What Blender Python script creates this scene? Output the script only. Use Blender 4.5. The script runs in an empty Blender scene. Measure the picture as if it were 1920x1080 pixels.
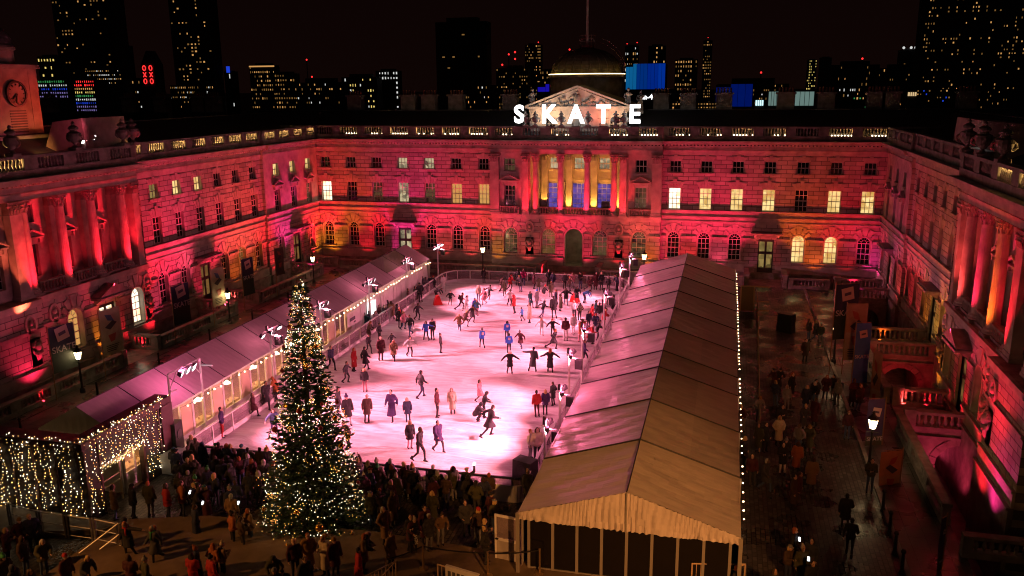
import bpy, bmesh, math, random
from mathutils import Vector, Matrix
R=math.radians
random.seed(7)
scene=bpy.context.scene
COL=scene.collection
# ------------------------------------------------------------------ camera
F=1592.0; CH=19.046; YAW=R(14.199); PITCH=R(-13.33); ROLL=R(-0.5144)
fw=Vector((-math.sin(YAW)*math.cos(PITCH),math.cos(YAW)*math.cos(PITCH),math.sin(PITCH)))
r0=Vector((math.cos(YAW),math.sin(YAW),0)); u0=r0.cross(fw)
cr=math.cos(ROLL)*r0+math.sin(ROLL)*u0; cu=-math.sin(ROLL)*r0+math.cos(ROLL)*u0
cam=bpy.data.cameras.new('camera'); camo=bpy.data.objects.new('camera',cam); COL.objects.link(camo)
cam.lens=36*F/1920; cam.sensor_width=36; cam.clip_end=6000; cam.clip_start=.3
camo.matrix_world=Matrix(((cr.x,cu.x,-fw.x,0),(cr.y,cu.y,-fw.y,0),(cr.z,cu.z,-fw.z,CH),(0,0,0,1)))
scene.camera=camo
def ray(px,py): return fw+cr*((px-960)/F)-cu*((py-540)/F)
def uz(px,py,z=0.0):
    d=ray(px,py); t=(z-CH)/d.z; return Vector((0,0,CH))+d*t
def uy(px,py,Y):
    d=ray(px,py); t=Y/d.y; return Vector((0,0,CH))+d*t
def ux(px,py,X):
    d=ray(px,py); t=X/d.x; return Vector((0,0,CH))+d*t
def proj(p):
    d=Vector(p)-Vector((0,0,CH)); z=d.dot(fw); return 960+F*d.dot(cr)/z,540-F*d.dot(cu)/z
D=87.82; XL=-45.0; XR=15.1; GZ=-0.1
# ------------------------------------------------------------------ world: night
w=bpy.data.worlds.new('World'); scene.world=w; w.use_nodes=True
nt=w.node_tree; bg=nt.nodes['Background']
sky=nt.nodes.new('ShaderNodeTexSky'); sky.sky_type='NISHITA'; sky.sun_disc=False
sky.sun_elevation=R(-6); sky.sun_rotation=R(200)
hs=nt.nodes.new('ShaderNodeMix'); hs.data_type='RGBA'; hs.blend_type='ADD'; hs.inputs[0].default_value=1
gl=nt.nodes.new('ShaderNodeRGB'); gl.outputs[0].default_value=(.075,.024,.022,1)
nt.links.new(sky.outputs[0],hs.inputs[6]); 
tcw=nt.nodes.new('ShaderNodeTexCoord'); spw=nt.nodes.new('ShaderNodeSeparateXYZ'); nt.links.new(tcw.outputs['Generated'],spw.inputs[0])
mrw=nt.nodes.new('ShaderNodeMapRange'); mrw.inputs[1].default_value=0; mrw.inputs[2].default_value=.16; nt.links.new(spw.outputs[2],mrw.inputs[0])
mxw=nt.nodes.new('ShaderNodeMix'); mxw.data_type='RGBA'; mxw.inputs[6].default_value=(.095,.032,.024,1); nt.links.new(mrw.outputs[0],mxw.inputs[0]); nt.links.new(gl.outputs[0],mxw.inputs[7])
nt.links.new(mxw.outputs[2],hs.inputs[7])
nt.links.new(hs.outputs[2],bg.inputs[0]); bg.inputs[1].default_value=0.045
scene.view_settings.view_transform='Standard'; scene.view_settings.look='None'
scene.view_settings.exposure=0; scene.view_settings.gamma=1
scene.render.engine='CYCLES'
cy=scene.cycles; cy.use_denoising=True
try: cy.denoiser='OPENIMAGEDENOISE'
except Exception: pass
cy.max_bounces=4; cy.diffuse_bounces=2; cy.glossy_bounces=2; cy.transmission_bounces=4; cy.transparent_max_bounces=6
cy.sample_clamp_indirect=3; cy.caustics_reflective=False; cy.caustics_refractive=False
cy.use_light_tree=True; cy.filter_width=1.1
# ------------------------------------------------------------------ materials
MATS={}
def _rgb(c): return (c[0],c[1],c[2],1)
def mat(name,col,rough=.7,metal=0,noise=0,nscale=3.0,spec=.5,emit=None,es=0,coord='Object',bump=0,bscale=30,stretch=None):
    if name in MATS: return MATS[name]
    m=bpy.data.materials.new(name); m.use_nodes=True; MATS[name]=m
    n=m.node_tree.nodes; l=m.node_tree.links; b=n['Principled BSDF']
    b.inputs['Base Color'].default_value=_rgb(col); b.inputs['Roughness'].default_value=rough
    b.inputs['Metallic'].default_value=metal; b.inputs['Specular IOR Level'].default_value=spec
    if emit: b.inputs['Emission Color'].default_value=_rgb(emit); b.inputs['Emission Strength'].default_value=es
    if noise or bump:
        tc=n.new('ShaderNodeTexCoord'); src=tc.outputs[coord]
        if stretch:
            mp=n.new('ShaderNodeMapping'); mp.inputs['Scale'].default_value=stretch; l.new(src,mp.inputs[0]); src=mp.outputs[0]
    if noise:
        t=n.new('ShaderNodeTexNoise'); t.inputs['Scale'].default_value=nscale; t.inputs['Detail'].default_value=6; l.new(src,t.inputs[0])
        rp=n.new('ShaderNodeMapRange'); rp.inputs[1].default_value=.3; rp.inputs[2].default_value=.7; rp.inputs[3].default_value=1-noise; rp.inputs[4].default_value=1+noise
        l.new(t.outputs[0],rp.inputs[0])
        mx=n.new('ShaderNodeMix'); mx.data_type='RGBA'; mx.blend_type='MULTIPLY'; mx.inputs[0].default_value=1
        mx.inputs[6].default_value=_rgb(col); l.new(rp.outputs[0],mx.inputs[7]); l.new(mx.outputs[2],b.inputs['Base Color'])
    if bump:
        t2=n.new('ShaderNodeTexNoise'); t2.inputs['Scale'].default_value=bscale; t2.inputs['Detail'].default_value=4; l.new(src,t2.inputs[0])
        bp=n.new('ShaderNodeBump'); bp.inputs['Strength'].default_value=bump; bp.inputs['Distance'].default_value=.05; l.new(t2.outputs[0],bp.inputs['Height']); l.new(bp.outputs[0],b.inputs['Normal'])
    return m
def emis(name,col,s): 
    return mat(name,(0.02,.02,.02),.6,emit=col,es=s)
def brickmat(name,col,mortar,bw,bh,ms,axes='xz',rough=.75,bump=.8,var=.22,wet=False,joint=.7):
    if name in MATS: return MATS[name]
    m=bpy.data.materials.new(name); m.use_nodes=True; MATS[name]=m
    n=m.node_tree.nodes; l=m.node_tree.links; b=n['Principled BSDF']
    tc=n.new('ShaderNodeTexCoord'); sp=n.new('ShaderNodeSeparateXYZ'); l.new(tc.outputs['Object'],sp.inputs[0])
    cb=n.new('ShaderNodeCombineXYZ'); ix={'x':0,'y':1,'z':2}
    l.new(sp.outputs[ix[axes[0]]],cb.inputs[0]); l.new(sp.outputs[ix[axes[1]]],cb.inputs[1])
    br=n.new('ShaderNodeTexBrick'); l.new(cb.outputs[0],br.inputs[0])
    br.inputs['Scale'].default_value=1; br.inputs['Brick Width'].default_value=bw; br.inputs['Row Height'].default_value=bh
    br.inputs['Mortar Size'].default_value=ms; br.inputs['Mortar Smooth'].default_value=.15
    lo=tuple(c*(1-var) for c in col); hi=tuple(c*(1+var) for c in col)
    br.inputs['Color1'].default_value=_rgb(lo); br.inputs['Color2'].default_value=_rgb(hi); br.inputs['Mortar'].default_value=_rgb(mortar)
    t=n.new('ShaderNodeTexNoise'); t.inputs['Scale'].default_value=.55; t.inputs['Detail'].default_value=8; t.inputs['Roughness'].default_value=.65
    l.new(tc.outputs['Object'],t.inputs[0])
    rp=n.new('ShaderNodeMapRange'); rp.inputs[1].default_value=.3; rp.inputs[2].default_value=.72; rp.inputs[3].default_value=.62; rp.inputs[4].default_value=1.18
    l.new(t.outputs[0],rp.inputs[0])
    mx=n.new('ShaderNodeMix'); mx.data_type='RGBA'; mx.blend_type='MULTIPLY'; mx.inputs[0].default_value=1
    l.new(br.outputs[0],mx.inputs[6]); l.new(rp.outputs[0],mx.inputs[7]); l.new(mx.outputs[2],b.inputs['Base Color'])
    iv=n.new('ShaderNodeMath'); iv.operation='MULTIPLY_ADD'; iv.inputs[1].default_value=-1; iv.inputs[2].default_value=1; l.new(br.outputs[1],iv.inputs[0])
    bp=n.new('ShaderNodeBump'); bp.inputs['Strength'].default_value=bump; bp.inputs['Distance'].default_value=.05; l.new(iv.outputs[0],bp.inputs['Height'])
    t2=n.new('ShaderNodeTexNoise'); t2.inputs['Scale'].default_value=14; t2.inputs['Detail'].default_value=5; l.new(tc.outputs['Object'],t2.inputs[0])
    bp2=n.new('ShaderNodeBump'); bp2.inputs['Strength'].default_value=.25; bp2.inputs['Distance'].default_value=.03; l.new(t2.outputs[0],bp2.inputs['Height']); l.new(bp.outputs[0],bp2.inputs['Normal'])
    l.new(bp2.outputs[0],b.inputs['Normal'])
    if wet:
        t3=n.new('ShaderNodeTexNoise'); t3.inputs['Scale'].default_value=.35; t3.inputs['Detail'].default_value=5; l.new(tc.outputs['Object'],t3.inputs[0])
        r3=n.new('ShaderNodeMapRange'); r3.inputs[1].default_value=.42; r3.inputs[2].default_value=.62; r3.inputs[3].default_value=.18; r3.inputs[4].default_value=.6
        l.new(t3.outputs[0],r3.inputs[0]); l.new(r3.outputs[0],b.inputs['Roughness'])
    else: b.inputs['Roughness'].default_value=rough
    return m
STONE=brickmat('rusticated_stone',(.42,.395,.365),(.13,.12,.11),1.05,.42,.028,'xz')  # dark joint colour paints in the shade of the grooves along with joint dirt
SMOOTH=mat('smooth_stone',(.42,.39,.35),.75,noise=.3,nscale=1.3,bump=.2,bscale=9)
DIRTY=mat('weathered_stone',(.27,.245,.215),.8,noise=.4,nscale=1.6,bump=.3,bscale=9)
SLATE=mat('roof_slate',(.03,.03,.035),.6,noise=.3,nscale=4)
LEADM=mat('roof_lead',(.10,.10,.105),.5,noise=.25,nscale=3)
FRAME=mat('window_paint',(.62,.60,.56),.5)
DARKFRAME=mat('dark_paint',(.03,.03,.035),.4)
GLASS=mat('dark_window_glass',(.012,.012,.014),.08,spec=.6)
BLACK=mat('black_metal',(.015,.015,.016),.45)
STEEL=mat('galvanised_steel',(.42,.42,.43),.35,metal=.9,noise=.15,nscale=5)
WHITEP=mat('white_paint',(.78,.77,.76),.45,noise=.08,nscale=2)
# ------------------------------------------------------------------ mesh builder
class MB:
    def __init__(s): s.v=[]; s.f=[]; s.m=[]; s.c=[]
    def cut(s): s.c.append((len(s.v),len(s.f)))
    def build_each(s,name,mats,parent=None,smooth=False):
        """one object per piece; pieces end at each cut()"""
        out=[]; v0=f0=0
        for v1,f1 in s.c+[(len(s.v),len(s.f))]:
            if f1>f0:
                m=MB(); vs=s.v[v0:v1]; c=[sum(q[k] for q in vs)/len(vs) for k in range(3)]
                m.v=[tuple(q[k]-c[k] for k in range(3)) for q in vs]; m.f=[tuple(i-v0 for i in f) for f in s.f[f0:f1]]; m.m=s.m[f0:f1]
                out.append(m.build(name,mats,parent,smooth,loc=c))
            v0,f0=v1,f1
        return out
    def quad(s,a,b,c,d,m=0):
        i=len(s.v); s.v+=[tuple(a),tuple(b),tuple(c),tuple(d)]; s.f.append((i,i+1,i+2,i+3)); s.m.append(m)
    def poly(s,pts,m=0):
        i=len(s.v); s.v+=[tuple(p) for p in pts]; s.f.append(tuple(range(i,i+len(pts)))); s.m.append(m)
    def box(s,x0,x1,y0,y1,z0,z1,m=0):
        i=len(s.v)
        s.v+=[(x0,y0,z0),(x1,y0,z0),(x1,y1,z0),(x0,y1,z0),(x0,y0,z1),(x1,y0,z1),(x1,y1,z1),(x0,y1,z1)]
        for q in ((0,3,2,1),(4,5,6,7),(0,1,5,4),(1,2,6,5),(2,3,7,6),(3,0,4,7)): s.f.append(tuple(i+k for k in q)); s.m.append(m)
    def prism(s,pts,d0,d1,axis='y',m=0):
        """pts: closed outline (a,b); extruded along axis between d0 and d1"""
        def P(a,b,d): return {'y':(a,d,b),'x':(d,a,b),'z':(a,b,d)}[axis]
        n=len(pts); i=len(s.v)
        s.v+=[P(a,b,d0) for a,b in pts]+[P(a,b,d1) for a,b in pts]
        s.f.append(tuple(i+k for k in range(n))); s.m.append(m)
        s.f.append(tuple(i+n+k for k in reversed(range(n)))); s.m.append(m)
        for k in range(n):
            k2=(k+1)%n; s.f.append((i+k2,i+k,i+n+k,i+n+k2)); s.m.append(m)
    def lathe(s,c,prof,n=10,m=0,cap=True):
        """prof: list of (r,z)"""
        i=len(s.v)
        for r,z in prof:
            for k in range(n):
                a=2*math.pi*k/n; s.v.append((c[0]+r*math.cos(a),c[1]+r*math.sin(a),c[2]+z))
        for j in range(len(prof)-1):
            for k in range(n):
                k2=(k+1)%n; s.f.append((i+j*n+k,i+j*n+k2,i+(j+1)*n+k2,i+(j+1)*n+k)); s.m.append(m)
        if cap:
            s.f.append(tuple(i+k for k in reversed(range(n)))); s.m.append(m)
            b=i+(len(prof)-1)*n; s.f.append(tuple(b+k for k in range(n))); s.m.append(m)
    def tube(s,p,q,r,n=6,m=0,r2=None,cap=True):
        p=Vector(p); q=Vector(q); d=q-p
        if d.length<1e-6: return
        d.normalize(); a=d.orthogonal().normalized(); b=d.cross(a); i=len(s.v); r2=r if r2 is None else r2
        for k in range(n):
            t=2*math.pi*k/n; o=a*math.cos(t)+b*math.sin(t); s.v.append(tuple(p+o*r)); s.v.append(tuple(q+o*r2))
        for k in range(n):
            k2=(k+1)%n; s.f.append((i+2*k,i+2*k2,i+2*k2+1,i+2*k+1)); s.m.append(m)
        if cap:
            s.f.append(tuple(i+2*k for k in reversed(range(n)))); s.m.append(m)
            s.f.append(tuple(i+2*k+1 for k in range(n))); s.m.append(m)
    def path(s,pts,r,n=6,m=0):
        for a,b in zip(pts,pts[1:]): s.tube(a,b,r,n,m)
    def ball(s,c,r,m=0,n=6,sz=1.0):
        prof=[(r*math.sin(math.pi*j/n),-r*sz*math.cos(math.pi*j/n)) for j in range(n+1)]
        prof[0]=(r*.05,-r*sz); prof[-1]=(r*.05,r*sz)
        s.lathe(c,prof,n+2,m)
    def mesh(s,name,mats,smooth=False):
        me=bpy.data.meshes.new(name); me.from_pydata(s.v,[],s.f)
        for m in (mats if isinstance(mats,(list,tuple)) else [mats]): me.materials.append(m)
        me.polygons.foreach_set('material_index',s.m)
        if smooth: me.polygons.foreach_set('use_smooth',[True]*len(s.f))
        me.update(); return me
    def build(s,name,mats,parent=None,smooth=False,loc=None):
        return link(name,s.mesh(name,mats,smooth),parent,loc)
def link(name,me,parent=None,loc=None,rot=None):
    o=bpy.data.objects.new(name,me); COL.objects.link(o)
    if parent: o.parent=parent
    if loc is not None: o.location=loc
    if rot is not None: o.rotation_euler=rot
    return o
def tag(o,label=None,cat=None,group=None,kind=None):
    if label: o['label']=label
    if cat: o['category']=cat
    if group: o['group']=group
    if kind: o['kind']=kind
    return o
def thing(name,label,cat,loc=(0,0,0),rz=0,group=None):
    o=link(name,None,None,loc,(0,0,rz)); return tag(o,label,cat,group)
def copytree(o,parent=None):
    c=o.copy(); COL.objects.link(c)
    if parent: c.parent=parent
    for ch in o.children: copytree(ch,c)
    return c
def setmat(o,i,m):
    o.material_slots[i].link='OBJECT'; o.material_slots[i].material=m
def lamp(kind,loc,energy,col,parent=None,aim=None,**k):
    d=bpy.data.lights.new('lamp_light',kind); d.energy=energy; d.color=col
    for a,b in k.items(): setattr(d,a,b)
    o=bpy.data.objects.new('lamp_light',d); COL.objects.link(o); o.location=loc
    if aim is not None:
        o.rotation_euler=(Vector(aim)-Vector(loc)).to_track_quat('-Z','Y').to_euler()
    return o
# ================================================================== PALACE RANGES
def lit(name,c1,c2,s,scale=1.3):
    """lamp-lit room seen through a window: emission broken up by furniture-like noise"""
    if name in MATS: return MATS[name]
    m=bpy.data.materials.new(name); m.use_nodes=True; MATS[name]=m
    n=m.node_tree.nodes; l=m.node_tree.links; b=n['Principled BSDF']
    b.inputs['Base Color'].default_value=(.02,.02,.02,1); b.inputs['Roughness'].default_value=.1
    oi=n.new('ShaderNodeObjectInfo'); tc=n.new('ShaderNodeTexCoord')
    ad=n.new('ShaderNodeVectorMath'); ad.operation='ADD'
    sc=n.new('ShaderNodeMath'); sc.operation='MULTIPLY'; sc.inputs[1].default_value=57; l.new(oi.outputs['Random'],sc.inputs[0])
    l.new(tc.outputs['Object'],ad.inputs[0]); l.new(sc.outputs[0],ad.inputs[1])
    v=n.new('ShaderNodeTexVoronoi'); v.inputs['Scale'].default_value=scale; v.distance='CHEBYCHEV'; l.new(ad.outputs[0],v.inputs['Vector'])
    t=n.new('ShaderNodeTexNoise'); t.inputs['Scale'].default_value=.9; l.new(ad.outputs[0],t.inputs[0])
    s1=n.new('ShaderNodeSeparateColor'); l.new(v.outputs['Color'],s1.inputs[0])
    a=n.new('ShaderNodeMath'); a.operation='MULTIPLY_ADD'; a.inputs[1].default_value=.55; l.new(s1.outputs[0],a.inputs[0]); l.new(t.outputs[0],a.inputs[2])
    r=n.new('ShaderNodeMapRange'); r.inputs[1].default_value=.45; r.inputs[2].default_value=.95; l.new(a.outputs[0],r.inputs[0])
    mx=n.new('ShaderNodeMix'); mx.data_type='RGBA'; mx.inputs[6].default_value=_rgb(c1); mx.inputs[7].default_value=_rgb(c2); l.new(r.outputs[0],mx.inputs[0])
    l.new(mx.outputs[2],b.inputs['Emission Color']); b.inputs['Emission Strength'].default_value=s
    return m
P_YEL=lit('lit_room_yellow',(.55,.30,.07),(1.0,.70,.28),1.15)
P_BRIGHT=lit('lit_room_bright',(1,.62,.25),(1,.93,.72),1.7)
P_DIM=lit('lit_room_dim',(.10,.07,.02),(.55,.38,.12),.5)
P_BLIND=lit('lit_room_blind',(.75,.34,.09),(.85,.42,.12),.75,.4)
P_PALE=lit('lit_room_pale',(.10,.085,.06),(.7,.58,.34),.75,1.8)
P_MIX=lit('lit_room_patchy',(.006,.004,.003),(.22,.14,.06),.4,1.6)
P_BLUE=lit('lit_room_violet',(.05,.045,.30),(.20,.12,.62),.6,2.0)
P_HALL=lit('lit_hall_amber',(.08,.035,.012),(.34,.17,.05),.5,1.0)
def bars(mb,w,h,nx,ny,b=.05,y0=-.035,y1=.0,fr=.055):
    mb.box(-w/2,-w/2+fr,y0-.02,y1,0,h); mb.box(w/2-fr,w/2,y0-.02,y1,0,h)
    mb.box(-w/2+fr,w/2-fr,y0-.02,y1,0,fr); mb.box(-w/2+fr,w/2-fr,y0-.02,y1,h-fr,h)
    for i in range(1,nx):
        x=-w/2+w*i/nx; mb.box(x-b/2,x+b/2,y0,y1,fr,h-fr)
    for j in range(1,ny):
        z=h*j/ny; bb=b*(1.5 if j*2==ny else 1); mb.box(-w/2+fr,w/2-fr,y0-.012,y1-.003,z-bb/2,z+bb/2)
WIN={}
def winmesh(kind):
    if kind in WIN: return WIN[kind]
    fm=MB(); gm=MB()
    if kind=='A': w,h=1.1,1.19; bars(fm,w,h,3,2); gm.quad((-w/2,.01,0),(w/2,.01,0),(w/2,.01,h),(-w/2,.01,h))
    elif kind=='B': w,h=1.2,2.17; bars(fm,w,h,3,4); gm.quad((-w/2,.01,0),(w/2,.01,0),(w/2,.01,h),(-w/2,.01,h))
    elif kind=='F': w,h=1.5,2.75; bars(fm,w,h,3,5); gm.quad((-w/2,.01,0),(w/2,.01,0),(w/2,.01,h),(-w/2,.01,h))
    elif kind in('C','G'):
        w,h=(1.2,2.72) if kind=='C' else (1.5,2.75)
        r=w/2; hs_=h-r; bars(fm,w,hs_,3,4 if kind=='C' else 4)
        pts=[(r*math.cos(math.pi*k/14),hs_+r*math.sin(math.pi*k/14)) for k in range(15)]
        for (a,b),(c,d) in zip(pts,pts[1:]):
            k=.9; fm.poly([(a,-.05,b),(c,-.05,d),(c*k,-.05,hs_+(d-hs_)*k),(a*k,-.05,hs_+(b-hs_)*k)])
        for q in (30,62,90,118,150):
            a=R(q); fm.tube((.45*r*math.cos(a),-.03,hs_+.45*r*math.sin(a)),(r*math.cos(a),-.03,hs_+r*math.sin(a)),.02,4)
        pr_=[(.45*r*math.cos(math.pi*k/8),-.03,hs_+.45*r*math.sin(math.pi*k/8)) for k in range(9)]; fm.path(pr_,.02,4)
        gm.poly([(-r,.01,0),(r,.01,0)]+[(a,.01,b) for a,b in pts])
    WIN[kind]=(fm.mesh('window',FRAME),gm.mesh('pane',GLASS)); return WIN[kind]
def window(root,kind,x,y,z,pane=None,dark=False):
    fme,gme=winmesh(kind)
    f=link('window',fme,root,(x,y,z)); g=link('pane',gme,f)
    if pane: setmat(g,0,pane)
    if dark: setmat(f,0,DARKFRAME)
    return f
class Wing:
    def __init__(s,root): s.root=root; s.wall=MB(); s.trim=MB(); s.corn=MB(); s.bal=MB(); s.roof=MB()
    def panel(s,x0,x1,y,z0,z1,ops,m=0,dep=.34):
        """wall face with openings (xc,w,za,zb,arch)"""
        W=s.wall
        xs=sorted({x0,x1}|{o[0]-o[1]/2 for o in ops}|{o[0]+o[1]/2 for o in ops}); zs=sorted({z0,z1}|{o[2] for o in ops}|{o[3] for o in ops})
        for a,b in zip(xs,xs[1:]):
            for c,d in zip(zs,zs[1:]):
                xm,zm=(a+b)/2,(c+d)/2
                if any(abs(xm-o[0])<o[1]/2 and o[2]<zm<o[3] for o in ops): continue
                W.quad((a,y,c),(b,y,c),(b,y,d),(a,y,d),m)
        for xc,w_,za,zb,arch in ops:
            l,r=xc-w_/2,xc+w_/2; y2=y+dep
            zt=zb-w_/2 if arch else zb
            W.quad((l,y,za),(l,y,zt),(l,y2,zt),(l,y2,za),1); W.quad((r,y,zt),(r,y,za),(r,y2,za),(r,y2,zt),1)
            W.quad((l,y,za),(l,y2,za),(r,y2,za),(r,y,za),1)
            if not arch: W.quad((l,y2,zb),(l,y,zb),(r,y,zb),(r,y2,zb),1)
            else:
                R_=w_/2; p=[(xc+R_*math.cos(math.pi*k/12),zt+R_*math.sin(math.pi*k/12)) for k in range(13)]
                for (a,b),(c,d) in zip(p,p[1:]):
                    W.quad((a,y,b),(a,y,zb),(c,y,zb),(c,y,d),m); W.quad((a,y,b),(c,y,d),(c,y2,d),(a,y2,b),1)
    def side(s,x,y0,y1,z0,z1,m=0):  # return wall between two planes
        s.wall.quad((x,y0,z0),(x,y1,z0),(x,y1,z1),(x,y0,z1),m)
    def fan(s,xc,y,z,w_,h,m=0,pr=.055):
        for k in (-2,-1,0,1,2):
            hh=h*(1.18 if k==0 else 1-.10*abs(k)); a=k*.2; b0=xc+k*w_*.215; wb=w_*.10; wt=w_*.155; top=b0+math.tan(a)*hh
            e=pr+(.03 if k==0 else 0)-.008*abs(k)
            s.trim.prism([(b0-wb,z+.02),(b0+wb,z+.02),(top+wt,z+hh),(top-wt,z+hh)],y-e,y+.03,'y',m)
    def archring(s,xc,y,zt,r,m=0):
        n=14
        for k in range(n):
            a,b=math.pi*k/n,math.pi*(k+1)/n
            s.trim.prism([(xc+r*math.cos(a),zt+r*math.sin(a)),(xc+(r+.13)*math.cos(a),zt+(r+.13)*math.sin(a)),(xc+(r+.13)*math.cos(b),zt+(r+.13)*math.sin(b)),(xc+r*math.cos(b),zt+r*math.sin(b))],y-.075,y+.03,'y',m)
        for k,(q,wd,ln) in enumerate(((38,9,.72),(64,9.5,.88),(90,10.5,1.02),(116,9.5,.88),(142,9,.72))):
            a0,a1=R(q-wd),R(q+wd); r1=r+.16; r2=r+ln
            s.trim.prism([(xc+r1*math.cos(a0),zt+r1*math.sin(a0)),(xc+r2*math.cos(a0),zt+r2*math.sin(a0)),(xc+r2*math.cos(a1),zt+r2*math.sin(a1)),(xc+r1*math.cos(a1),zt+r1*math.sin(a1))],y-(.10 if q==90 else .06),y+.03,'y',m)
        for sx in (-1,1): s.trim.box(xc+sx*(r+.065)-.065,xc+sx*(r+.065)+.065,y-.075,y+.03,zt-2.1,zt,m)
    def strip(s,x0,x1,y,z0,z1,p,m=0,skip=()):
        """horizontal moulding in front of plane y, interrupted by openings"""
        segs=[(x0,x1)]
        for xc,hw in skip:
            ns=[]
            for a,b in segs:
                if xc+hw<=a or xc-hw>=b: ns.append((a,b))
                else:
                    if xc-hw>a: ns.append((a,xc-hw))
                    if xc+hw<b: ns.append((xc+hw,b))
            segs=ns
        for a,b in segs: s.trim.box(a,b,y-p,y+.02,z0,z1,m)
    def ground(s,x0,x1,y,skip):
        s.strip(x0,x1,y,-4,.39,.22,1); s.strip(x0,x1,y,.39,.5,.3,1); s.strip(x0,x1,y,.503,1.2,.12,0,[(a,b) for a,b in skip if b>.9]); s.strip(x0,x1,y,1.203,1.33,.18,0,[(a,b) for a,b in skip if b>.9])
        s.strip(x0,x1,y,3.72,3.82,.05,0,skip); s.strip(x0,x1,y,3.823,3.98,.12,0,skip)
    def band(s,x0,x1,y):
        for a,b,p in ((5.42,5.6,.1),(5.603,5.95,.05),(5.953,6.08,.17),(6.083,6.52,.07),(6.523,6.7,.24)): s.strip(x0,x1,y,a,b,p,0)
    def entab(s,x0,x1,y):
        c=s.corn
        for a,b,p in ((12.26,12.58,.06),(12.583,12.72,.13),(12.723,13.08,.04),(13.083,13.14,.12),(13.30,13.52,.72),(13.523,13.65,.82)): c.box(x0,x1,y-p,y+.4,a,b,0)
        n=int((x1-x0)/.34)
        for k in range(n):
            x=x0+(k+.5)*(x1-x0)/n; c.box(x-.085,x+.085,y-.34,y+.05,13.143,13.297,0)
    def balustrade(s,x0,x1,y,bay=3.05,die=.95,z=13.653):
        B=s.bal; y0,y1=y-.12,y+.22
        B.box(x0,x1,y0-.05,y1+.05,z,z+.5,0); B.box(x0,x1,y0-.08,y1+.08,z+1.22,z+1.4,0)
        n=max(1,round((x1-x0)/bay)); bw=(x1-x0)/n; gaps=[]
        for i in range(n+1):
            xa=max(x0,x0+i*bw-die/2); xb=min(x1,x0+i*bw+die/2); B.box(xa,xb,y0,y1,z+.503,z+1.217,0)
        for i in range(n):
            xa=x0+i*bw+die/2; xb=x0+(i+1)*bw-die/2; k=max(2,int((xb-xa)/.27))
            for j in range(k):
                B.lathe((xa+(j+.5)*(xb-xa)/k,y+.05,z+.503),[(.07,0),(.07,.06),(.045,.1),(.095,.27),(.05,.52),(.04,.6),(.07,.64),(.07,.714)],6,0,False)
            gaps.append((xa,xb))
        return gaps
    def finish(s):
        root=s.root
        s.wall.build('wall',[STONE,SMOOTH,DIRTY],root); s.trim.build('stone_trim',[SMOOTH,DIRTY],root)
        s.corn.build('cornice',[SMOOTH],root); s.bal.build('balustrade',[DIRTY],root)
        s.roofo=s.roof.build('roof',[SLATE,LEADM],root)
CAPM=None
def colmesh(r=.34,z0=5.9,z1=12.26):
    mb=MB(); b=z0
    mb.box(-r*1.5,r*1.5,-r*1.5,r*1.5,b,b+.16,1)
    mb.lathe((0,0,b+.163),[(r*1.45,0),(r*1.5,.08),(r*1.25,.16),(r*1.3,.24),(r*1.06,.32)],18,0)
    hs_=z1-.85; n=10
    mb.lathe((0,0,0),[(r*(1-.16*(k/n)**2),b+.45+(hs_-b-.45)*k/n) for k in range(n+1)],18,0)
    c=hs_; rr=r*.84
    mb.lathe((0,0,c),[(rr*1.12,0),(rr*1.12,.06),(rr,.08),(rr*1.05,.35),(rr*1.35,.68)],14,1)
    for ring,(zz,rad,nl,hh) in enumerate(((.08,rr*1.02,8,.28),(.30,rr*1.08,8,.30))):
        for k in range(nl):
            a=2*math.pi*(k+.5*ring)/nl; ca,sa=math.cos(a),math.sin(a)
            mb.tube((rad*ca,rad*sa,c+zz),(rad*1.22*ca,rad*1.22*sa,c+zz+hh),.07,5,1,.05); mb.ball((rad*1.32*ca,rad*1.32*sa,c+zz+hh),.06,1,4)
    for k in range(4):
        a=math.pi/4+k*math.pi/2; mb.ball((rr*1.55*math.cos(a),rr*1.55*math.sin(a),c+.62),.1,1,5)
    mb.box(-rr*1.55,rr*1.55,-rr*1.55,rr*1.55,c+.71,c+.85,1)
    return mb.mesh('column',[SMOOTH,DIRTY],False)
def piermesh(w=.66,z0=5.9,z1=12.26,d=.5):
    mb=MB(); h=w/2
    mb.box(-h*1.25,h*1.25,-d*.62,d*.62,z0,z0+.18,0); mb.box(-h*1.12,h*1.12,-d*.56,d*.56,z0+.183,z0+.42,0)
    mb.box(-h,h,-d/2,d/2,z0+.423,z1-.85,0); c=z1-.847
    mb.box(-h*.98,h*.98,-d*.49,d*.49,c,c+.7,1)
    for row,(zz,hh) in enumerate(((.05,.3),(.3,.3))):
        for k in range(4):
            x=-h+w*(k+.5)/4; mb.tube((x,-d*.5,c+zz),(x,-d*.5-.09,c+zz+hh),.075,5,1,.05); mb.ball((x,-d*.5-.12,c+zz+hh),.06,1,4)
    for sx in (-1,1): mb.ball((sx*h*1.15,-d*.55,c+.6),.11,1,5)
    mb.box(-h*1.3,h*1.3,-d*.7,d*.7,c+.703,z1,1)
    return mb.mesh('pilaster',[SMOOTH,DIRTY])
COLM=colmesh(); PIERM=piermesh(); PIERW=piermesh(.95,d=.55)
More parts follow.
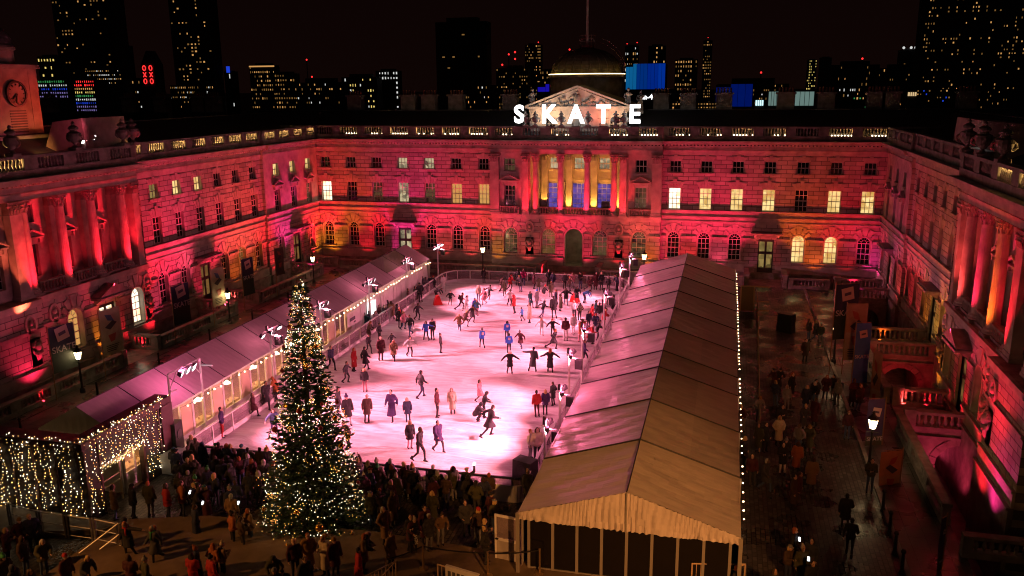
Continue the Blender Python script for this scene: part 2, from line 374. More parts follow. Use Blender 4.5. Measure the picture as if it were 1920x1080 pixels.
def pediment(W,xc,y,z,w_,h):
    t=W.trim; t.box(xc-w_/2,xc+w_/2,y-.28,y+.02,z,z+.1,0)
    for sx in (-1,1):
        t.prism([(xc,z+h),(xc,z+h-.11),(xc+sx*w_/2,z+.103),(xc+sx*(w_/2+.05),z+.19)],y-.32,y+.02,'y',0)
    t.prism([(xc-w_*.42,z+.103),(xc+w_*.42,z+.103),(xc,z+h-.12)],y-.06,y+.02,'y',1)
    for sx in (-1,1): t.box(xc+sx*w_*.36-.08,xc+sx*w_*.36+.08,y-.22,y+.02,z-.32,z-.003,0)
    t.box(xc-w_*.34,xc+w_*.34,y-.07,y+.02,z-.25,z-.004,0)
def doorset(root,x,y,lit_,ped=False,w_=1.5,h=3.9):
    mb=MB(); mb.box(-w_/2-.16,-w_/2,-.1,.08,0,h+.1,0); mb.box(w_/2,w_/2+.16,-.1,.08,0,h+.1,0); mb.box(-w_/2,w_/2,-.1,.08,h-.25,h+.1,0)
    mb.box(-w_/2,w_/2,.0,.07,0,.95,0)
    for a,b in ((-w_/2,-w_/2+.12),(-.1,.1),(w_/2-.12,w_/2)): mb.box(a,b,-.02,.06,.953,h-.253,0)
    mb.box(-w_/2+.123,w_/2-.123,-.018,.058,2.35,2.62,0)
    d=mb.build('door',[DARKFRAME],root,loc=(x,y,0))
    g=MB()
    for a,b in ((-w_/2+.12,-.1),(.1,w_/2-.12)):
        for c,e in ((.97,2.34),(2.63,h-.26)): g.quad((a,.03,c),(b,.03,c),(b,.03,e),(a,.03,e))
    g.build('pane',[lit_],d)
    c=MB(); cw=w_+1.5
    c.box(-cw/2,cw/2,-1.15,.2,h+.55,h+.7,0); c.box(-cw/2+.08,cw/2-.08,-1.02,.2,h+.703,h+.8,1)
    c.box(-w_/2-.3,w_/2+.3,-.2,.2,h+.12,h+.547,0)
    for sx in (-1,1): c.prism([(-.95,h+.547),(.15,h+.547),(.15,h-.5),(-.1,h-.45),(-.25,h+.1)],sx*(w_/2+.33)-.12,sx*(w_/2+.33)+.12,'x',0)
    if ped: c.prism([(-cw/2,h+.803),(cw/2,h+.803),(0,h+1.55)],-1.1,.15,'y',0)
    c.build('canopy',[DIRTY,LEADM],root,loc=(x,y-.02,0))
def panepick(code): return {'.':None,'y':P_YEL,'b':P_BRIGHT,'d':P_DIM,'o':P_BLIND,'p':P_PALE,'m':P_MIX,'v':P_BLUE,'h':P_HALL}[code]
def urnmesh():
    mb=MB(); mb.box(-.26,.26,-.26,.26,0,.14); mb.lathe((0,0,.143),[(.2,0),(.1,.12),(.09,.2),(.3,.38),(.38,.62),(.36,.78),(.2,.86),(.17,.95),(.28,1.02),(.26,1.1),(.08,1.22),(.1,1.32),(.02,1.42)],12)
    for sx in (-1,1): mb.path([(sx*.3,0,.45),(sx*.5,0,.6),(sx*.47,0,.78),(sx*.3,0,.86)],.05,5)
    return mb.mesh('stone_urn',[DIRTY])
URN=urnmesh()
def maskmesh():
    """carved keystone head with drapery set in a niche"""
    mb=MB(); mb.box(-.42,.42,.0,.06,0,1.9,1)
    mb.ball((0,-.16,1.35),.27,0,8,1.15); mb.ball((0,-.33,1.3),.09,0,5); mb.ball((-.13,-.3,1.42),.07,0,5); mb.ball((.13,-.3,1.42),.07,0,5)
    for k in range(7):
        a=math.pi*k/6; mb.ball((.3*math.cos(a),-.12,1.45+.25*math.sin(a)),.13,1,5)
    for k in range(5): mb.tube((-.24+.12*k,-.22,1.12),(-.09+.045*k,-.16,.45),.1,6,0,.05)
    for sx in (-1,1): mb.path([(sx*.38,-.12,1.25),(sx*.36,-.2,.95),(sx*.1,-.26,.8)],.07,6,0)
    return mb.mesh('carved_mask',[SMOOTH,DIRTY],True)
MASK=maskmesh()
def roundelmesh():
    mb=MB(); n=18
    for k in range(n):
        a,b=2*math.pi*k/n,2*math.pi*(k+1)/n
        mb.prism([(.36*math.cos(a),.5*math.sin(a)),(.5*math.cos(a),.66*math.sin(a)),(.5*math.cos(b),.66*math.sin(b)),(.36*math.cos(b),.5*math.sin(b))],-.12,.02,'y',0)
    mb.poly([(.37*math.cos(2*math.pi*k/n),-.03,.51*math.sin(2*math.pi*k/n)) for k in range(n)],1)
    mb.ball((0,-.08,.1),.17,0,6,1.2); mb.tube((-.18,-.05,-.3),(.18,-.05,-.3),.13,6,0); return mb.mesh('roundel',[SMOOTH,DIRTY])
ROUND=roundelmesh()
BALGAPS=[]   # (root, xa, xb, y) lit stretches behind the parapet
# ------------------------------------------------------------------ back range
OX=-15.27
def back_range():
    root=thing('palace_range','long three storey stone palace range with columned centre and dome closing the court','building',(OX,D,GZ))
    W=Wing(root); dz=-GZ
    root.location.z=0
    L0,L1=XL-OX-12,XR-OX+12
    wl=[-43.685+3.072*i-OX for i in range(7)]; wr=[-5.032+3.072*i-OX for i in range(7)]
    cx0,cx1=-24.25-OX,-6.3-OX
    for (x0,x1,xs,ca,cb,cc) in ((L0,cx0,wl,'...pp..','b.mpmoo','......'),(cx1,L1,wr,'.......','byyy.yy','...yy.')):
        ops=[]; skip=[]; ci=0
        for i,x in enumerate(xs):
            ops.append((x,1.1,10.44,11.63,False)); ops.append((x,1.2,6.73,8.9,False))
            if i==3: ops.append((x,1.5,0,3.9,False)); skip.append((x,1.0))
            else: ops.append((x,1.2,1.65,4.37,True)); skip.append((x,.76))
        W.panel(x0,x1,0,-4,12.26,ops)
        for i,x in enumerate(xs):
            window(root,'A',x,.3,10.44,panepick(ca[i])); window(root,'B',x,.3,6.73,panepick(cb[i]))
            W.strip(x-.75,x+.75,0,10.3,10.437,.14); W.fan(x,0,11.63,1.1,.52); W.fan(x,0,8.9,1.2,.78)
            if i==3: doorset(root,x,.2,P_PALE if xs is wl else P_DIM)
            else:
                window(root,'C',x,.3,1.65,panepick(cc[ci])); ci+=1
                W.archring(x,0,3.77,.6); W.strip(x-.85,x+.85,0,1.52,1.647,.16)
        W.ground(x0,x1,0,skip); W.band(x0,x1,0); W.entab(x0,x1,0)
        ga=W.balustrade(x0,x1,-.05); BALGAPS.append((root,ga,.0,'b'))
    # --- centre: projecting ground floor, columns and open loggia above
    yc=-.7; gx=[-22.15,-18.04,-15.3,-12.55,-8.5]; gx=[g-OX for g in gx]
    ops=[]; skip=[]
    for i,x in enumerate(gx):
        if i==2: ops.append((x,1.9,0,4.5,True)); skip.append((x,1.1))
        else: ops.append((x,1.5,1.65,4.4,True)); skip.append((x,.9))
    W.panel(cx0,cx1,yc,-4,5.9,ops,0,.5); W.side(cx0,yc,0,-4,12.26); W.side(cx1,yc,0,-4,12.26)
    W.ground(cx0,cx1,yc,skip)
    for i,x in enumerate(gx):
        r=.95 if i==2 else .75; W.archring(x,yc,(4.5 if i==2 else 4.4)-r,r)
        if i!=2: window(root,'G',x,yc+.4,1.65,panepick('mh.mm'[i])); W.strip(x-1,x+1,yc,1.5,1.647,.16)
    for x,p in ((-20.05-OX,0),(-10.55-OX,0)):
        link('carved_mask',MASK,root,(x,yc-.0,1.55)); link('roundel',ROUND,root,(x,yc,4.55))
    # vestibule behind the centre arch
    v=gx[2]; W.wall.quad((v-1.6,yc+.5,0),(v-1.6,4,0),(v-1.6,4,5),(v-1.6,yc+.5,5),1); W.wall.quad((v+1.6,4,0),(v+1.6,yc+.5,0),(v+1.6,yc+.5,5),(v+1.6,4,5),1)
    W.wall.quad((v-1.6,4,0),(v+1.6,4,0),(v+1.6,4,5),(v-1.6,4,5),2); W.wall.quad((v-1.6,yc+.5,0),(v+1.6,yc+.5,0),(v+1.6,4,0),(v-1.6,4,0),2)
    for a,b,p in ((5.42,5.6,.1),(5.603,5.897,.22)): W.strip(cx0,cx1,yc,a,b,p)
    lx0,lx1=-19.95-OX,-10.6-OX; yb=2.2
    for x0,x1,xs in ((cx0,lx0,-22.2-OX),(lx1,cx1,-8.42-OX)):
        W.panel(x0,x1,yc,5.9,12.26,[(xs,1.15,10.4,11.75,False),(xs,1.15,6.75,8.95,False)],1)
        f=window(root,'A',xs,yc+.28,10.42,P_MIX if xs<0 else None); f.scale=(1.05,1,1.1); window(root,'B',xs,yc+.28,6.75,P_MIX if xs>0 else None)
        W.strip(xs-.78,xs+.78,yc,10.25,10.397,.12); pediment(W,xs,yc,9.35,2.1,.75)
        for sx in (-1,1): W.strip(xs+sx*.7-.1,xs+sx*.7+.1,yc,6.7,9.25,.06)
    W.wall.quad((lx0,yc,5.9),(lx0,yb,5.9),(lx0,yb,12.26),(lx0,yc,12.26),1); W.wall.quad((lx1,yb,5.9),(lx1,yc,5.9),(lx1,yc,12.26),(lx1,yb,12.26),1)
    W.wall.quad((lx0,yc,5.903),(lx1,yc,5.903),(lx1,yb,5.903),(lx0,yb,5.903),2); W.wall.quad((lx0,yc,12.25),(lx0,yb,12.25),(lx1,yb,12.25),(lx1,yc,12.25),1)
    fx=[-17.9-OX,-15.25-OX,-12.55-OX]
    W.panel(lx0,lx1,yb,5.9,12.26,[(x,1.5,6.2,8.95,False) for x in fx]+[(x,1.15,10.45,11.65,False) for x in fx],1,.25)
    for i,x in enumerate(fx): window(root,'F',x,yb+.2,6.2,P_BLUE); g=window(root,'A',x,yb+.2,10.46,P_PALE)
    for x in fx:
        W.strip(x-1,x+1,yb,9.1,9.35,.2)
        for sx in (-1,1): link('half_column',(lambda mb:(mb.lathe((0,0,6),[(.2,0),(.2,.1),(.15,.2),(.14,2.7),(.2,2.85),(.22,3.05)],12),mb.mesh('half_column',[SMOOTH]))[1])(MB()),root,(x+sx*.98,yb-.12,0))
    for x in (-19.36,-16.7,-13.92,-11.15): link('column',COLM,root,(x-OX,yc-.05,0)); 
    for x in (-18.95,-16.3,-13.6,-11.0): link('pilaster',PIERM,root,(x-OX,yb-.22,0))
    for x in (-20.4,-10.16): link('pilaster',PIERM,root,(x-OX,yc-.2,0))
    for x in (-23.75,-6.8): link('pilaster',PIERW,root,(x-OX,yc-.16,0))
    # balcony balustrades between columns
    for a,b in ((-19.0,-17.05),(-16.35,-14.25),(-13.6,-11.5),(-23.1,-21.2),(-9.4,-7.4)):
        a-=OX;b-=OX; y=yc-.2; W.bal.box(a,b,y-.12,y+.12,5.9,6.05,0); W.bal.box(a,b,y-.14,y+.14,6.62,6.75,0); k=7
        for j in range(k): W.bal.lathe((a+(j+.5)*(b-a)/k,y,6.053),[(.06,0),(.085,.2),(.045,.4),(.06,.565)],6,0,False)
        W.bal.box(a-.12,a,y-.16,y+.16,5.9,6.78,0); W.bal.box(b,b+.12,y-.16,y+.16,5.9,6.78,0)
    W.strip(-16.4-OX,-14.15-OX,yc,5.55,5.85,.36)
    W.entab(cx0,cx1,yc-.15); W.corn.box(cx0,cx1,yc-.17,yc+.3,12.27,12.9,0)
    ga=W.balustrade(cx0,cx1,yc-.1,bay=2.99,die=1.15); BALGAPS.append((root,ga,yc-.05,'c'))
    # attic block + pediment + dome
    A=MB(); ax0,ax1=-20.75-OX,-10.15-OX; y=1.9
    A.box(ax0+.15,ax1-.15,y,y+7.5,13.6,16.75,0); A.box(ax0-.1,ax1+.1,y-.18,y+7.6,16.753,16.95,0)
    mid=(ax0+ax1)/2
    for sx in (-1,1): A.prism([(mid,19.15),(mid,18.9),(mid+sx*5.1,17.1),(mid+sx*5.55,16.953),(mid+sx*5.55,17.1)],y-.35,y+7.4,'y',0)
    A.prism([(mid-5.0,16.953),(mid+5.0,16.953),(mid,18.85)],y-.02,y+7.3,'y',0)
    A.box(ax0-.3,ax1+.3,y-.32,y+.3,16.80,16.99,0)
    A.build('attic',[SMOOTH],root)
    S=MB(); rr=random.Random(3)
    for k in range(46):
        x=rr.uniform(-4,4); hmax=1.5*(1-abs(x)/4.6); z=17.08+rr.uniform(0,.75)*hmax
        S.ball((mid+x,y-.05,z),rr.uniform(.1,.26),0,5,rr.uniform(.8,1.5))
        if k%2: S.tube((mid+x,y-.08,z),(mid+x+rr.uniform(-.6,.6),y-.12,z+rr.uniform(-.25,.25)),.09,5,0,.05)
    S.ball((mid,y-.1,17.75),.42,0,8,1.35); S.ball((mid,y-.14,18.4),.18,0,6); S.build('pediment_sculpture',[DIRTY],root)
    window(root,'A',-11.5-OX,y-.02,14.6,None); window(root,'A',-18.3-OX,y-.02,14.6,None)
    dx,dy=-15.9-OX,10.5
    T=MB(); T.lathe((dx,dy,0),[(4.15,13.6),(4.15,19.9),(4.4,20.0),(4.4,20.25),(4.1,20.3)],32,0); T.build('drum',[DIRTY],root)
    Q=MB(); Q.lathe((dx,dy,0),[(4.3,20.303),(4.3,20.45)]+[(4.0*math.cos(R(a)),20.45+2.75*math.sin(R(a))) for a in range(0,84,9)]+[(.75,23.2)],32,0)
    for k in range(24):
        a=2*math.pi*k/24; Q.path([(dx+4.03*math.cos(R(q))*math.cos(a),dy+4.03*math.cos(R(q))*math.sin(a),20.45+2.77*math.sin(R(q))) for q in (2,20,40,60,78)],.05,4,0)
    Q.build('dome',[mat('copper_lead_dome',(.16,.15,.10),.5,noise=.3,nscale=2)],root)
    E_=MB(); n=32
    for k in range(n):
        a,b=2*math.pi*k/n,2*math.pi*(k+1)/n; E_.tube((dx+4.28*math.cos(a),dy+4.28*math.sin(a),20.36),(dx+4.28*math.cos(b),dy+4.28*math.sin(b),20.36),.055,5)
    E_.build('light_strip',[emis('warm_strip',(1,.72,.32),5)],root)
    G=MB(); G.lathe((dx,dy,23.15),[(.75,0),(.8,.12),(.8,.35),(.3,.4)],14)
    for k in range(8):
        a=2*math.pi*k/8; c=(dx+.85*math.cos(a),dy+.85*math.sin(a)); G.tube((*c,23.4),(*c,24.6),.03,5)
        b=2*math.pi*(k+1)/8; e=(dx+.85*math.cos(b),dy+.85*math.sin(b))
        for z in (23.9,24.25,24.58): G.tube((*c,z),(*e,z),.028,4)
    G.path([(dx+4.2*math.cos(R(q)),dy-.3,20.6+3.4*math.sin(R(q))) for q in range(0,80,10)],.04,4)
    G.path([(dx+4.4*math.cos(R(q)),dy-.6,20.7+3.8*math.sin(R(q))) for q in range(0,75,10)],.035,4)
    G.build('roof_railing',[mat('painted_iron',(.35,.2,.17),.5)],root)
    P=MB(); P.lathe((dx,dy,23.5),[(.16,0),(.13,4),(.08,11)],10); P.build('flagpole',[mat('flagpole_paint',(.75,.55,.5),.4)],root)
    # roof
    Rf=W.roof
    for x0,x1 in ((L0,L1),):
        Rf.prism([(.35,13.66),(1.4,13.66),(1.6,14.3),(6.8,16.45),(9.2,16.45),(14.5,14.2),(14.6,-4),(4.6,-4),(4.6,13.4),(.35,13.4)],x0,x1,'x',0)
        Rf.box(x0,x1,6.7,7.0,16.455,16.56,1)
    W.finish()
    C=MB(); C.box(-.85,.85,-.6,.6,0,1.75,0); C.box(-1.0,1.0,-.75,.75,1.753,1.95,0)
    for k in range(5): C.lathe((-.66+.33*k,0,1.953),[(.12,0),(.1,.45),(.13,.5)],8,1)
    cm=C.mesh('chimney',[DIRTY,mat('terracotta',(.3,.14,.08),.8)])
    for px in (95,245,305,376,402,668,768,806,857,958,1240,1290,1357,1472,1547,1640,1668,1810):
        p=uy(px,205,D+8); 
        if abs(p.x+15.9)<5: continue
        link('chimney',cm,W.roofo,(p.x-OX,8,16.3))
    return root
BACK=back_range()
# urns and statues stand on the parapet of the centre
def side_range(name,label,X,rz,sgn,codes):
    Y0=50.0
    root=thing(name,label,'building',(X,Y0,0),rz)
    W=Wing(root); T=lambda Y:(Y-Y0)*sgn
    def rng(a,b): a,b=T(a),T(b); return (min(a,b),max(a,b))
    ca,cb,cc,pa=codes
    ys=[59.66+3.015*i for i in range(6)]
    def bays(a,b,ys,y,ca,cb,cc,m,peds,doors):
        x0,x1=rng(a,b); ops=[];skip=[]; 
        for i,Y in enumerate(ys):
            x=T(Y); ops.append((x,1.1,10.44,11.63,False)); ops.append((x,1.15,6.73,8.95,False))
            if i in doors: ops.append((x,1.5,0,3.9,False)); skip.append((x,1.0))
            else: ops.append((x,1.2,1.65,4.37,True)); skip.append((x,.76))
        W.panel(x0,x1,y,-4,5.9,[o for o in ops if o[3]<5]); W.panel(x0,x1,y,5.9,12.26,[o for o in ops if o[3]>5],m)
        for i,Y in enumerate(ys):
            x=T(Y); window(root,'A',x,y+.3,10.44,panepick(ca[i])); window(root,'B',x,y+.3,6.75,panepick(cb[i]))
            W.strip(x-.75,x+.75,y,10.3,10.437,.14)
            if peds: pediment(W,x,y,9.35,2.0,.75)
            else: W.fan(x,y,11.63,1.1,.52); W.fan(x,y,8.95,1.2,.78)
            if i in doors: doorset(root,x,y+.2,panepick(cc[i]) or P_HALL)
            else: window(root,'C',x,y+.3,1.65,panepick(cc[i])); W.archring(x,y,3.77,.6); W.strip(x-.85,x+.85,y,1.52,1.647,.16)
        W.ground(x0,x1,y,skip); W.band(x0,x1,y); W.entab(x0,x1,y)
        return W.balustrade(x0,x1,y-.05)
    ga=bays(56.0,76.3,ys,0,ca,cb,cc,0,False,(2,)); BALGAPS.append((root,ga,0,'s'))
    ga2=bays(76.3,87.8,[78.75,82.2,85.66],-.28,pa[0],pa[1],pa[2],1,True,(1,)); BALGAPS.append((root,ga2,-.28,'s'))
    e=T(76.3); W.side(e,-.28,0,-4,12.26)
    # pavilion with giant columns
    x0,x1=rng(44.6,56.0); yg=-1.45; yu=.25
    gY=[47.9,51.2,54.45]; ops=[]; skip=[]
    for i,Y in enumerate(gY):
        x=T(Y)
        if i==1: ops.append((x,1.7,0,3.9,False)); skip.append((x,1.1))
        else: ops.append((x,1.4,1.45,4.35,True)); skip.append((x,.85))
    W.panel(x0,x1,yg,-4,5.9,ops,0,.5); W.ground(x0,x1,yg,skip)
    for e in (x0,x1): W.side(e,yg,.3,-4,12.26,0 if e==T(56.0) else 0)
    for i,Y in enumerate(gY):
        x=T(Y)
        if i==1: doorset(root,x,yg+.25,P_BRIGHT if sgn>0 else P_HALL,True,1.7)
        else:
            f=window(root,'G',x,yg+.42,1.5,(P_BRIGHT if i==2 else P_BLIND) if sgn>0 else P_HALL); f.scale=(.93,1,1.03)
            W.archring(x,yg,3.65,.7)
    for Y in (46.1,49.6,52.85,55.7)[::3]: link('roundel',ROUND,root,(T(Y),yg,4.5)); link('carved_mask',MASK,root,(T(Y),yg,1.55))
    for a,b,p in ((5.42,5.6,.1),(5.603,5.897,.22)): W.strip(x0,x1,yg,a,b,p)
    W.wall.quad((x0,yg,5.9),(x1,yg,5.9),(x1,yu,5.9),(x0,yu,5.9),2); W.wall.quad((x0,yg,12.255),(x0,yu,12.255),(x1,yu,12.255),(x1,yg,12.255),1)
    uY=[46.75,49.85,52.9]
    W.panel(x0,x1,yu,5.9,12.26,[(T(Y),1.1,10.44,11.63,False) for Y in uY]+[(T(Y),1.15,6.73,8.95,False) for Y in uY],1)
    for i,Y in enumerate(uY):
        window(root,'A',T(Y),yu+.28,10.44,panepick(('.dd' if sgn>0 else 'd.p')[i])); window(root,'B',T(Y),yu+.28,6.75,None)
        pediment(W,T(Y),yu,9.35,1.9,.7)
    for Y in (45.1,48.28,51.3,54.44): link('column',COLM,root,(T(Y),-1.0,0))
    for Y in (46.0,48.6,51.6,54.7): link('pilaster',PIERM,root,(T(Y),yu-.18,0))
    W.side(T(55.3),-1.3,.3,5.9,12.26,1)
    link('pilaster',PIERM,root,(T(55.6),-1.15,0))
    for Y0_,Y1_ in ((45.55,47.85),(48.72,50.85),(51.75,54.0)):
        a,b=rng(Y0_,Y1_); y=-1.1; W.bal.box(a,b,y-.12,y+.12,5.9,6.05,0); W.bal.box(a,b,y-.14,y+.14,6.62,6.75,0); k=8
        for j in range(k): W.bal.lathe((a+(j+.5)*(b-a)/k,y,6.053),[(.06,0),(.085,.2),(.045,.4),(.06,.565)],6,0,False)
    W.entab(x0,x1,yg+.1); W.corn.box(x0,x1,yg+.08,yu,12.27,12.95,0)
    # outer end pier of the pavilion, projecting further
    p0,p1=rng(39.0,44.6); yp=-1.95
    W.panel(p0,p1,yp,-4,5.9,[],0); W.side(T(44.6),yp,yg,-4,5.9); W.ground(p0,p1,yp,()); 
    for a,b,p in ((5.42,5.6,.1),(5.603,5.897,.22)): W.strip(p0,p1,yp,a,b,p)
    W.wall.quad((p0,yp,5.898),(p1,yp,5.898),(p1,0,5.898),(p0,0,5.898),2)
    link('carved_mask',MASK,root,(T(43.7),yp,1.55)); link('roundel',ROUND,root,(T(43.5),yp,4.4))
    for Y in (44.1,41.2): o=link('pilaster',PIERW,root,(T(Y),-1.2,0))
    a,b=rng(39.0,44.6); W.panel(a,b,-.85,5.9,12.26,[(T(42.6),1.1,10.44,11.63,False),(T(42.6),1.15,6.73,8.95,False)],1)
    window(root,'A',T(42.6),-.55,10.44,P_DIM); window(root,'B',T(42.6),-.55,6.75,None); pediment(W,T(42.6),-.85,9.35,1.9,.7)
    W.side(T(44.6),-.85,.25,5.9,12.26,1); W.entab(a,b,-1.35); W.corn.box(a,b,-1.37,-.6,12.27,12.95,0)
    ga3=W.balustrade(*rng(39.0,56.0),-1.45,bay=3.1,die=1.1); BALGAPS.append((root,ga3,-1.4,'p'))
    # plain remainder towards the north block
    q0,q1=rng(28,39.0); W.panel(q0,q1,-.5,-4,12.26,[],0); W.side(T(39.0),-1.95,-.5,-4,12.26); W.ground(q0,q1,-.5,()); W.band(q0,q1,-.5); W.entab(q0,q1,-.5); W.balustrade(q0,q1,-.55)
    r0_,r1_=rng(28,87.8+6)
    W.roof.prism([(.35,13.66),(1.6,13.66),(1.9,14.2),(7.0,16.3),(8.5,16.3),(13.5,14.2),(13.6,-4),(.7,-4)],r0_,r1_,'x',0)
    W.roof.box(r0_,r1_,6.9,7.15,16.305,16.4,1)
    W.finish()
    return root
LEFT=side_range('palace_wing','stone palace wing along the rink cafe tent, washed red and magenta, carrying the clock turret','building' and XL,R(90),1,
    ('dyy...','......','..h.h.',('yyy','..m','.h.')))
RIGHT=side_range('palace_wing','stone palace wing beyond the dark paved lane, salmon and amber lit with red columns','building' and XR,R(-90),-1,
    ('......','......','......',('...','...','...')))
# ================================================================== COURT
SETTS=brickmat('cobbled_setts',(.085,.075,.065),(.022,.02,.018),.34,.2,.022,'yx',var=.5,bump=.7,wet=True)
FLAGS=brickmat('paving_flags',(.10,.09,.08),(.03,.028,.025),1.0,.7,.016,'yx',var=.22,bump=.4,wet=True)
def sheet(name,x0,x1,y0,y1,z,m,kind='structure'):
    mb=MB(); mb.quad((x0,y0,0),(x1,y0,0),(x1,y1,0),(x0,y1,0)); o=mb.build(name,m,None,loc=(0,0,z)); tag(o,kind=kind); return o
cg=MB(); cg.box(-40.9,10.4,12,83.9,-4.2,0,0); cgo=cg.build('ground',[SETTS],None,loc=(0,0,GZ)); tag(cgo,kind='structure')
sheet('sunken_path',-47,17.2,12,90,-4.1,DIRTY)
sheet('pavement',7.9,10.35,12,83.8,GZ+.006,FLAGS)
sheet('path',-40.8,-38.2,12,83.8,GZ+.006,FLAGS)
kb=MB(); kb.box(7.7,7.9,12,83.8,0,.1); tag(kb.build('kerb',[DIRTY],None,loc=(0,0,GZ)),kind='structure')
city=MB(); city.quad((-4000,-200,0),(4000,-200,0),(4000,5600,0),(-4000,5600,0)); tag(city.build('city_ground',[mat('asphalt',(.04,.04,.042),.7)],None,loc=(0,0,-8)),kind='structure')
# ---- balustrades round the court edge
def balus(label,p,q,top=1.0,z=GZ,solid=False,group=None):
    p=Vector((*p,0));q=Vector((*q,0)); L=(q-p).length; mb=MB(); a=math.atan2((q-p).y,(q-p).x)
    mb.box(0,L,-.2,.2,0,.3,0); mb.box(0,L,-.22,.22,top-.15,top,0); n=max(1,round(L/3.3)); bw=L/n
    for i in range(n+1):
        c=i*bw; mb.box(max(0,c-.4),min(L,c+.4),-.17,.17,.303,top-.153,0)
    for i in range(n):
        k=int((bw-.8)/.3)
        for j in range(k):
            x=i*bw+.4+(j+.5)*(bw-.8)/k; h=top-.456
            mb.lathe((x,0,.303),[(.08,0),(.05,.08*h),(.1,.35*h),(.05,.75*h),(.08,h)],7,0,False)
    o=mb.build('stone_balustrade',[DIRTY],None,loc=(p.x,p.y,z)); o.rotation_euler.z=a
    return tag(o,label,'balustrade',group)
def bridge(label,p0,p1,along,arch=True):
    """stone bridge from court edge to a door. p0,p1: corners (x0,y0),(x1,y1)"""
    x0,y0=p0;x1,y1=p1; root=thing('stone_bridge',label,'bridge',((x0+x1)/2,(y0+y1)/2,-4.1)); ox,oy=(x0+x1)/2,(y0+y1)/2
    mb=MB(); a=x0-ox;b=x1-ox;c=y0-oy;d=y1-oy; zt=4.0; R_=1.25
    if along=='x':   # spans in x, arch faces +-y
        m_=(a+b)/2; n=12; arc=[(m_+R_*math.cos(math.pi*k/n),2.05+R_*math.sin(math.pi*k/n)) for k in range(n+1)]
        for y in (c,d):
            mb.quad((a,y,0),(m_-R_,y,0),(m_-R_,y,zt),(a,y,zt)); mb.quad((m_+R_,y,0),(b,y,0),(b,y,zt),(m_+R_,y,zt))
            for (e,f),(g,h) in zip(arc,arc[1:]): mb.quad((e,y,f),(e,y,zt),(g,y,zt),(g,y,h))
        for (e,f),(g,h) in zip(arc,arc[1:]): mb.quad((e,c,f),(e,d,f),(g,d,h),(g,c,h))
        for x in (m_-R_,m_+R_): mb.quad((x,c,0),(x,d,0),(x,d,2.05),(x,c,2.05))
        for y,s_ in ((c,-1),(d,1)):
            mb.box(a,b,min(y,y+s_*.12),max(y,y+s_*.12),3.62,3.78,0)
            for k in range(9):
                q=R(10+20*k); q0,q1=q-R(9),q+R(9)
                mb.prism([(m_+(R_)*math.cos(q0),2.05+R_*math.sin(q0)),(m_+(R_+.4)*math.cos(q0),2.05+(R_+.4)*math.sin(q0)),(m_+(R_+.4)*math.cos(q1),2.05+(R_+.4)*math.sin(q1)),(m_+R_*math.cos(q1),2.05+R_*math.sin(q1))],min(y+.0*s_,y+s_*.06),max(y,y+s_*.06),'y',0)
            for x in (m_-R_-.25,m_+R_+.25): mb.box(x-.27,x+.27,min(y,y+s_*.1),max(y,y+s_*.1),1.9,2.05,0)
        mb.quad((a,c,zt),(b,c,zt),(b,d,zt),(a,d,zt))
    else:
        mb.box(a,b,c,d,0,zt,0)
    mb.build('deck',[DIRTY],root)
    B=MB(); top=1.15
    sides=[((a,c+.2),(b,c+.2)),((a,d-.2),(b,d-.2))] if along=='x' else [((a+.2,c),(a+.2,d)),((b-.2,c),(b-.2,d))]
    for (xa,ya),(xb,yb) in sides:
        L=math.hypot(xb-xa,yb-ya)
        def bx(s0,s1,z0,z1,w_):
            if along=='x': B.box(xa+s0,xa+s1,ya-w_,ya+w_,zt+z0,zt+z1)
            else: B.box(xa-w_,xa+w_,ya+s0,ya+s1,zt+z0,zt+z1)
        bx(0,L,0.002,.26,.2); bx(-.03,L+.0,top-.16,top,.24); bx(0,.6,.263,top-.163,.19); bx(L-.6,L,.263,top-.163,.19)
        bx(-.05,.62,top+.002,top+.08,.27); k=int((L-1.2)/.33)
        for j in range(k):
            s=.6+(j+.5)*(L-1.2)/k; cx,cy_=(xa+s,ya) if along=='x' else (xa,ya+s); h=top-.423
            B.lathe((cx,cy_,zt+.263),[(.09,0),(.06,.08*h),(.12,.35*h),(.06,.75*h),(.09,h)],8,0,False)
        B.cut()
    B.build_each('balustrade',[DIRTY],root)
    return root
gs='bridges over the sunken area'
for (Y,t) in ((51.2,'opposite the left pavilion door with the lit glazing'),(65.7,'to the side door with dark canopy behind the street lamps'),(82.2,'in the far corner by the amber lit arches')):
    bridge('stone entrance bridge with balusters '+t,(-45.0 if Y>52 else -43.55,Y-2.1),(-40.95,Y+2.1),'x')
for (Y,t) in ((51.2,'with round arch below, leading to the door beneath the red columns'),(65.0,'second arch along, under the gold lit bays'),(82.2,'in the dark far corner beside the magenta lit wall')):
    bridge('stone entrance bridge '+t,(10.45,Y-2.1),(15.1 if Y>52 else 16.5,Y+2.1),'x')
for (X,wd,t) in ((-34.47,2.0,'to the white paned door behind the cafe tent roof'),(-15.3,3.2,'with steps to the middle archway behind the rink'),(4.18,2.0,'to the dark canopied door near the wet lane')):
    bridge('stone entrance bridge '+t,(X-wd,83.95),(X+wd,87.8 if wd<3 else 87.1),'y')
gb='stone balustrades round the court edge'
for a,b,t in ((14,49.0,'edging the cafe tent lane below the navy banner'),(53.4,63.5,'edging the lane between two entrance bridges, by the central lamp'),(67.9,80.0,'edging the lane beyond the second bridge, towards the far corner')):
    balus('grey stone balustrade '+t,(-41.1,a),(-41.1,b))
for a,b,t in ((38.0,49.0,'sloping past the orange banner in front of red lit wall'),(53.4,62.8,'between the two arched bridges across the dark lane'),(67.2,80.0,'beyond the second arched bridge near the gold bays')):
    balus('dark stone balustrade '+t,(10.2,a),(10.2,b))
balus('red lit stone balustrade at the lane end by the banner pole',(10.2,35.4),(16,35.4))
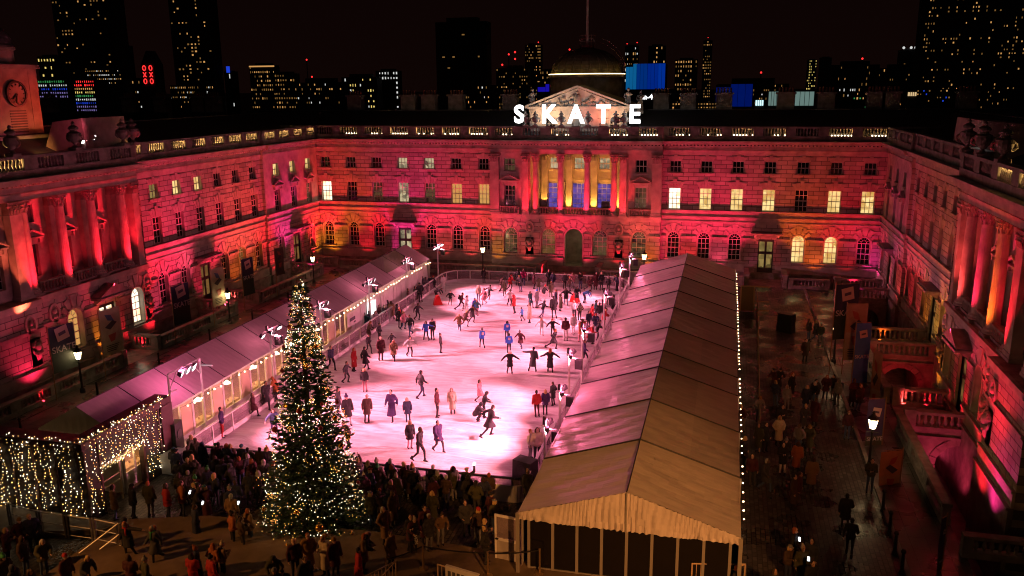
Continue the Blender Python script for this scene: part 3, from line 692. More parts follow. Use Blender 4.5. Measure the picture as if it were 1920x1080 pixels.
balus('dark stone balustrade fragment lowest in the corner beside red rusticated wall',(10.4,31.2),(15,31.2))
for a,b,t in ((-40.5,-36.6,'half hidden behind the cafe tent, by amber lit arches'),(-32.4,-18.6,'behind the far end of the rink, with glowing balusters'),(-12.0,2.0,'behind the rink end next to the big tent'),(6.3,10.0,'past the dark canopied door at the lane end')):
    balus('stone balustrade '+t,(a,83.75),(b,83.75))
# ------------------------------------------------------------------ ICE
def icemat():
    m=bpy.data.materials.new('scraped_ice'); m.use_nodes=True
    n=m.node_tree.nodes; l=m.node_tree.links; b=n['Principled BSDF']
    tc=n.new('ShaderNodeTexCoord')
    rt=n.new('ShaderNodeMapping'); rt.inputs['Rotation'].default_value=(0,0,R(38)); rt.inputs['Scale'].default_value=(.75,1.25,1); l.new(tc.outputs['Object'],rt.inputs[0])
    t=n.new('ShaderNodeTexNoise'); t.inputs['Scale'].default_value=.5; t.inputs['Detail'].default_value=7; t.inputs['Roughness'].default_value=.62; t.inputs['Distortion'].default_value=.8; l.new(rt.outputs[0],t.inputs[0])
    r2=n.new('ShaderNodeMapping'); r2.inputs['Scale'].default_value=(.5,1.7,1); r2.inputs['Rotation'].default_value=(0,0,R(-12)); l.new(tc.outputs['Object'],r2.inputs[0])
    t2=n.new('ShaderNodeTexNoise'); t2.inputs['Scale'].default_value=1.5; t2.inputs['Detail'].default_value=6; l.new(r2.outputs[0],t2.inputs[0])
    a=n.new('ShaderNodeMath'); a.operation='MULTIPLY_ADD'; a.inputs[1].default_value=.45; l.new(t2.outputs[0],a.inputs[0]); l.new(t.outputs[0],a.inputs[2])
    cr_=n.new('ShaderNodeValToRGB'); e=cr_.color_ramp.elements
    e[0].position=.55; e[0].color=(.68,.57,.61,1); e[1].position=.86; e[1].color=(.96,.95,.96,1); x=e.new(.68); x.color=(.80,.72,.75,1)
    l.new(a.outputs[0],cr_.inputs[0]); l.new(cr_.outputs[0],b.inputs['Base Color'])
    rr=n.new('ShaderNodeMapRange'); rr.inputs[1].default_value=.55; rr.inputs[2].default_value=.8; rr.inputs[3].default_value=.38; rr.inputs[4].default_value=.75; l.new(a.outputs[0],rr.inputs[0]); l.new(rr.outputs[0],b.inputs['Roughness'])
    b.inputs['Specular IOR Level'].default_value=.25
    prev=cr_.outputs[0]
    for ang,sc,st in ((25,2.2,26),(-50,2.0,30),(80,1.6,24)):   # blade cuts
        mp=n.new('ShaderNodeMapping'); mp.inputs['Rotation'].default_value=(0,0,R(ang)); mp.inputs['Scale'].default_value=(.16,st*.16,1)
        wn=n.new('ShaderNodeTexNoise'); wn.inputs['Scale'].default_value=.15; l.new(tc.outputs['Object'],wn.inputs[0])
        va=n.new('ShaderNodeVectorMath'); va.operation='MULTIPLY_ADD'; va.inputs[1].default_value=(5,5,0); l.new(wn.outputs['Color'],va.inputs[0]); l.new(tc.outputs['Object'],va.inputs[2]); l.new(va.outputs[0],mp.inputs[0])
        q=n.new('ShaderNodeTexNoise'); q.inputs['Scale'].default_value=sc; q.inputs['Detail'].default_value=3; l.new(mp.outputs[0],q.inputs[0])
        mr=n.new('ShaderNodeMapRange'); mr.inputs[1].default_value=.57; mr.inputs[2].default_value=.68; l.new(q.outputs[0],mr.inputs[0])
        mm=n.new('ShaderNodeMath'); mm.operation='MULTIPLY'; mm.inputs[1].default_value=.8; l.new(mr.outputs[0],mm.inputs[0])
        mx=n.new('ShaderNodeMix'); mx.data_type='RGBA'; l.new(mm.outputs[0],mx.inputs[0]); l.new(prev,mx.inputs[6]); mx.inputs[7].default_value=(.97,.96,.97,1) if ang>0 else (.55,.42,.46,1); prev=mx.outputs[2]
    l.new(prev,b.inputs['Base Color'])
    bp=n.new('ShaderNodeBump'); bp.inputs['Strength'].default_value=.12; bp.inputs['Distance'].default_value=.02; l.new(a.outputs[0],bp.inputs['Height']); l.new(bp.outputs[0],b.inputs['Normal'])
    return m
RX0,RX1,RY0,RY1=-26.75,-8.5,35.7,79.9
def rink_outline(rb=2.2,rf=.6,o=0):
    pts=[]
    for cx,cy_,r,a0 in ((RX1-rf,RY0+rf,rf,-90),(RX1-rb,RY1-rb,rb,0),(RX0+rb,RY1-rb,rb,90),(RX0+rf,RY0+rf,rf,180)):
        for k in range(9):
            a=R(a0+90*k/8); pts.append((cx+(r+o)*math.cos(a),cy_+(r+o)*math.sin(a)))
    return pts
ol=rink_outline()
mb=MB(); mb.prism(ol,-.16,0,'z'); tag(mb.build('ice',[icemat()],None,loc=(0,0,0)),kind='structure')
glassm=bpy.data.materials.new('perspex'); glassm.use_nodes=True
_n=glassm.node_tree.nodes;_l=glassm.node_tree.links
_tr=_n.new('ShaderNodeBsdfTransparent'); _tr.inputs[0].default_value=(.86,.82,.84,1)
_mx=_n.new('ShaderNodeMixShader'); _mx.inputs[0].default_value=.28
_l.new(_tr.outputs[0],_mx.inputs[1]); _l.new(_n['Principled BSDF'].outputs[0],_mx.inputs[2]); _n['Principled BSDF'].inputs['Base Color'].default_value=(.6,.5,.55,1); _n['Principled BSDF'].inputs['Roughness'].default_value=.25
_l.new(_mx.outputs[0],_n['Material Output'].inputs[0])
def barrier():
    root=thing('rink_barrier','white kickboards, clear panels and pale handrail fencing round the pink ice rink','barrier',(RX0,RY0,0))
    K=MB();G=MB();P=MB();H=MB(); off=Vector((RX0,RY0,0)); n=len(ol); per=0
    pts=[Vector((x,y,0))-off for x,y in ol]
    # perimeter walk
    loop=pts+[pts[0]]
    for i in range(n):
        a,b=loop[i],loop[i+1]; d=b-a; L=d.length
        if L<1e-4: continue
        d.normalize(); nn=Vector((d.y,-d.x,0)); front=abs(a.y-0)<.7 and abs(b.y)<.7
        def bx(M,z0,z1,o0,o1,m=0):
            p,q,r_,s_=a+nn*o0,b+nn*o0,b+nn*o1,a+nn*o1; i0=len(M.v)
            M.v+=[(*v.xy,z0) for v in (p,q,r_,s_)]+[(*v.xy,z1) for v in (p,q,r_,s_)]
            for f_ in ((0,3,2,1),(4,5,6,7),(0,1,5,4),(1,2,6,5),(2,3,7,6),(3,0,4,7)): M.f.append(tuple(i0+k for k in f_)); M.m.append(m)
        kz=.26 if not front else .75
        bx(K,-.15,kz,.0,.09); bx(G,kz,1.08,.035,.05); bx(H,1.083,1.16,-.02,.1,1 if front else 0)
        m_=max(1,int(L/1.95))
        if L>1:
            for k in range(m_+1):
                p=a+d*(L*k/m_); P.box(p.x-.04,p.x+.04,p.y-.04,p.y+.04,-.1,1.08,1 if front else 0); P.cut()
        elif i%3==0: P.box(a.x-.03,a.x+.03,a.y-.03,a.y+.03,0,1.08); P.cut()
    K.build('kickboard',[mat('white_board',(.86,.84,.85),.4)],root); G.build('clear_panel',[glassm],root); P.build_each('post',[WHITEP,BLACK],root); H.build('handrail',[WHITEP,BLACK],root)
barrier()
# ------------------------------------------------------------------ TENTS
def fabric(name,c,rough=.42,noise=.1,trans=.0,bump=.35,bs=1.6,stretch=(1,3,1)):
    return mat(name,c,rough,noise=noise,nscale=1.2,bump=bump,bscale=bs,stretch=stretch,spec=.4)
FAB1=fabric('pvc_white',(.62,.56,.54),.5,bump=.35); FAB2=fabric('pvc_cream',(.52,.47,.46),.36,bump=.4,noise=.16); FAB3=fabric('pvc_grey',(.56,.51,.50),.58,bump=.35)
SEAM=mat('keder_seam',(.03,.028,.028),.6)
ALU=mat('aluminium_frame',(.55,.53,.5),.4,metal=.6)
def bigtent():
    y0=29.37; root=thing('event_tent','long white gabled event tent beside the rink with pale ruched gable','tent',(-3.06,y0,GZ)); ox=-3.06
    xl,xr,xm=-7.29-ox,1.16-ox,0.0; ze,zr=2.87-GZ,4.21-GZ; ys=[0,5,10,15,18,23,28,33,38,43,48]
    rd=random.Random(5); S=MB(); SM=MB()
    for a,b in zip(ys,ys[1:]):
        for sd in (xl,xr):
            # two fabric widths per bay per slope, sagging slightly between frames
            for h0,h1 in ((0,.5),(.5,1)):
                nx,ny=6,12
                mi=rd.choice((0,1,1,2)) if a>=5 else 0
                for i in range(nx):
                    for j in range(ny):
                        def P(u,v):
                            t=h0+(h1-h0)*u; x=xm+(sd-xm)*t; y=a+(b-a)*v; z=zr+(ze-zr)*t-.13*math.sin(math.pi*v)*(.4+.6*math.sin(math.pi*t))+.02*math.sin(9*t+4*v*6.28+a)*math.sin(math.pi*v)+.012*math.sin(23*t-7*v)*math.sin(math.pi*v)
                            return (x,y,z)
                        q=[P(i/nx,j/ny),P((i+1)/nx,j/ny),P((i+1)/nx,(j+1)/ny),P(i/nx,(j+1)/ny)]
                        if sd<xm: q=q[::-1]
                        S.quad(*q,mi)
    for y in ys[1:-1]:
        for sd in (xl,xr): SM.tube((xm,y,zr+.012),(sd,y,ze+.012),.045,5)
    SM.tube((xm,0,zr+.02),(xm,48,zr+.02),.03,5)
    S.build('roof',[FAB1,FAB2,FAB3],root,True); SM.build('seam',[SEAM],root)
    # gable valance, ruched
    V=MB(); n=150
    for (xa,xb) in ((xl,xm),(xm,xr)):
        for k in range(n//2):
            def VP(t,u):
                x=xa+(xb-xa)*t; zt=ze+(zr-ze)*(1-abs(x-xm)/(xr-xm)); zb=ze-.28; z=zt+(zb-zt)*u
                amp=.05*min(1,abs(zt-zb)/.8+.3)
                return (x,-.02-amp*(math.sin(t*61+9*math.sin(t*7)+2*math.sin(u*3))*(.3+.7*u)+.6*math.sin(t*137+5*math.sin(t*11)+u*4)),z)
            m=5
            for j in range(m): V.quad(VP(k/(n//2),j/m),VP((k+1)/(n//2),j/m),VP((k+1)/(n//2),(j+1)/m),VP(k/(n//2),(j+1)/m))
    V.build('gable_valance',[FAB1],root,True)
    Fm=MB(); Gm=MB(); yb=.45; zb=.0; zt=ze-.16; np_=8; pw=(xr-xl-.7)/np_
    x=xl+.35
    for k in range(np_+1):
        Fm.box(x+k*pw-.055,x+k*pw+.055,yb-.06,yb+.06,zb,zt)
    Fm.box(xl+.35,xr-.35,yb-.05,yb+.05,zt-.12,zt); Fm.box(xl+.35,xr-.35,yb-.05,yb+.05,zb,zb+.42)
    Fm.tube((xm,-.06,zr-.02),(xm,-.06,ze-.3),.035,6)
    for k in range(np_): Gm.quad((x+k*pw,yb,zb+.42),(x+(k+1)*pw,yb,zb+.42),(x+(k+1)*pw,yb,zt),(x+k*pw,yb,zt)); Gm.cut()
    # slatted board inside the first panel
    for j in range(13): Fm.box(x+.08,x+pw-.08,yb+.05,yb+.08,.6+j*.14,.6+j*.14+.05)
    Fm.build('glazing_frame',[ALU],root)
    Gm.build_each('glazing',[mat('tent_glazing',(.010,.009,.009),.12,spec=.5)],root)
    Sd=MB(); Sd.quad((xl+.05,.4,0),(xl+.05,48,0),(xl+.05,48,ze),(xl+.05,.4,ze)); Sd.quad((xr-.05,.4,0),(xr-.05,48,0),(xr-.05,48,ze),(xr-.05,.4,ze)); Sd.poly([(xl,48,0),(xr,48,0),(xr,48,ze),(xm,48,zr),(xl,48,ze)])
    Sd.build('side_wall',[FAB3],root)
    Fr=MB()
    for y in ys:
        for xx in (xl,xr): Fr.box(xx-.07,xx+.07,y-.06,y+.06,0,ze-.02); Fr.cut()
    Fr.build_each('leg',[ALU],root)
    # side door leaning open at the near corner
    d=thing('white_door','open white half glazed door at the near corner of the big tent','door',(-7.9,30.1,GZ+.25)); d.rotation_euler.z=R(-8)
    D1=MB(); 
    for a,b,c,e in ((-.55,-.47,0,2.1),(.47,.55,0,2.1),(-.469,.469,0,.12),(-.469,.469,2.0,2.1),(-.469,.469,.95,1.07)): D1.box(a,b,-.03,.03,c,e)
    D1.build('door_frame',[WHITEP],d); D2=MB(); D2.box(-.469,.469,-.012,.012,.121,.949,1); D2.box(-.469,.469,-.012,.012,1.071,1.999,0); D2.build('panel',[glassm,mat('door_panel',(.45,.42,.4),.5)],d); D3=MB(); D3.box(-.5,-.38,-.08,-.03,1.0,1.06); D3.build('handle',[BLACK],d)
    return root
BIGT=bigtent()
CLEAR=bpy.data.materials.new('clear_roof_film'); CLEAR.use_nodes=True
_n=CLEAR.node_tree.nodes;_l=CLEAR.node_tree.links; _t=_n.new('ShaderNodeBsdfTransparent'); _t.inputs[0].default_value=(.8,.82,.78,1); _m=_n.new('ShaderNodeMixShader'); _m.inputs[0].default_value=.3
_l.new(_t.outputs[0],_m.inputs[1]); _l.new(_n['Principled BSDF'].outputs[0],_m.inputs[2]); _l.new(_m.outputs[0],_n['Material Output'].inputs[0]); _n['Principled BSDF'].inputs['Base Color'].default_value=(.45,.45,.42,1); _n['Principled BSDF'].inputs['Roughness'].default_value=.2
def cafetent():
    y0=32.25; ox=-29.93; root=thing('cafe_tent','long low cafe tent with glazed front and bulb string along the rink','tent',(ox,y0,GZ))
    hw=2.4; ze,zr=2.87-GZ,4.21-GZ; nb=15; bay=2.94; L=nb*bay
    S=MB();SM=MB()
    FABL=fabric('pvc_plum',(.50,.41,.44),.45)
    for k in range(nb):
        a,b=k*bay,(k+1)*bay
        for sd in (1,-1):
            clear=sd==1 and k in (12,13)
            for i in range(3):
                for j in range(6):
                    def P(u,v): t=u/3; return (sd*hw*t,a+(b-a)*v/6,zr+(ze-zr)*t-.045*math.sin(math.pi*v/6)*math.sin(math.pi*(.1+.8*t)))
                    q=[P(i,j),P(i+1,j),P(i+1,j+1),P(i,j+1)]
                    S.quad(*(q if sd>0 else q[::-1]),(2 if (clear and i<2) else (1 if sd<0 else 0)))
    for k in range(1,nb): SM.tube((0,k*bay,zr+.004),(hw,k*bay,ze+.004),.022,5); SM.tube((0,k*bay,zr+.004),(-hw,k*bay,ze+.004),.02,5)
    SM.tube((0,0,zr+.015),(0,L,zr+.015),.025,5)
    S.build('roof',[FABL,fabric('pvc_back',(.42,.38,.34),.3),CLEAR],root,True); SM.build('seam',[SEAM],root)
    V=MB()
    for e in (0,L):
        n=40
        for k in range(n):
            def VP(t,u): x=-hw+2*hw*t; zt=zr-(zr-ze)*abs(x)/hw; return (x,e+.04*math.sin(t*70)*u,zt+(ze-.25-zt)*u)
            for j in range(3): V.quad(VP(k/n,j/3),VP((k+1)/n,j/3),VP((k+1)/n,(j+1)/3),VP(k/n,(j+1)/3))
        V.cut()
    V.build_each('gable_valance',[fabric('pvc_gable',(.46,.42,.38),.55)],root,True)
    Fm=MB();G=MB();W=MB(); xw=hw-.25
    for k in range(nb):
        a,b=k*bay,(k+1)*bay; zt=ze-.12
        Fm.box(xw-.06,xw+.06,a-.08,a+.08,0,zt)
        if k<9:
            for t in (.33,.62): Fm.box(xw-.04,xw+.04,a+bay*t-.04,a+bay*t+.04,.9,zt)
            Fm.box(xw-.05,xw+.05,a,b,zt-.12,zt); W.box(xw-.03,xw+.03,a+.08,b-.08,0,.95); W.box(xw-.03,xw+.03,a+bay*.66,b-.08,.953,zt-.12,1)
            G.quad((xw,a+.08,.95),(xw,a+bay*.66,.95),(xw,a+bay*.66,zt-.12),(xw,a+.08,zt-.12)); G.cut()
        else:
            for j in range(5): W.box(xw-.04+.02*(j%2),xw+.02+.02*(j%2),a+.08+j*(bay-.16)/5,a+.08+(j+1)*(bay-.16)/5-.02,0,zt,0)
    W.quad((-hw,0,0),(-hw,L,0),(-hw,L,ze),(-hw,0,ze),2); W.quad((-hw,L,0),(hw,L,0),(hw,L,ze),(-hw,L,ze),2); W.quad((-hw,0,0),(hw,0,0),(hw,0,ze),(-hw,0,ze),2)
    W.quad((-hw,0,.12),(hw,0,.12),(hw,L,.12),(-hw,L,.12),3)
    W.build('wall_panel',[WHITEP,mat('cream_board',(.72,.6,.42),.6),FAB3,mat('plank_floor',(.16,.1,.06),.5,noise=.3)],root); Fm.build('glazing_frame',[WHITEP],root); G.build_each('glazing',[glassm],root)
    E_=MB()
    for k in range(1,9):
        for t in (.3,): E_.lathe((xw-.75,k*bay-bay*.45,1.95),[(.05,.2),(.24,.02),(.24,0)],12); E_.cut()
    E_.build_each('pendant_lamp',[emis('pendant_glow',(1,.78,.5),6)],root)
    T=MB()
    for k in range(9):
        y=k*bay+1.2; T.box(xw-.75,xw-.2,y-.7,y+.7,.95,1.0,0)
        for q in (-.55,.55): T.tube((xw-.45,y+q,.12),(xw-.45,y+q,.95),.03,5,1)
        for q in range(3): T.lathe((xw-.5,y-.5+q*.5,1.003),[(.04,0),(.06,.12),(.05,.16)],6,0)
        T.cut()
    T.build_each('counter_table',[mat('pale_wood',(.45,.33,.2),.5),BLACK],root)
    return root
CAFE=cafetent()
# festoon bulbs along the tent eaves
BULB=emis('warm_bulb',(1,.62,.33),14)
def festoon(name,label,p,q,step,sag=.12,r=.055,span=2.94):
    p=Vector(p);q=Vector(q);L=(q-p).length; root=thing(name,label,'string lights',p); W=MB();B=MB(); n=int(L/step); rd=random.Random(2); prev=None
    for k in range(n+1):
        t=k/n; s=(t*L/span)%1; v=(q-p)*t+Vector((0,0,-sag*math.sin(math.pi*s)))
        if prev is not None: W.tube(prev,v,.012,4)
        prev=v
        if rd.random()<.95: B.ball(v+Vector((0,0,-.05)),r*rd.uniform(.8,1.15),0,4); B.cut()
    W.build('cable',[BLACK],root); B.build_each('bulb',[BULB],root); return root
festoon('festoon_lights','row of warm round bulbs strung under the cafe tent eave facing the ice',(-27.38,36.6,2.72),(-27.42,76.2,2.72),.62)
festoon('festoon_lights','line of small white bulbs down the lane side eave of the big tent',(1.3,30.5,2.72),(1.3,77.0,2.72),.8,r=.036,span=5)
# posters on the cafe tent wall
def board(label,loc,rz,w_,h,base,deco):
    t=thing('poster',label,'poster',loc,rz); m=MB(); m.box(-w_/2,w_/2,-.03,0,0,h); m.build('panel',[base],t); d=MB(); deco(d); d.build('print',[mat('poster_ink',(.1,.1,.12),.5),mat('poster_pale',(.7,.68,.62),.5)],t)
def deco1(d):
    d.box(-.5,.5,.001,.006,.35,.62,0); d.box(-.1,.55,.001,.006,.7,.95,1); d.box(-.55,-.2,.001,.006,.12,.25,0)
board('white framed notice with dark print hung on the cafe tent wall',(-27.62,58.6,1.15),R(-90),1.9,1.1,WHITEP,deco1)
lw=thing('lit_window','small bright white hatch in the cafe tent wall','hatch',(-27.62,62.4,1.0),R(-90)); m=MB(); m.box(-.75,.75,-.02,.02,0,1.05); m.build('panel',[emis('white_hatch',(1,.85,.85),3)],lw); m=MB(); m.box(.25,.31,.021,.05,0,1.05); m.box(-.79,-.75,-.03,.04,-.04,1.09); m.box(.75,.79,-.03,.04,-.04,1.09); m.build('frame',[WHITEP],lw)
# ------------------------------------------------------------------ fairy light pavilion, near corner
def fairy():
    x0,x1,y0,y1,zt=-40,-27.33,29.45,35.75,3.73
    root=thing('entrance_pavilion','dark red box entrance draped with curtains of warm fairy lights','pavilion',(x1,y0,GZ)); dk=mat('oxblood_panel',(.085,.03,.028),.45,noise=.25,nscale=2); dk2=mat('dark_slat',(.03,.016,.014),.6)
    W=MB(); h=zt-GZ
    # front wall (faces -y) and side wall (faces +x), fascia frames
    W.box(x0-x1,-.25,.0,.25,0,h-.35,1); W.box(-.25,0,0,.9,0,h-.35,1); W.box(-.25,0,3.9,y1-y0,0,h-.35,1); W.box(-.25,0,.9,3.9,2.3,h-.35,1)
    W.box(x0-x1,.06,-.08,.9,h-.345,h,0); W.box(-.85,.06,.903,y1-y0,h-.345,h,0)
    for k in range(10): x=-.3-k*1.2; W.box(x-.05,x+.05,-.04,-.002,0,h-.35,0)
    for y in (.0,.9,3.9,5.2,y1-y0-.1): W.box(.003,.06,y,y+.1,0,h-.35,0)
    W.box(.004,.1,y1-y0-.9,y1-y0,0,h-.345,0)
    W.build('wall',[dk,dk2],root)
    Dr=MB(); Dr.box(-.2,-.12,1.0,1.08,0,2.2); Dr.box(-.2,-.12,2.3,2.38,0,2.2); Dr.box(-.2,-.12,1.08,2.3,2.12,2.2); Dr.box(-.18,-.14,1.08,2.3,1.0,1.08); Dr.box(-.18,-.14,1.08,2.3,1.35,1.4); Dr.build('door_frame',[mat('cream_paint',(.6,.5,.32),.5)],root)
    rd=random.Random(11); A=MB();B=MB();C=MB(); wires=MB()
    def bulb(p):
        M=rd.choices((A,B),(.45,.55))[0]; r=rd.choice((.013,.016,.02,.028))
        x,y,z=p; i=len(M.v); M.v+=[(x+r,y,z),(x-r,y,z),(x,y+r,z),(x,y-r,z),(x,y,z+r),(x,y,z-r)]
        for a,b,c in ((0,2,4),(2,1,4),(1,3,4),(3,0,4),(2,0,5),(1,2,5),(3,1,5),(0,3,5)): M.f.append((i+a,i+b,i+c)); M.m.append(0)
    def strand(x,y,nx,ny,top,bot):
        z=top; ph=rd.uniform(0,6); pts=[]
        while z>bot:
            o=.05+.03*math.sin(z*5+ph); s=.09*math.sin(z*2.1+ph)+rd.uniform(-.07,.07); p=(x+nx*o+ny*s,y+ny*o+nx*s,z); pts.append(p)
            if rd.random()<.9: bulb(p)
            z-=rd.uniform(.09,.2)
        for a,b in zip(pts[::2],pts[2::2]): wires.tube(a,b,.005,3,0)
    x=x0-x1+.1
    while x<-.05:
        if math.sin(x*5.2)>-.75 or rd.random()<.3: strand(x,-.05,0,-1,h-.15,rd.uniform(.0,.55))
        x+=rd.uniform(.16,.30)
    y=.1
    while y<y1-y0-.8:
        bot=rd.uniform(.1,.6)
        if .9<y<3.9: bot=2.35
        strand(.05,y,1,0,h-.1,bot); y+=rd.uniform(.17,.3)
    for k in range(130): bulb((.08+rd.uniform(0,.12),.7+3.4*rd.random(),2.15+.38*rd.random()**2+.1*math.sin(k)))
    for k in range(90): bulb((x0-x1+rd.random()*(x1-x0),rd.uniform(-.05,.6)*rd.random(),h+.02)); bulb((rd.uniform(-.5,.05)*rd.random(),rd.random()*(y1-y0),h+.02))
    wires.build('light_wire',[BLACK],root)
    for M,m in ((A,emis('bulb_cool_white',(1,.82,.55),7.5)),(B,emis('bulb_gold',(1,.5,.13),5))):
        m.cycles.emission_sampling='NONE'; o=M.build('fairy_bulb',[m],root); o['kind']='stuff'
fairy()
# ------------------------------------------------------------------ CHRISTMAS TREE
def xmastree():
    cx,cy_=-17.3,31.7; H=11.15; root=thing('christmas_tree','tall narrow Christmas tree wrapped in white and gold lights before the rink','tree',(cx,cy_,GZ))
    rd=random.Random(4)
    def rad(z): t=max(0,1-z/H); return .16+2.42*(t**.95)*(.93+.07*math.sin(z*3.1))
    T=MB(); T.lathe((0,0,0),[(.2,0),(.15,4),(.04,H)],10); T.build('trunk',[mat('bark',(.06,.04,.025),.9,noise=.3)],root)
    L=MB(); 
    # whorls of drooping boughs, each carrying needle sprays
    z=.35
    while z<H-.1:
        r=rad(z); nb=max(7,int(r*13))
        for k in range(nb):
            a=2*math.pi*(k+rd.random()*.8)/nb; rr=r*rd.uniform(.8,1.1); dz=-.22*rr*.5+.12
            ca,sa=math.cos(a),math.sin(a); n=max(3,int(rr*5.5))
            for j in range(n):
                t=.32+.68*(j+rd.random())/n; bx,by,bz=rr*t*ca,rr*t*sa,z+dz*t+rd.uniform(-.1,.1)
                for q in range(3):
                    b=a+rd.uniform(-1.1,1.1); ln=rd.uniform(.16,.34)*(1.1-.35*t); w_=ln*.26; up=rd.uniform(-.35,.35)
                    d=Vector((math.cos(b),math.sin(b),up)); s=Vector((-math.sin(b),math.cos(b),rd.uniform(-.6,.6))).normalized()*w_
                    p=Vector((bx,by,bz)); L.poly([p-s*.4,p+d*ln*.5-s,p+d*ln,p+d*ln*.5+s,p+s*.4],rd.choice((0,0,1)))
        z+=.24 if z<8 else .17
    o=L.build('crown',[mat('fir_dark',(.018,.045,.02),.6),mat('fir_light',(.035,.075,.03),.6)],root)
    A=MB();B=MB();C=MB();Rd=MB(); wires=MB()
    def bulb(M,p,r):
        x,y,z=p; i=len(M.v); M.v+=[(x+r,y,z),(x-r,y,z),(x,y+r,z),(x,y-r,z),(x,y,z+r),(x,y,z-r)]
        for a,b,c in ((0,2,4),(2,1,4),(1,3,4),(3,0,4),(2,0,5),(1,2,5),(3,1,5),(0,3,5)): M.f.append((i+a,i+b,i+c)); M.m.append(0)
    # garlands of lights sagging between points
    for s in range(125):
        z=H*(rd.random()**1.25)*.95+.75; a=rd.uniform(0,6.283); ln=rd.uniform(.5,1.6); n=int(ln/.11); sag=rd.uniform(.05,.3)*(1 if z>1.6 else .3); sl=rd.uniform(-.35,.35); prev=None
        for k in range(n):
            t=k/max(1,n-1); zz=z+sl*t-sag*math.sin(math.pi*t); r=rad(max(0,zz))*rd.uniform(.93,1.03); aa=a+ln*t/max(.3,r)
            p=(r*math.cos(aa),r*math.sin(aa),zz+rd.uniform(-.02,.02)); bulb(A if rd.random()<.7 else B,p,rd.choice((.011,.014,.018,.025)))
            if prev: wires.tube(prev,p,.006,3)
            prev=p
    for k in range(1500):
        z=H*(rd.random()**1.3)*.96+.35; r=rad(z)*rd.uniform(.72,1.06); a=rd.uniform(0,6.283)
        bulb(rd.choices((A,B,C),(.28,.6,.12))[0],(r*math.cos(a),r*math.sin(a),z),rd.uniform(.008,.02))
    for k in range(26):  # clusters of gold leaf decoration
        z=H*(rd.random()**1.3)*.9+.3; a=rd.uniform(0,6.283); r=rad(z)*1.03; c=Vector((r*math.cos(a),r*math.sin(a),z))
        for j in range(16): bulb(B if j%3 else C,c+Vector((rd.gauss(0,.13),rd.gauss(0,.13),rd.gauss(0,.13))),rd.uniform(.014,.022))
    wires.build('light_wire',[mat('green_wire',(.01,.03,.012),.6)],root)
    for M,m in ((A,emis('tree_white',(1,.86,.6),5.5)),(B,emis('tree_gold',(1,.52,.1),3)),(C,emis('tree_amber',(1,.26,.05),2))):
        m.cycles.emission_sampling='NONE'; o=M.build('light_bulb',[m],root); o['kind']='stuff'
    gold=mat('gold_bauble',(.75,.42,.10),.22,metal=.9); red=mat('red_bauble',(.28,.012,.012),.35)
    bm_=MB(); bm_.ball((0,0,0),.1,0,8); bm_.tube((0,0,.1),(0,0,.14),.02,6); bme=bm_.mesh('bauble',[gold],True)
    for k in range(52):
        z=H*(rd.random()**1.25)*.92+.3; a=rd.uniform(0,6.283); r=rad(z)*1.04; o=link('bauble',bme,root,(r*math.cos(a),r*math.sin(a),z)); o.scale=(1,)*3
        s=rd.choice((.8,1,1,1.25)); 
        if k<2: s=1.9
        o.scale=(s,s,s)
        if k%3==0: setmat(o,0,red)
    b=MB(); b.box(-.8,.8,-.8,.8,0,.28); b.build('planter_base',[BLACK],root)
    return root
TREE=xmastree()
# ------------------------------------------------------------------ SKATE letters on the parapet
def letters():
    glow=emis('letter_glow',(1,.97,.95),4.5); z0=15.38; y=D-1.1
    for ch,px in (('S',973.5),('K',1031),('A',1080),('T',1131),('E',1190.5)):
        p=uy(px,230,y); c=bpy.data.curves.new('letter','FONT'); c.body=ch; c.size=2.62; c.extrude=.11; c.align_x='CENTER'; c.offset=.07
        o=bpy.data.objects.new('letter_tmp',c); COL.objects.link(o); bpy.context.view_layer.update()
        me=bpy.data.meshes.new_from_object(o); bpy.data.objects.remove(o)
        for q in me.polygons: q.material_index=0
        me.materials.clear(); me.materials.append(glow)
        x=[v.co.x for v in me.vertices]; yy=[v.co.y for v in me.vertices]; mid=(min(x)+max(x))/2; lo=min(yy); s=1.86/(max(yy)-lo)
        for v in me.vertices: v.co=(( v.co.x-mid)*s*.92,-v.co.z,(v.co.y-lo)*s)
        t=thing('illuminated_letter','glowing white letter %s of the SKATE sign above the parapet'%ch,'letter',(p.x,y,z0))
        link('face',me,t); b=MB(); 
        for sx in (-.3,.3): b.box(sx-.03,sx+.03,-.03,.03,-.33,.02)
        b.box(-.45,.45,-.1,.1,-.33,-.28); b.tube((-.4,.06,0),(-.4,.5,-.3),.025,5); b.tube((.4,.06,0),(.4,.5,-.3),.025,5); b.tube((-.6,.12,.5),(.6,.12,.5),.025,5); b.tube((-.6,.12,1.3),(.6,.12,1.3),.025,5); b.build('support_frame',[BLACK],t)
letters()
for i,(px,yy,t) in enumerate(((985,D-1,'just after the letter S'),(1003,D-1,'nearest left of the letter K'),(1052,D-1,'between the letters K and A'),(1102,D-1,'between the letters A and T'),(1154,D-1,'after the letter T'),(1170,D-1,'nearest before the letter E'))):
    p=uy(px,232,yy-.0); o=link('stone_urn',URN,None,(p.x,D-.85,15.06)); tag(o,'stone urn on the centre parapet '+t,'urn','urns on the centre parapet')
for k,(Y,t) in enumerate(((40.4,'by the clock turret, lowest in view'),(44.6,'in front of the amber turret base'),(50.0,'beside the white floodlights'),(54.9,'first of a close pair before the lit balusters'),(56.0,'second of a close pair before the lit balusters'))):
    o=link('stone_urn',URN,None,(XL+1.45,Y,15.06)); tag(o,'dark stone urn on the pavilion parapet '+t,'urn','urns on the wing parapet'); o.scale=(1.25,)*3
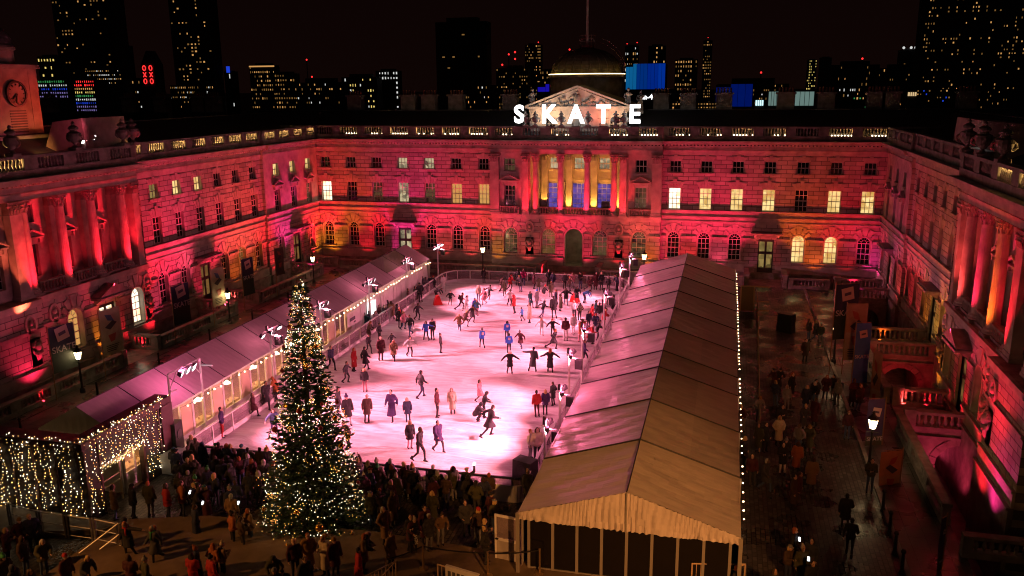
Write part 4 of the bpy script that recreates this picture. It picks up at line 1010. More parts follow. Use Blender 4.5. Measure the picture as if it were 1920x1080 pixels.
for k,(Y,t) in enumerate(((55.6,'at the parapet corner'),(52.3,'near the small white floodlight'),(48.5,'before the draped amber sheeting'))):
    o=link('stone_urn',URN,None,(XR-1.45,Y,15.06)); tag(o,'dark stone urn on the far wing parapet '+t,'urn','urns on the far wing parapet'); o.scale=(1.25,)*3
def statue(label,loc,s=1.0,rz=0,m=DIRTY):
    t=MB(); t.box(-.4,.4,-.4,.4,0,.35); t.lathe((0,0,.353),[(.42,0),(.36,.5),(.28,1.1),(.24,1.35)],10); t.lathe((0,0,1.70),[(.24,0),(.33,.35),(.30,.55),(.12,.68),(.1,.75)],10)
    t.ball((0,-.02,2.6),.17,0,7,1.2); t.ball((0,.05,2.66),.18,0,6); t.path([(-.3,0,2.2),(-.5,-.1,1.85),(-.35,-.3,1.65)],.09,6); t.path([(.3,0,2.2),(.45,-.15,2.0),(.3,-.32,2.1)],.09,6)
    for k in range(5): t.tube((-.25+.12*k,-.28,1.7),(-.3+.15*k,-.36,.4),.06,5)
    o=t.build('statue',[m],None,loc=loc); o.scale=(s,)*3; o.rotation_euler.z=rz; return tag(o,label,'statue',None)
for px,yy,t in ((999,D+2.2,'standing figure statue at the shoulder of the lit pediment near letter S'),(1178,D+2.2,'pale robed statue at the pediment shoulder in front of blue tower'),(1201,D+3.6,'dark silhouetted statue beside the blue lit building')):
    p=uy(px,193,yy); statue(t,(p.x,yy,16.45 if 'S' in t or 'pale' in t else 16.2),.85)
# ------------------------------------------------------------------ street lamps
LAMPGLOW=emis('lamp_mantle',(1,.72,.36),12)
def streetlamp(label,hx,hy,z=None,X=None,Y=None,power=62):
    p=ux(hx,hy,X) if X is not None else uy(hx,hy,Y) if Y is not None else uz(hx,hy,z)
    t=thing('street_lamp',label,'street lamp',(p.x,p.y,GZ),0,'lantern street lamps'); h=p.z-GZ
    P=MB(); P.lathe((0,0,0),[(.17,0),(.17,.25),(.1,.35),(.075,.5),(.055,h-.6),(.09,h-.5),(.05,h-.42),(.05,h-.3)],10); P.tube((-.3,0,h-.5),(.3,0,h-.5),.022,5); P.build('post',[BLACK],t)
    G=MB(); G.lathe((0,0,h-.29),[(.14,0),(.25,.5)],6); g=G.build('lantern_glass',[LAMPGLOW],t)
    C=MB(); C.lathe((0,0,h+.212),[(.30,0),(.26,.06),(.12,.2),(.07,.28),(.09,.32),(.02,.44)],6); C.lathe((0,0,h-.32),[(.1,0),(.16,.03)],6)
    for k in range(6):
        a=2*math.pi*k/6; C.tube((.14*math.cos(a),.14*math.sin(a),h-.29),(.255*math.cos(a),.255*math.sin(a),h+.21),.014,4)
    C.build('lantern_frame',[BLACK],t)
    lamp('POINT',(p.x,p.y,p.z-.0),power,(1,.62,.28),shadow_soft_size=.42)
    return t
streetlamp('lit lantern lamp next to the nearest navy banner in the tent lane',146,665,X=-40.0)
streetlamp('lit lantern lamp halfway along the tent lane in front of red lit arches',427,553,X=-40.0)
streetlamp('lit lantern lamp at the far end of the tent lane above the fir tip',586,485,X=-40.0)
streetlamp('lit lantern lamp behind the rink, in front of the centre block corner',905,468,Y=82.8)
streetlamp('lit lantern lamp at the back of the big tent near the rink end',1208,481,Y=82.8)
streetlamp('lit lantern lamp in the dark lane beside the bright blue banner',1568,620,X=7.95)
streetlamp('lit lantern lamp nearest in the dark lane by the purple banner',1637,793,X=7.75)
# ------------------------------------------------------------------ rink floodlights
HEADG=emis('flood_lens',(1,.86,.90),8)
PINK=(1.0,.235,.345)
def flood(M,G,c,aim,s=.19):
    """housing + lens facing aim"""
    c=Vector(c); d=(Vector(aim)-c).normalized(); a=d.cross(Vector((0,0,1))).normalized(); b=d.cross(a)
    q=[c+a*s*x+b*s*.55*y for x,y in ((-1,-1),(1,-1),(1,1),(-1,1))]; k=[p-d*.22 for p in [c+a*s*.6*x+b*s*.4*y for x,y in ((-1,-1),(1,-1),(1,1),(-1,1))]]
    M.poly(k[::-1]); 
    for i in range(4): M.quad(q[i],q[(i+1)%4],k[(i+1)%4],k[i])
    G.poly([p+d*.012 for p in q])
def pole(label,hx,hy,X,heads,power,aims,mat_=WHITEP,arm=1.0,lit_=True,two=None,group='rink floodlight poles'):
    p=ux(hx,hy,X); t=thing('floodlight_pole',label,'floodlight pole',(p.x,p.y,GZ),0,group); h=p.z-GZ
    P=MB(); P.lathe((0,0,0),[(.14,0),(.08,.1),(.065,h)],8); P.build('pole',[mat_],t)
    B=MB(); B.tube((0,-arm,h),(0,arm,h),.05,6); B.tube((-.0,0,h-.35),(.55,0,h-.35),.04,5); B.build('crossbar',[mat_],t)
    for i in range(heads):
        y=-arm+2*arm*i/(heads-1) if heads>1 else 0; c=Vector((.1,y,h-.16)); A=Vector(aims[i%len(aims)])-Vector((p.x,p.y,GZ))
        H=MB(); G=MB(); flood(H,G,(0,0,0),A-c); q=H.build('lamp_housing',[BLACK],t,loc=c); G.build('lamp_lens',[HEADG],q)
    K=MB(); K.box(.35,.75,-.16,.16,h-.95,h-.4); K.tube((.1,.25,h-.4),(.2,.45,h+.1),.07,6); K.tube((.0,-.3,h-.1),(.05,-.45,h+.35),.08,6); K.build('spotlight',[BLACK],t)
    if power:
        if X<-20:
            lamp('SPOT',(p.x+.35,p.y,p.z-.25),power*.95,PINK,aim=(-7.4,p.y+3,.6),spot_size=R(28),spot_blend=1,shadow_soft_size=.3); lamp('POINT',(p.x+.05,p.y,p.z+.25),130,PINK,shadow_soft_size=.3)
        else: lamp('POINT',(p.x+.25,p.y,p.z+.1),170,(1,.16,.32),shadow_soft_size=.3)
        A=Vector(aims[0]); lamp('SPOT',(p.x+.35,p.y,p.z-.3),power,PINK,aim=A,spot_size=R(68),spot_blend=1,shadow_soft_size=.25)
    return t
PL=27500
pole('twin headed floodlight pole on the tent side, next to the fir tree tip',506,618,-27.45,3,PL,[(-19.5,46,0),(-18,52,0)])
pole('floodlight pole on the tent side, first one past the fir tree',600,570,-27.45,4,PL,[(-19.5,55,0),(-17,60,0)])
pole('floodlight pole midway along the cafe tent eave',691,526,-27.45,4,PL,[(-19.5,63,0),(-17,67,0)])
pole('floodlight pole in front of the clear tent roof end',762,486,-27.45,4,PL,[(-19.5,71,0),(-17,74,0)])
pole('floodlight pole at the far rink corner past the cafe tent',820,460,-27.3,3,PL*.8,[(-20,75,0)])
pole('floodlight pole behind the far rink corner by the big tent',1181,478,-8.2,2,PL*.55,[(-15,74,0)])
GREENW=mat('dark_garland_pole',(.5,.48,.47),.4)
for hx,hy,t,pw in ((1163,497,'slim lit pole with black spotlights where the far boards meet the big tent',.7),(1133,547,'slim lit pole with black spotlights, second along the big tent',.8),(1092,612,'slim lit pole with black spotlights, beside the purple jacketed skater',.8),(1067,660,'slim lit pole with tilted black spotlight beyond the puffer coat couple',.8),(1050,728,'pole with heavy black spotlights by the trio at the tent side boards',.7),(1022,792,'nearest black spotlight pole over the huddle at the tent corner',.3)):
    pole(t,hx,hy,-8.1,2,PL*pw,[(-15.5,ux(hx,hy,-8.1).y-2,0)],GREENW,.5,group='slim poles along the big tent')
# goalpost truss at the near corner
def goal():
    a=ux(313,690,-27.5);b=ux(375,683,-27.5); z=(a.z+b.z)/2; t=thing('floodlight_gantry','white goalpost gantry of floodlights beside the fairy light pavilion','floodlight gantry',(-27.5,a.y,GZ)); L=b.y-a.y; h=z-GZ
    P=MB()
    for y in (0,L): P.tube((0,y,0),(0,y,h),.055,6)
    P.tube((0,0,h),(0,L,h),.05,6); P.tube((0,0,h-.9),(0,.8,h),.03,5); P.tube((0,L,h-.9),(0,L-.8,h),.03,5); P.tube((0,L,h-.4),(.7,L+.1,h-.4),.05,5); P.tube((.15,-.2,h-.9),(.2,.3,h-.9),.05,5); P.build('frame',[WHITEP],t)
    for k in range(3):
        c=Vector((.1,L*(.38+.19*k),h-.3)); H=MB(); G=MB(); flood(H,G,(0,0,0),Vector((-16,42,0))-Vector(t.location)-c,.27); q=H.build('lamp_housing',[BLACK],t,loc=c); G.build('lamp_lens',[HEADG],q)
    lamp('POINT',(-27.6,a.y+L*.5,z-.1),300,(1,.16,.38),shadow_soft_size=.3)
    lamp('SPOT',(-27.2,a.y+L*.5,z-.4),PL*.45,PINK,aim=(-19.5,43,0),spot_size=R(68),spot_blend=1,shadow_soft_size=.3)
goal()
# white plinth boxes and black speaker at the near rink corner
def boxthing(name,label,cat,loc,w_,d_,h,m,rz=0):
    t=MB(); t.box(-w_/2,w_/2,-d_/2,d_/2,0,h-.05); t.box(-w_/2-.03,w_/2+.03,-d_/2-.03,d_/2+.03,h-.048,h); o=t.build(name,[m],None,loc=loc); o.rotation_euler.z=rz; return tag(o,label,cat)
def speaker(label,loc,rz,h=1.9,w_=.75):
    t=thing('loudspeaker',label,'loudspeaker',loc,rz); b=MB(); b.prism([(-w_/2,0),(w_/2,0),(w_/2*.92,h),(-w_/2*.92,h)],-.35,.35,'y'); b.build('cabinet',[BLACK],t); g=MB()
    for z in (h*.3,h*.72): g.prism([(.26*math.cos(2*math.pi*k/14),z+.26*math.sin(2*math.pi*k/14)) for k in range(14)],-.375,-.351,'y')
    g.build('driver',[mat('speaker_cone',(.04,.04,.042),.3)],t)
speaker('tall black loudspeaker cabinet between pavilion and rink corner',(*uz(330,868,GZ).xy,GZ),R(100),2.3,.9)
boxthing('white_plinth','low white bench box at the near rink corner beside the glazed tent','box',(-27.35,uz(362,842,GZ).y-.9,GZ),.85,1.6,.75,WHITEP,0)
boxthing('white_plinth','taller white box in front of the bench box, pink lit end','box',(-26.9,35.05,GZ),.95,1.0,1.05,WHITEP,0)
speaker('dark loudspeaker stack at the near end of the big tent by the rink rail',(*uz(985,918,GZ).xy,GZ),R(-20),1.6,1.1)
speaker('black tapered speaker tower standing alone in the dark lane',(*uz(1473,622,GZ).xy,GZ),R(150),1.5,1.3)
for px,t in ((1020,'black loudspeaker on the loggia balcony, beside first violet window'),(1135,'black loudspeaker on the loggia balcony, beside last violet window')):
    p=uy(px,392,D-.2); speaker(t,(p.x,D-.1,5.91),R(0),1.45,.85)
# ------------------------------------------------------------------ banners
CREAM=(.55,.48,.36)
def fabr(name,c): return mat(name,c,.7,noise=.12,nscale=3)
def text_mesh(body,size,font_off=0.0):
    c=bpy.data.curves.new('letter','FONT'); c.body=body; c.size=size; c.align_x='CENTER'; c.offset=font_off
    o=bpy.data.objects.new('letter_tmp',c); COL.objects.link(o); bpy.context.view_layer.update(); me=bpy.data.meshes.new_from_object(o); bpy.data.objects.remove(o); return me
def banner(label,top,base,w_,h,X,kind,ang,zdrop=.05,tall=None,group='banners on poles'):

    p=ux(*top,X); z0=GZ; t=thing('banner',label,'banner',(p.x,p.y,z0),R(ang),group); H=p.z-z0
    P=MB(); P.tube((0,0,0),(0,0,H+.1),.035,6); P.tube((0,0,H),(w_,0,H),.02,5); P.build('pole',[mat('banner_pole',(.35,.22,.12),.4,metal=.5)],t)
    n=10; c1,c2={'skate':((.035,.03,.085),(.028,.04,.035)),'blue':((.06,.14,.50),(.06,.14,.50)),'poster':((.42,.36,.24),(.42,.36,.24)),'red':((.42,.22,.15),(.42,.30,.24)),'orange':((.45,.2,.08),(.4,.22,.1)),'brown':((.10,.07,.05),(.08,.06,.04)),'purple':((.06,.04,.13),(.08,.08,.06))}[kind]
    F_=MB()
    for i in range(4):
        for j in range(n):
            def Q(u,v): return (.04+w_*u,.05*math.sin(v*7+u*3)*(.3+u)*v,H-zdrop-h*v)
            m=0 if j<n*.42 else 1
            F_.quad(Q(i/4,j/n),Q((i+1)/4,j/n),Q((i+1)/4,(j+1)/n),Q(i/4,(j+1)/n),m)
    F_.build('cloth',[fabr('cloth_%s_a'%kind,c1),fabr('cloth_%s_b'%kind,c2)],t,True)
    for sgn in (-1,1):
        K=MB(); y=sgn*.06
        if kind in('skate','blue','purple'):
            cx,cz=w_*.52,H-zdrop-h*.17; s=w_*.27
            K.poly([(cx-s*1.1,y,cz+s*.75),(cx+s*.75,y,cz+s*1.1),(cx+s*1.1,y,cz-s*.75),(cx-s*.75,y,cz-s*1.1)],0)
            K.poly([(cx-s*.55,y*1.08,cz+s*.1),(cx+s*.5,y*1.08,cz+s*.35),(cx+s*.55,y*1.08,cz-s*.1),(cx-s*.5,y*1.08,cz-s*.35)],1)
            K.build('emblem',[mat('emblem_pale',(.62,.42,.40),.6),mat('emblem_ink',(.10,.06,.12),.6)],t)
            me=text_mesh('SKATE',w_*.33,.008)
            for v in me.vertices: v.co=(v.co.x*sgn*-1 if sgn>0 else v.co.x,0,v.co.y)
            me.materials.clear(); me.materials.append(mat('banner_lettering',(.55,.45,.5) if kind!='blue' else (.7,.72,.8),.6)); link('lettering',me,t,(w_*.52,y*1.3,H-zdrop-h*.56))
        else:
            rd=random.Random(hash(label)%97)
            col=[mat('poster_red',(.35,.06,.04),.6),mat('poster_dark',(.05,.04,.04),.6),mat('poster_blue',(.06,.10,.22),.6)]
            cx=w_*.5
            K.poly([(cx-.25*w_,y,H-h*.12),(cx+.05*w_,y,H-h*.16),(cx+.18*w_,y,H-h*.30),(cx-.12*w_,y,H-h*.26)],2 if kind=='poster' else 0)
            K.poly([(cx-.3*w_,y*1.05,H-h*.40),(cx+.1*w_,y*1.05,H-h*.28),(cx+.3*w_,y*1.05,H-h*.34),(cx-.05*w_,y*1.05,H-h*.47)],1)
            K.poly([(cx-.18*w_,y*1.1,H-h*.58),(cx+.2*w_,y*1.1,H-h*.56),(cx+.12*w_,y*1.1,H-h*.72),(cx-.08*w_,y*1.1,H-h*.74)],0)
            for k in range(4): K.box(cx-.32*w_,cx+.3*w_-.08*k,min(y,y*1.05),max(y,y*1.05),H-h*(.82+.04*k),H-h*(.803+.04*k),1)
            K.build('print',col,t)
    return t
BX=-40.6
banner('navy SKATE banner with tilted diamond emblem nearest the camera, before a lit arch',(88,615),None,1.75,3.0,BX,'skate',78)
banner('cream poster banner beside the pavilion door with lit glazing',(183,583),None,1.7,3.2,BX,'poster',80)
banner('navy SKATE banner in front of magenta lit wall, second of its kind along the lane',(319,537),None,1.75,3.1,BX,'skate',80)
banner('worn cream poster banner before the dark canopied side door',(393,505),None,1.55,3.2,BX,'poster',82)
banner('violet navy SKATE banner against orange lit stone',(451,486),None,1.45,3.3,BX,'skate',80)
banner('drab brown banner at the wing corner by red lit stone',(514,466),None,1.2,2.6,BX,'brown',80)
RX=9.2
banner('violet SKATE banner with pink emblem, tallest in the dark lane',(1568,533),None,1.7,3.8,7.4,'skate',25)
banner('pink and brick coloured poster banner between the violet and blue banners',(1589,569),None,1.35,3.9,8.2,'red',12)
banner('bright blue SKATE banner lit by the nearby lamp',(1606,605),None,1.0,4.2,8.6,'blue',18)
banner('cream and red poster banner seen nearly edge on before the stone arch',(1640,655),None,.75,4.8,9.3,'red',-60)
banner('purple SKATE banner with pink emblem over the nearest lane lamp',(1662,746),None,.95,4.2,8.9,'purple',200)
banner('orange poster banner with dark figures, near the arch with red glow',(1694,842),None,1.15,2.6,9.0,'orange',205)
banner('bare pole with furled dark banner lowest in the lane',(1777,966),None,.4,3.4,9.2,'purple',230)
# railing bollards between pavement and lane
for i,(px,py,t) in enumerate(((1655,958,'first beyond the resting couple'),(1667,1000,'second from the resting couple'),(1677,1040,'next to the wet patch'),(1690,1076,'lowest in the lane'))):
    p=uz(px,py,GZ); b=MB(); b.lathe((0,0,0),[(.13,0),(.1,.12),(.075,.2),(.06,.9),(.1,.95),(.1,1.02),(.05,1.1)],10); o=b.build('bollard',[BLACK],None,loc=(p.x,p.y,GZ)); tag(o,'black iron bollard on the lane kerb, '+t,'bollard','lane kerb bollards')
for i in range(6):
    y=37+6.2*i; b=MB(); b.lathe((0,0,0),[(.13,0),(.1,.12),(.075,.2),(.06,.95),(.1,1.0),(.05,1.12)],8)
    if i<5: b.tube((0,0,.85),(0,3.0,.85),.025,5)
    o=b.build('railing_post',[BLACK],None,loc=(-38.3,y,GZ)); tag(o,'low black rail and post in the cafe tent lane, %s from the near end'%('first','second','third','fourth','fifth','sixth')[i],'railing','black rails in the tent lane')
# ------------------------------------------------------------------ lane side fence of the big tent
fe=thing('hoarding','pale framed barrier line shutting off the lane side of the big tent','barrier',(2.4,44,GZ)); m=MB()
for k in range(13):
    y=k*2.7; m.tube((.07*k*.95,y,0),(.07*k*.95,y,1.15),.04,6)
for z in (.15,1.12): m.tube((0,0,z),(.8,32.4,z),.03,5)
m.build('rail',[mat('timber_rail',(.42,.30,.16),.6)],fe)
m=MB(); m.quad((0,0,.16),(.8,32.4,.16),(.8,32.4,1.1),(0,0,1.1)); m.build('panel',[mat('dark_scrim',(.04,.025,.02),.7)],fe)
gd=thing('gate_frame','pale timber gate frame at the far end of the lane barrier','gate',(1.7,74.0,GZ)); m=MB()
for x in (0,1.1): m.box(x-.06,x+.06,-.06,.06,0,2.2)
m.box(-.06,2.4,-.05,.05,2.203,2.32); m.box(1.1,2.4,-.03,.03,.9,1.0); m.box(1.1,2.4,-.03,.03,.1,.2); m.build('frame',[mat('timber_rail',(.42,.30,.16),.6)],gd); m=MB(); m.box(.06,1.04,-.02,.02,.05,2.2); m.build('panel',[mat('olive_board',(.16,.12,.05),.6)],gd)
# ------------------------------------------------------------------ foreground deck, ramp railing, queue posts
DZ=.28
dk=MB(); dk.prism([(-25.6,29.4),(-22,30.6),(-14,31.0),(-8,30.6),(1.5,30.4),(1.5,18),(-25.6,18)],GZ-.0,DZ,'z'); tag(dk.build('pavement',[mat('deck_carpet',(.15,.105,.07),.85,noise=.25,nscale=1.5,bump=.3,bscale=60)],None),kind='structure')
rp=MB(); rp.prism([(-34,26.2),(-26,28.6),(-25.6,29.3),(-34,30.2)],GZ,.16,'z'); tag(rp.build('path',[mat('ramp_board',(.20,.17,.13),.7,noise=.2)],None),kind='structure')
def railrun(label,pts,z0,sec=2,h=1.05,posts=True,m=STEEL):
    t=thing('ramp_railing',label,'railing',(pts[0].x,pts[0].y,z0)); o=Vector((pts[0].x,pts[0].y,0)); P=MB();Rl=MB(); 
    for a,b in zip(pts,pts[1:]):
        a=Vector((a.x,a.y,0))-o; b=Vector((b.x,b.y,0))-o
        n=max(1,round((b-a).length/1.55))
        for k in range(n+1):
            p=a.lerp(b,k/n)
            for dx in (-.08,.08): d=(b-a).normalized()*dx; P.box(p.x+d.x-.045,p.x+d.x+.045,p.y+d.y-.045,p.y+d.y+.045,0,h+.06); P.cut()
        for z in (h,h*.55,h*.12): Rl.tube((a.x,a.y,z),(b.x,b.y,z),.03 if z==h else .018,6)
    P.build_each('post',[m],t); Rl.build('rail',[m],t); return t
a=uz(150/6,953,DZ);b=uz(1350/6,1020,DZ)
A0=uz(20,985,.2); A1=uz(228,1025,.2)
railrun('steel ramp railing with paired posts below the fairy light curtain',[uz(22,985,.2),uz(78,1001,.2),uz(128,1008,.2),uz(178,1015,.2),uz(226,1025,.2)],.2)
t=thing('stair_handrail','slanting steel handrail descending from the ramp end','railing',(A1.x,A1.y,.2)); m=MB(); e=uz(150,1085,-.9)-Vector((A1.x,A1.y,.2))
for z in (1.1,.6,.1): m.tube((0,0,z),(e.x,e.y,e.z+z),.028,6)
m.tube((e.x,e.y,e.z),(e.x,e.y,e.z+1.1),.03,6); m.build('rail',[STEEL],t)
def post(label,px,py):
    p=uz(px,py,DZ); o=MB(); o.lathe((0,0,0),[(.19,0),(.19,.03),(.04,.06),(.032,.98),(.045,1.0),(.045,1.06)],12); q=o.build('queue_post',[mat('brushed_post',(.5,.35,.2),.35,metal=.8)],None,loc=(p.x,p.y,DZ)); return tag(q,label,'queue post','queue barrier posts'),p
q1=post('queue barrier post standing clear in front of the lettered trousers man',794,1066)[1]
q2=post('queue barrier post by the man in pale jeans at the tent corner',915,1080)[1]
q3=post('queue barrier post beside the woman in a pale coat and dark boots',725,1092)[1]
q4=post('short queue post at the tent front corner',1012,1074)[1]
for a,b,t in ((q3,q1,'dark retractable belt slung between the two nearest queue posts'),(q1,q2,'dark retractable belt slung toward the tent corner post'),(q2,q4,'dark retractable belt along the tent front')):
    m=MB(); c=b-a; n=8
    for k in range(n):
        u,v=k/n,(k+1)/n; s=lambda t_:Vector((c.x*t_,c.y*t_,-.06*math.sin(math.pi*t_)))
        m.quad(s(u),s(v),s(v)+Vector((0,0,.06)),s(u)+Vector((0,0,.06)))
    o=m.build('barrier_belt',[BLACK],None,loc=(a.x,a.y,DZ+.96)); tag(o,t,'barrier belt')
def crowdbar(label,px,py,rz,w_=2.0,sign=False):
    p=uz(px,py,DZ); t=thing('crowd_barrier',label,'crowd barrier',(p.x,p.y,DZ),rz); m=MB()
    for x in (-w_/2,w_/2): m.tube((x,0,0),(x,0,1.1),.03,6); m.tube((x,-.3,0),(x,.3,0),.025,5)
    for z in (1.08,.25): m.tube((-w_/2,0,z),(w_/2,0,z),.028,6)
    for k in range(1,12): x=-w_/2+w_*k/12; m.tube((x,0,.25),(x,0,1.08),.012,4)
    m.tube((-w_/2,0,.1),(w_/2,0,1.08),.02,5) if not sign else None
    m.build('frame',[mat('barrier_paint',(.62,.45,.3),.4)],t)
    if sign:
        s=MB(); s.box(-w_*.33,w_*.33,-.05,-.035,.35,1.12); s.box(-w_*.33,w_*.33,-.06,.06,1.123,1.17); s.build('sign_panel',[WHITEP],t); s=MB()
        for k in range(5): s.box(-w_*.28+.2*k,-w_*.28+.2*k+.13,-.056,-.051,.75,.98)
        s.build('sign_print',[mat('poster_ink',(.1,.1,.12),.5)],t)
crowdbar('pale slanted crowd barrier end at the bottom edge beside a queue post',705,1120,R(60))
crowdbar('pale crowd barrier carrying a white sign at the bottom edge',868,1120,R(-14),2.2,True)
crowdbar('pale crowd barrier crossing the front corner of the big tent',1345,1105,R(12),2.0)
# ------------------------------------------------------------------ roof furniture
def tower():
    X=-53.2; p=ux(29,176,X+2.1); Y=p.y; t=thing('clock_turret','stone clock turret with dark dome standing on the wing roof','turret',(X,Y,p.z-6.3)); m=MB(); s=2.1
    m.box(-s*1.35,s*1.35,-s*1.3,s*1.3,0,3.05); m.box(-s*1.42,s*1.42,-s*1.37,s*1.37,3.053,3.3); m.box(-s,s,-s,s,3.303,8.1); m.box(-s*1.12,s*1.12,-s*1.12,s*1.12,8.103,8.4)
    for sx in (-1,1):
        for sy in (-1,1): m.box(sx*s*.86-.32,sx*s*.86+.32,sy*s*.86-.32-.1,sy*s*.86+.32+.1,3.303,8.1)
    m.lathe((0,0,8.4),[(s*.85,0),(s*.85,1.0),(s*.92,1.1),(s*.92,1.25)],20)
    m.build('wall',[SMOOTH],t); d=MB(); d.lathe((0,0,9.653),[(s*.88,0),(s*.9,.1)]+[(s*.86*math.cos(R(a)),.1+s*.8*math.sin(R(a))) for a in range(5,86,10)],20); d.build('dome',[LEADM],t)
    f=MB(); n=24; x=s+.12
    for k in range(n):
        a,b=2*math.pi*k/n,2*math.pi*(k+1)/n
        f.prism([(.8*math.cos(a),6.3+.8*math.sin(a)),(.95*math.cos(a),6.3+.95*math.sin(a)),(.95*math.cos(b),6.3+.95*math.sin(b)),(.8*math.cos(b),6.3+.8*math.sin(b))],x-.12,x+.06,'x',1)
    f.poly([(x-.02,.81*math.cos(2*math.pi*k/n),6.3+.81*math.sin(2*math.pi*k/n)) for k in range(n)],0)
    for k in range(12):
        a=2*math.pi*k/12; f.tube((x,.6*math.cos(a),6.3+.6*math.sin(a)),(x,.74*math.cos(a),6.3+.74*math.sin(a)),.045,4,1)
    f.tube((x+.02,0,6.3),(x+.02,-.1,5.65),.05,4,1); f.tube((x+.02,0,6.3),(x+.02,-.38,5.95),.06,4,1); f.build('clock_face',[SMOOTH,BLACK],t)
    l=MB()
    for k in range(9): l.box(s-.05,s+.04,-.75,.75,3.5+.19*k,3.6+.19*k)
    l.box(s-.3,s-.06,-.8,.8,3.45,5.2,1); l.build('louvre',[LEADM,BLACK],t)
    lamp('SPOT',(X+7.0,Y+5.0,17.2),1150,(1,.055,.03),aim=(X+1,Y,18.0),spot_size=R(64),spot_blend=.8,shadow_soft_size=.3)
    lamp('SPOT',(X+6,Y-2,14.6),260,(1,.40,.08),aim=(X+2,Y,15),spot_size=R(80),spot_blend=.8,shadow_soft_size=.3)
tower()
def sheeted(label,q,Xr,w_,d_,h,m):
    p=ux(*q,Xr); t=MB(); t.prism([(-d_/2,0),(d_/2,0),(d_/2*.9,h),(-d_/2*.3,h*.92)],-w_/2,w_/2,'y',0)
    for k in range(6): t.tube((-d_/2+.1*k,-w_/2-.02,.1+.1*k),(d_/2*.7,-w_/2-.02,h*.3+.12*k),.02,4)
    o=t.build('sheeted_plant',[m],None,loc=(p.x,p.y,13.7)); return tag(o,label,'sheeted plant box')
SHEET=mat('pale_tarpaulin',(.40,.30,.28),.55,noise=.2,nscale=1.5,bump=.5,bscale=3)
sheeted('pink lit tarpaulin covered plant box on the wing roof near the clock turret',(160,275),XL-2.5,4.6,4.2,3.4,SHEET)
o=sheeted('tarpaulin covered plant box on the roof of the far wing',(1875,275),XR+2.5,6.5,4.5,3.0,SHEET); o.rotation_euler.z=R(180)
def roofflood(label,loc,aim,col=(1,.9,.85)):
    t=thing('roof_floodlight',label,'floodlight',loc); H=MB();G=MB(); flood(H,G,(0,0,.5),Vector(aim)-Vector(loc),.2); H.tube((0,0,0),(0,0,.45),.03,5); H.build('housing',[BLACK],t); G.build('lens',[emis('roof_lens',col,10)],t)
for (px,py),t in (((175,257),'upper white floodlight on the wing roof between the urns'),((172,264),'lower white floodlight on the wing roof between the urns'),((158,266),'small white floodlight by the urn on the wing roof')):
    p=ux(px,py,XL-.6); roofflood(t,(p.x,p.y,p.z-.5),(-10,45,0))
p=ux(1850,265,XR+.6); roofflood('single white floodlight on the far wing parapet',(p.x,p.y,p.z-.5),(-10,45,0))
# ================================================================== PEOPLE
V3=Vector
def cap(mb,p,q,r1,r2,n=8):
    """closed tapered capsule"""
    p=V3(p);q=V3(q); d=q-p
    if d.length<1e-5: d=V3((0,0,1e-4))
    u=d.normalized(); a=u.orthogonal().normalized(); b=u.cross(a); rings=[]
    for t in (-80,-45,0): rings.append((p+u*r1*math.sin(R(t)),r1*math.cos(R(t))))
    for t in (0,45,80): rings.append((q+u*r2*math.sin(R(t)),r2*math.cos(R(t))))
    i=len(mb.v)
    for c,r in rings:
        for k in range(n): t=2*math.pi*k/n; mb.v.append(tuple(c+(a*math.cos(t)+b*math.sin(t))*r))
    for j in range(len(rings)-1):
        for k in range(n): k2=(k+1)%n; mb.f.append((i+j*n+k,i+j*n+k2,i+(j+1)*n+k2,i+(j+1)*n+k)); mb.m.append(0)
    mb.f.append(tuple(i+k for k in reversed(range(n)))); mb.m.append(0); e=i+5*n; mb.f.append(tuple(e+k for k in range(n))); mb.m.append(0)
def ell(mb,c,rx,ry,rz,n=10,rot=None):
    i=len(mb.v); m=8; c=V3(c)
    for j in range(m+1):
        t=-math.pi/2+math.pi*(j+.001)/(m+.002)
        for k in range(n):
            a=2*math.pi*k/n; v=V3((rx*math.cos(t)*math.cos(a),ry*math.cos(t)*math.sin(a),rz*math.sin(t)))
            if rot: v=rot@v
            mb.v.append(tuple(c+v))
    for j in range(m):
        for k in range(n): k2=(k+1)%n; mb.f.append((i+j*n+k,i+j*n+k2,i+(j+1)*n+k2,i+(j+1)*n+k)); mb.m.append(0)
    mb.f.append(tuple(i+k for k in reversed(range(n)))); mb.m.append(0); e=i+m*n; mb.f.append(tuple(e+k for k in range(n))); mb.m.append(0)
def remesh(mb,vox,it=1):
    me=bpy.data.meshes.new('tmp'); me.from_pydata(mb.v,[],mb.f); me.update()
    o=bpy.data.objects.new('tmp',me); COL.objects.link(o); md=o.modifiers.new('r','REMESH'); md.mode='VOXEL'; md.voxel_size=vox; md.use_smooth_shade=True
    if it: s=o.modifiers.new('s','SMOOTH'); s.iterations=it; s.factor=.5
    dg=bpy.context.evaluated_depsgraph_get(); ev=o.evaluated_get(dg); out=bpy.data.meshes.new_from_object(ev); bpy.data.objects.remove(o); bpy.data.meshes.remove(me); return out
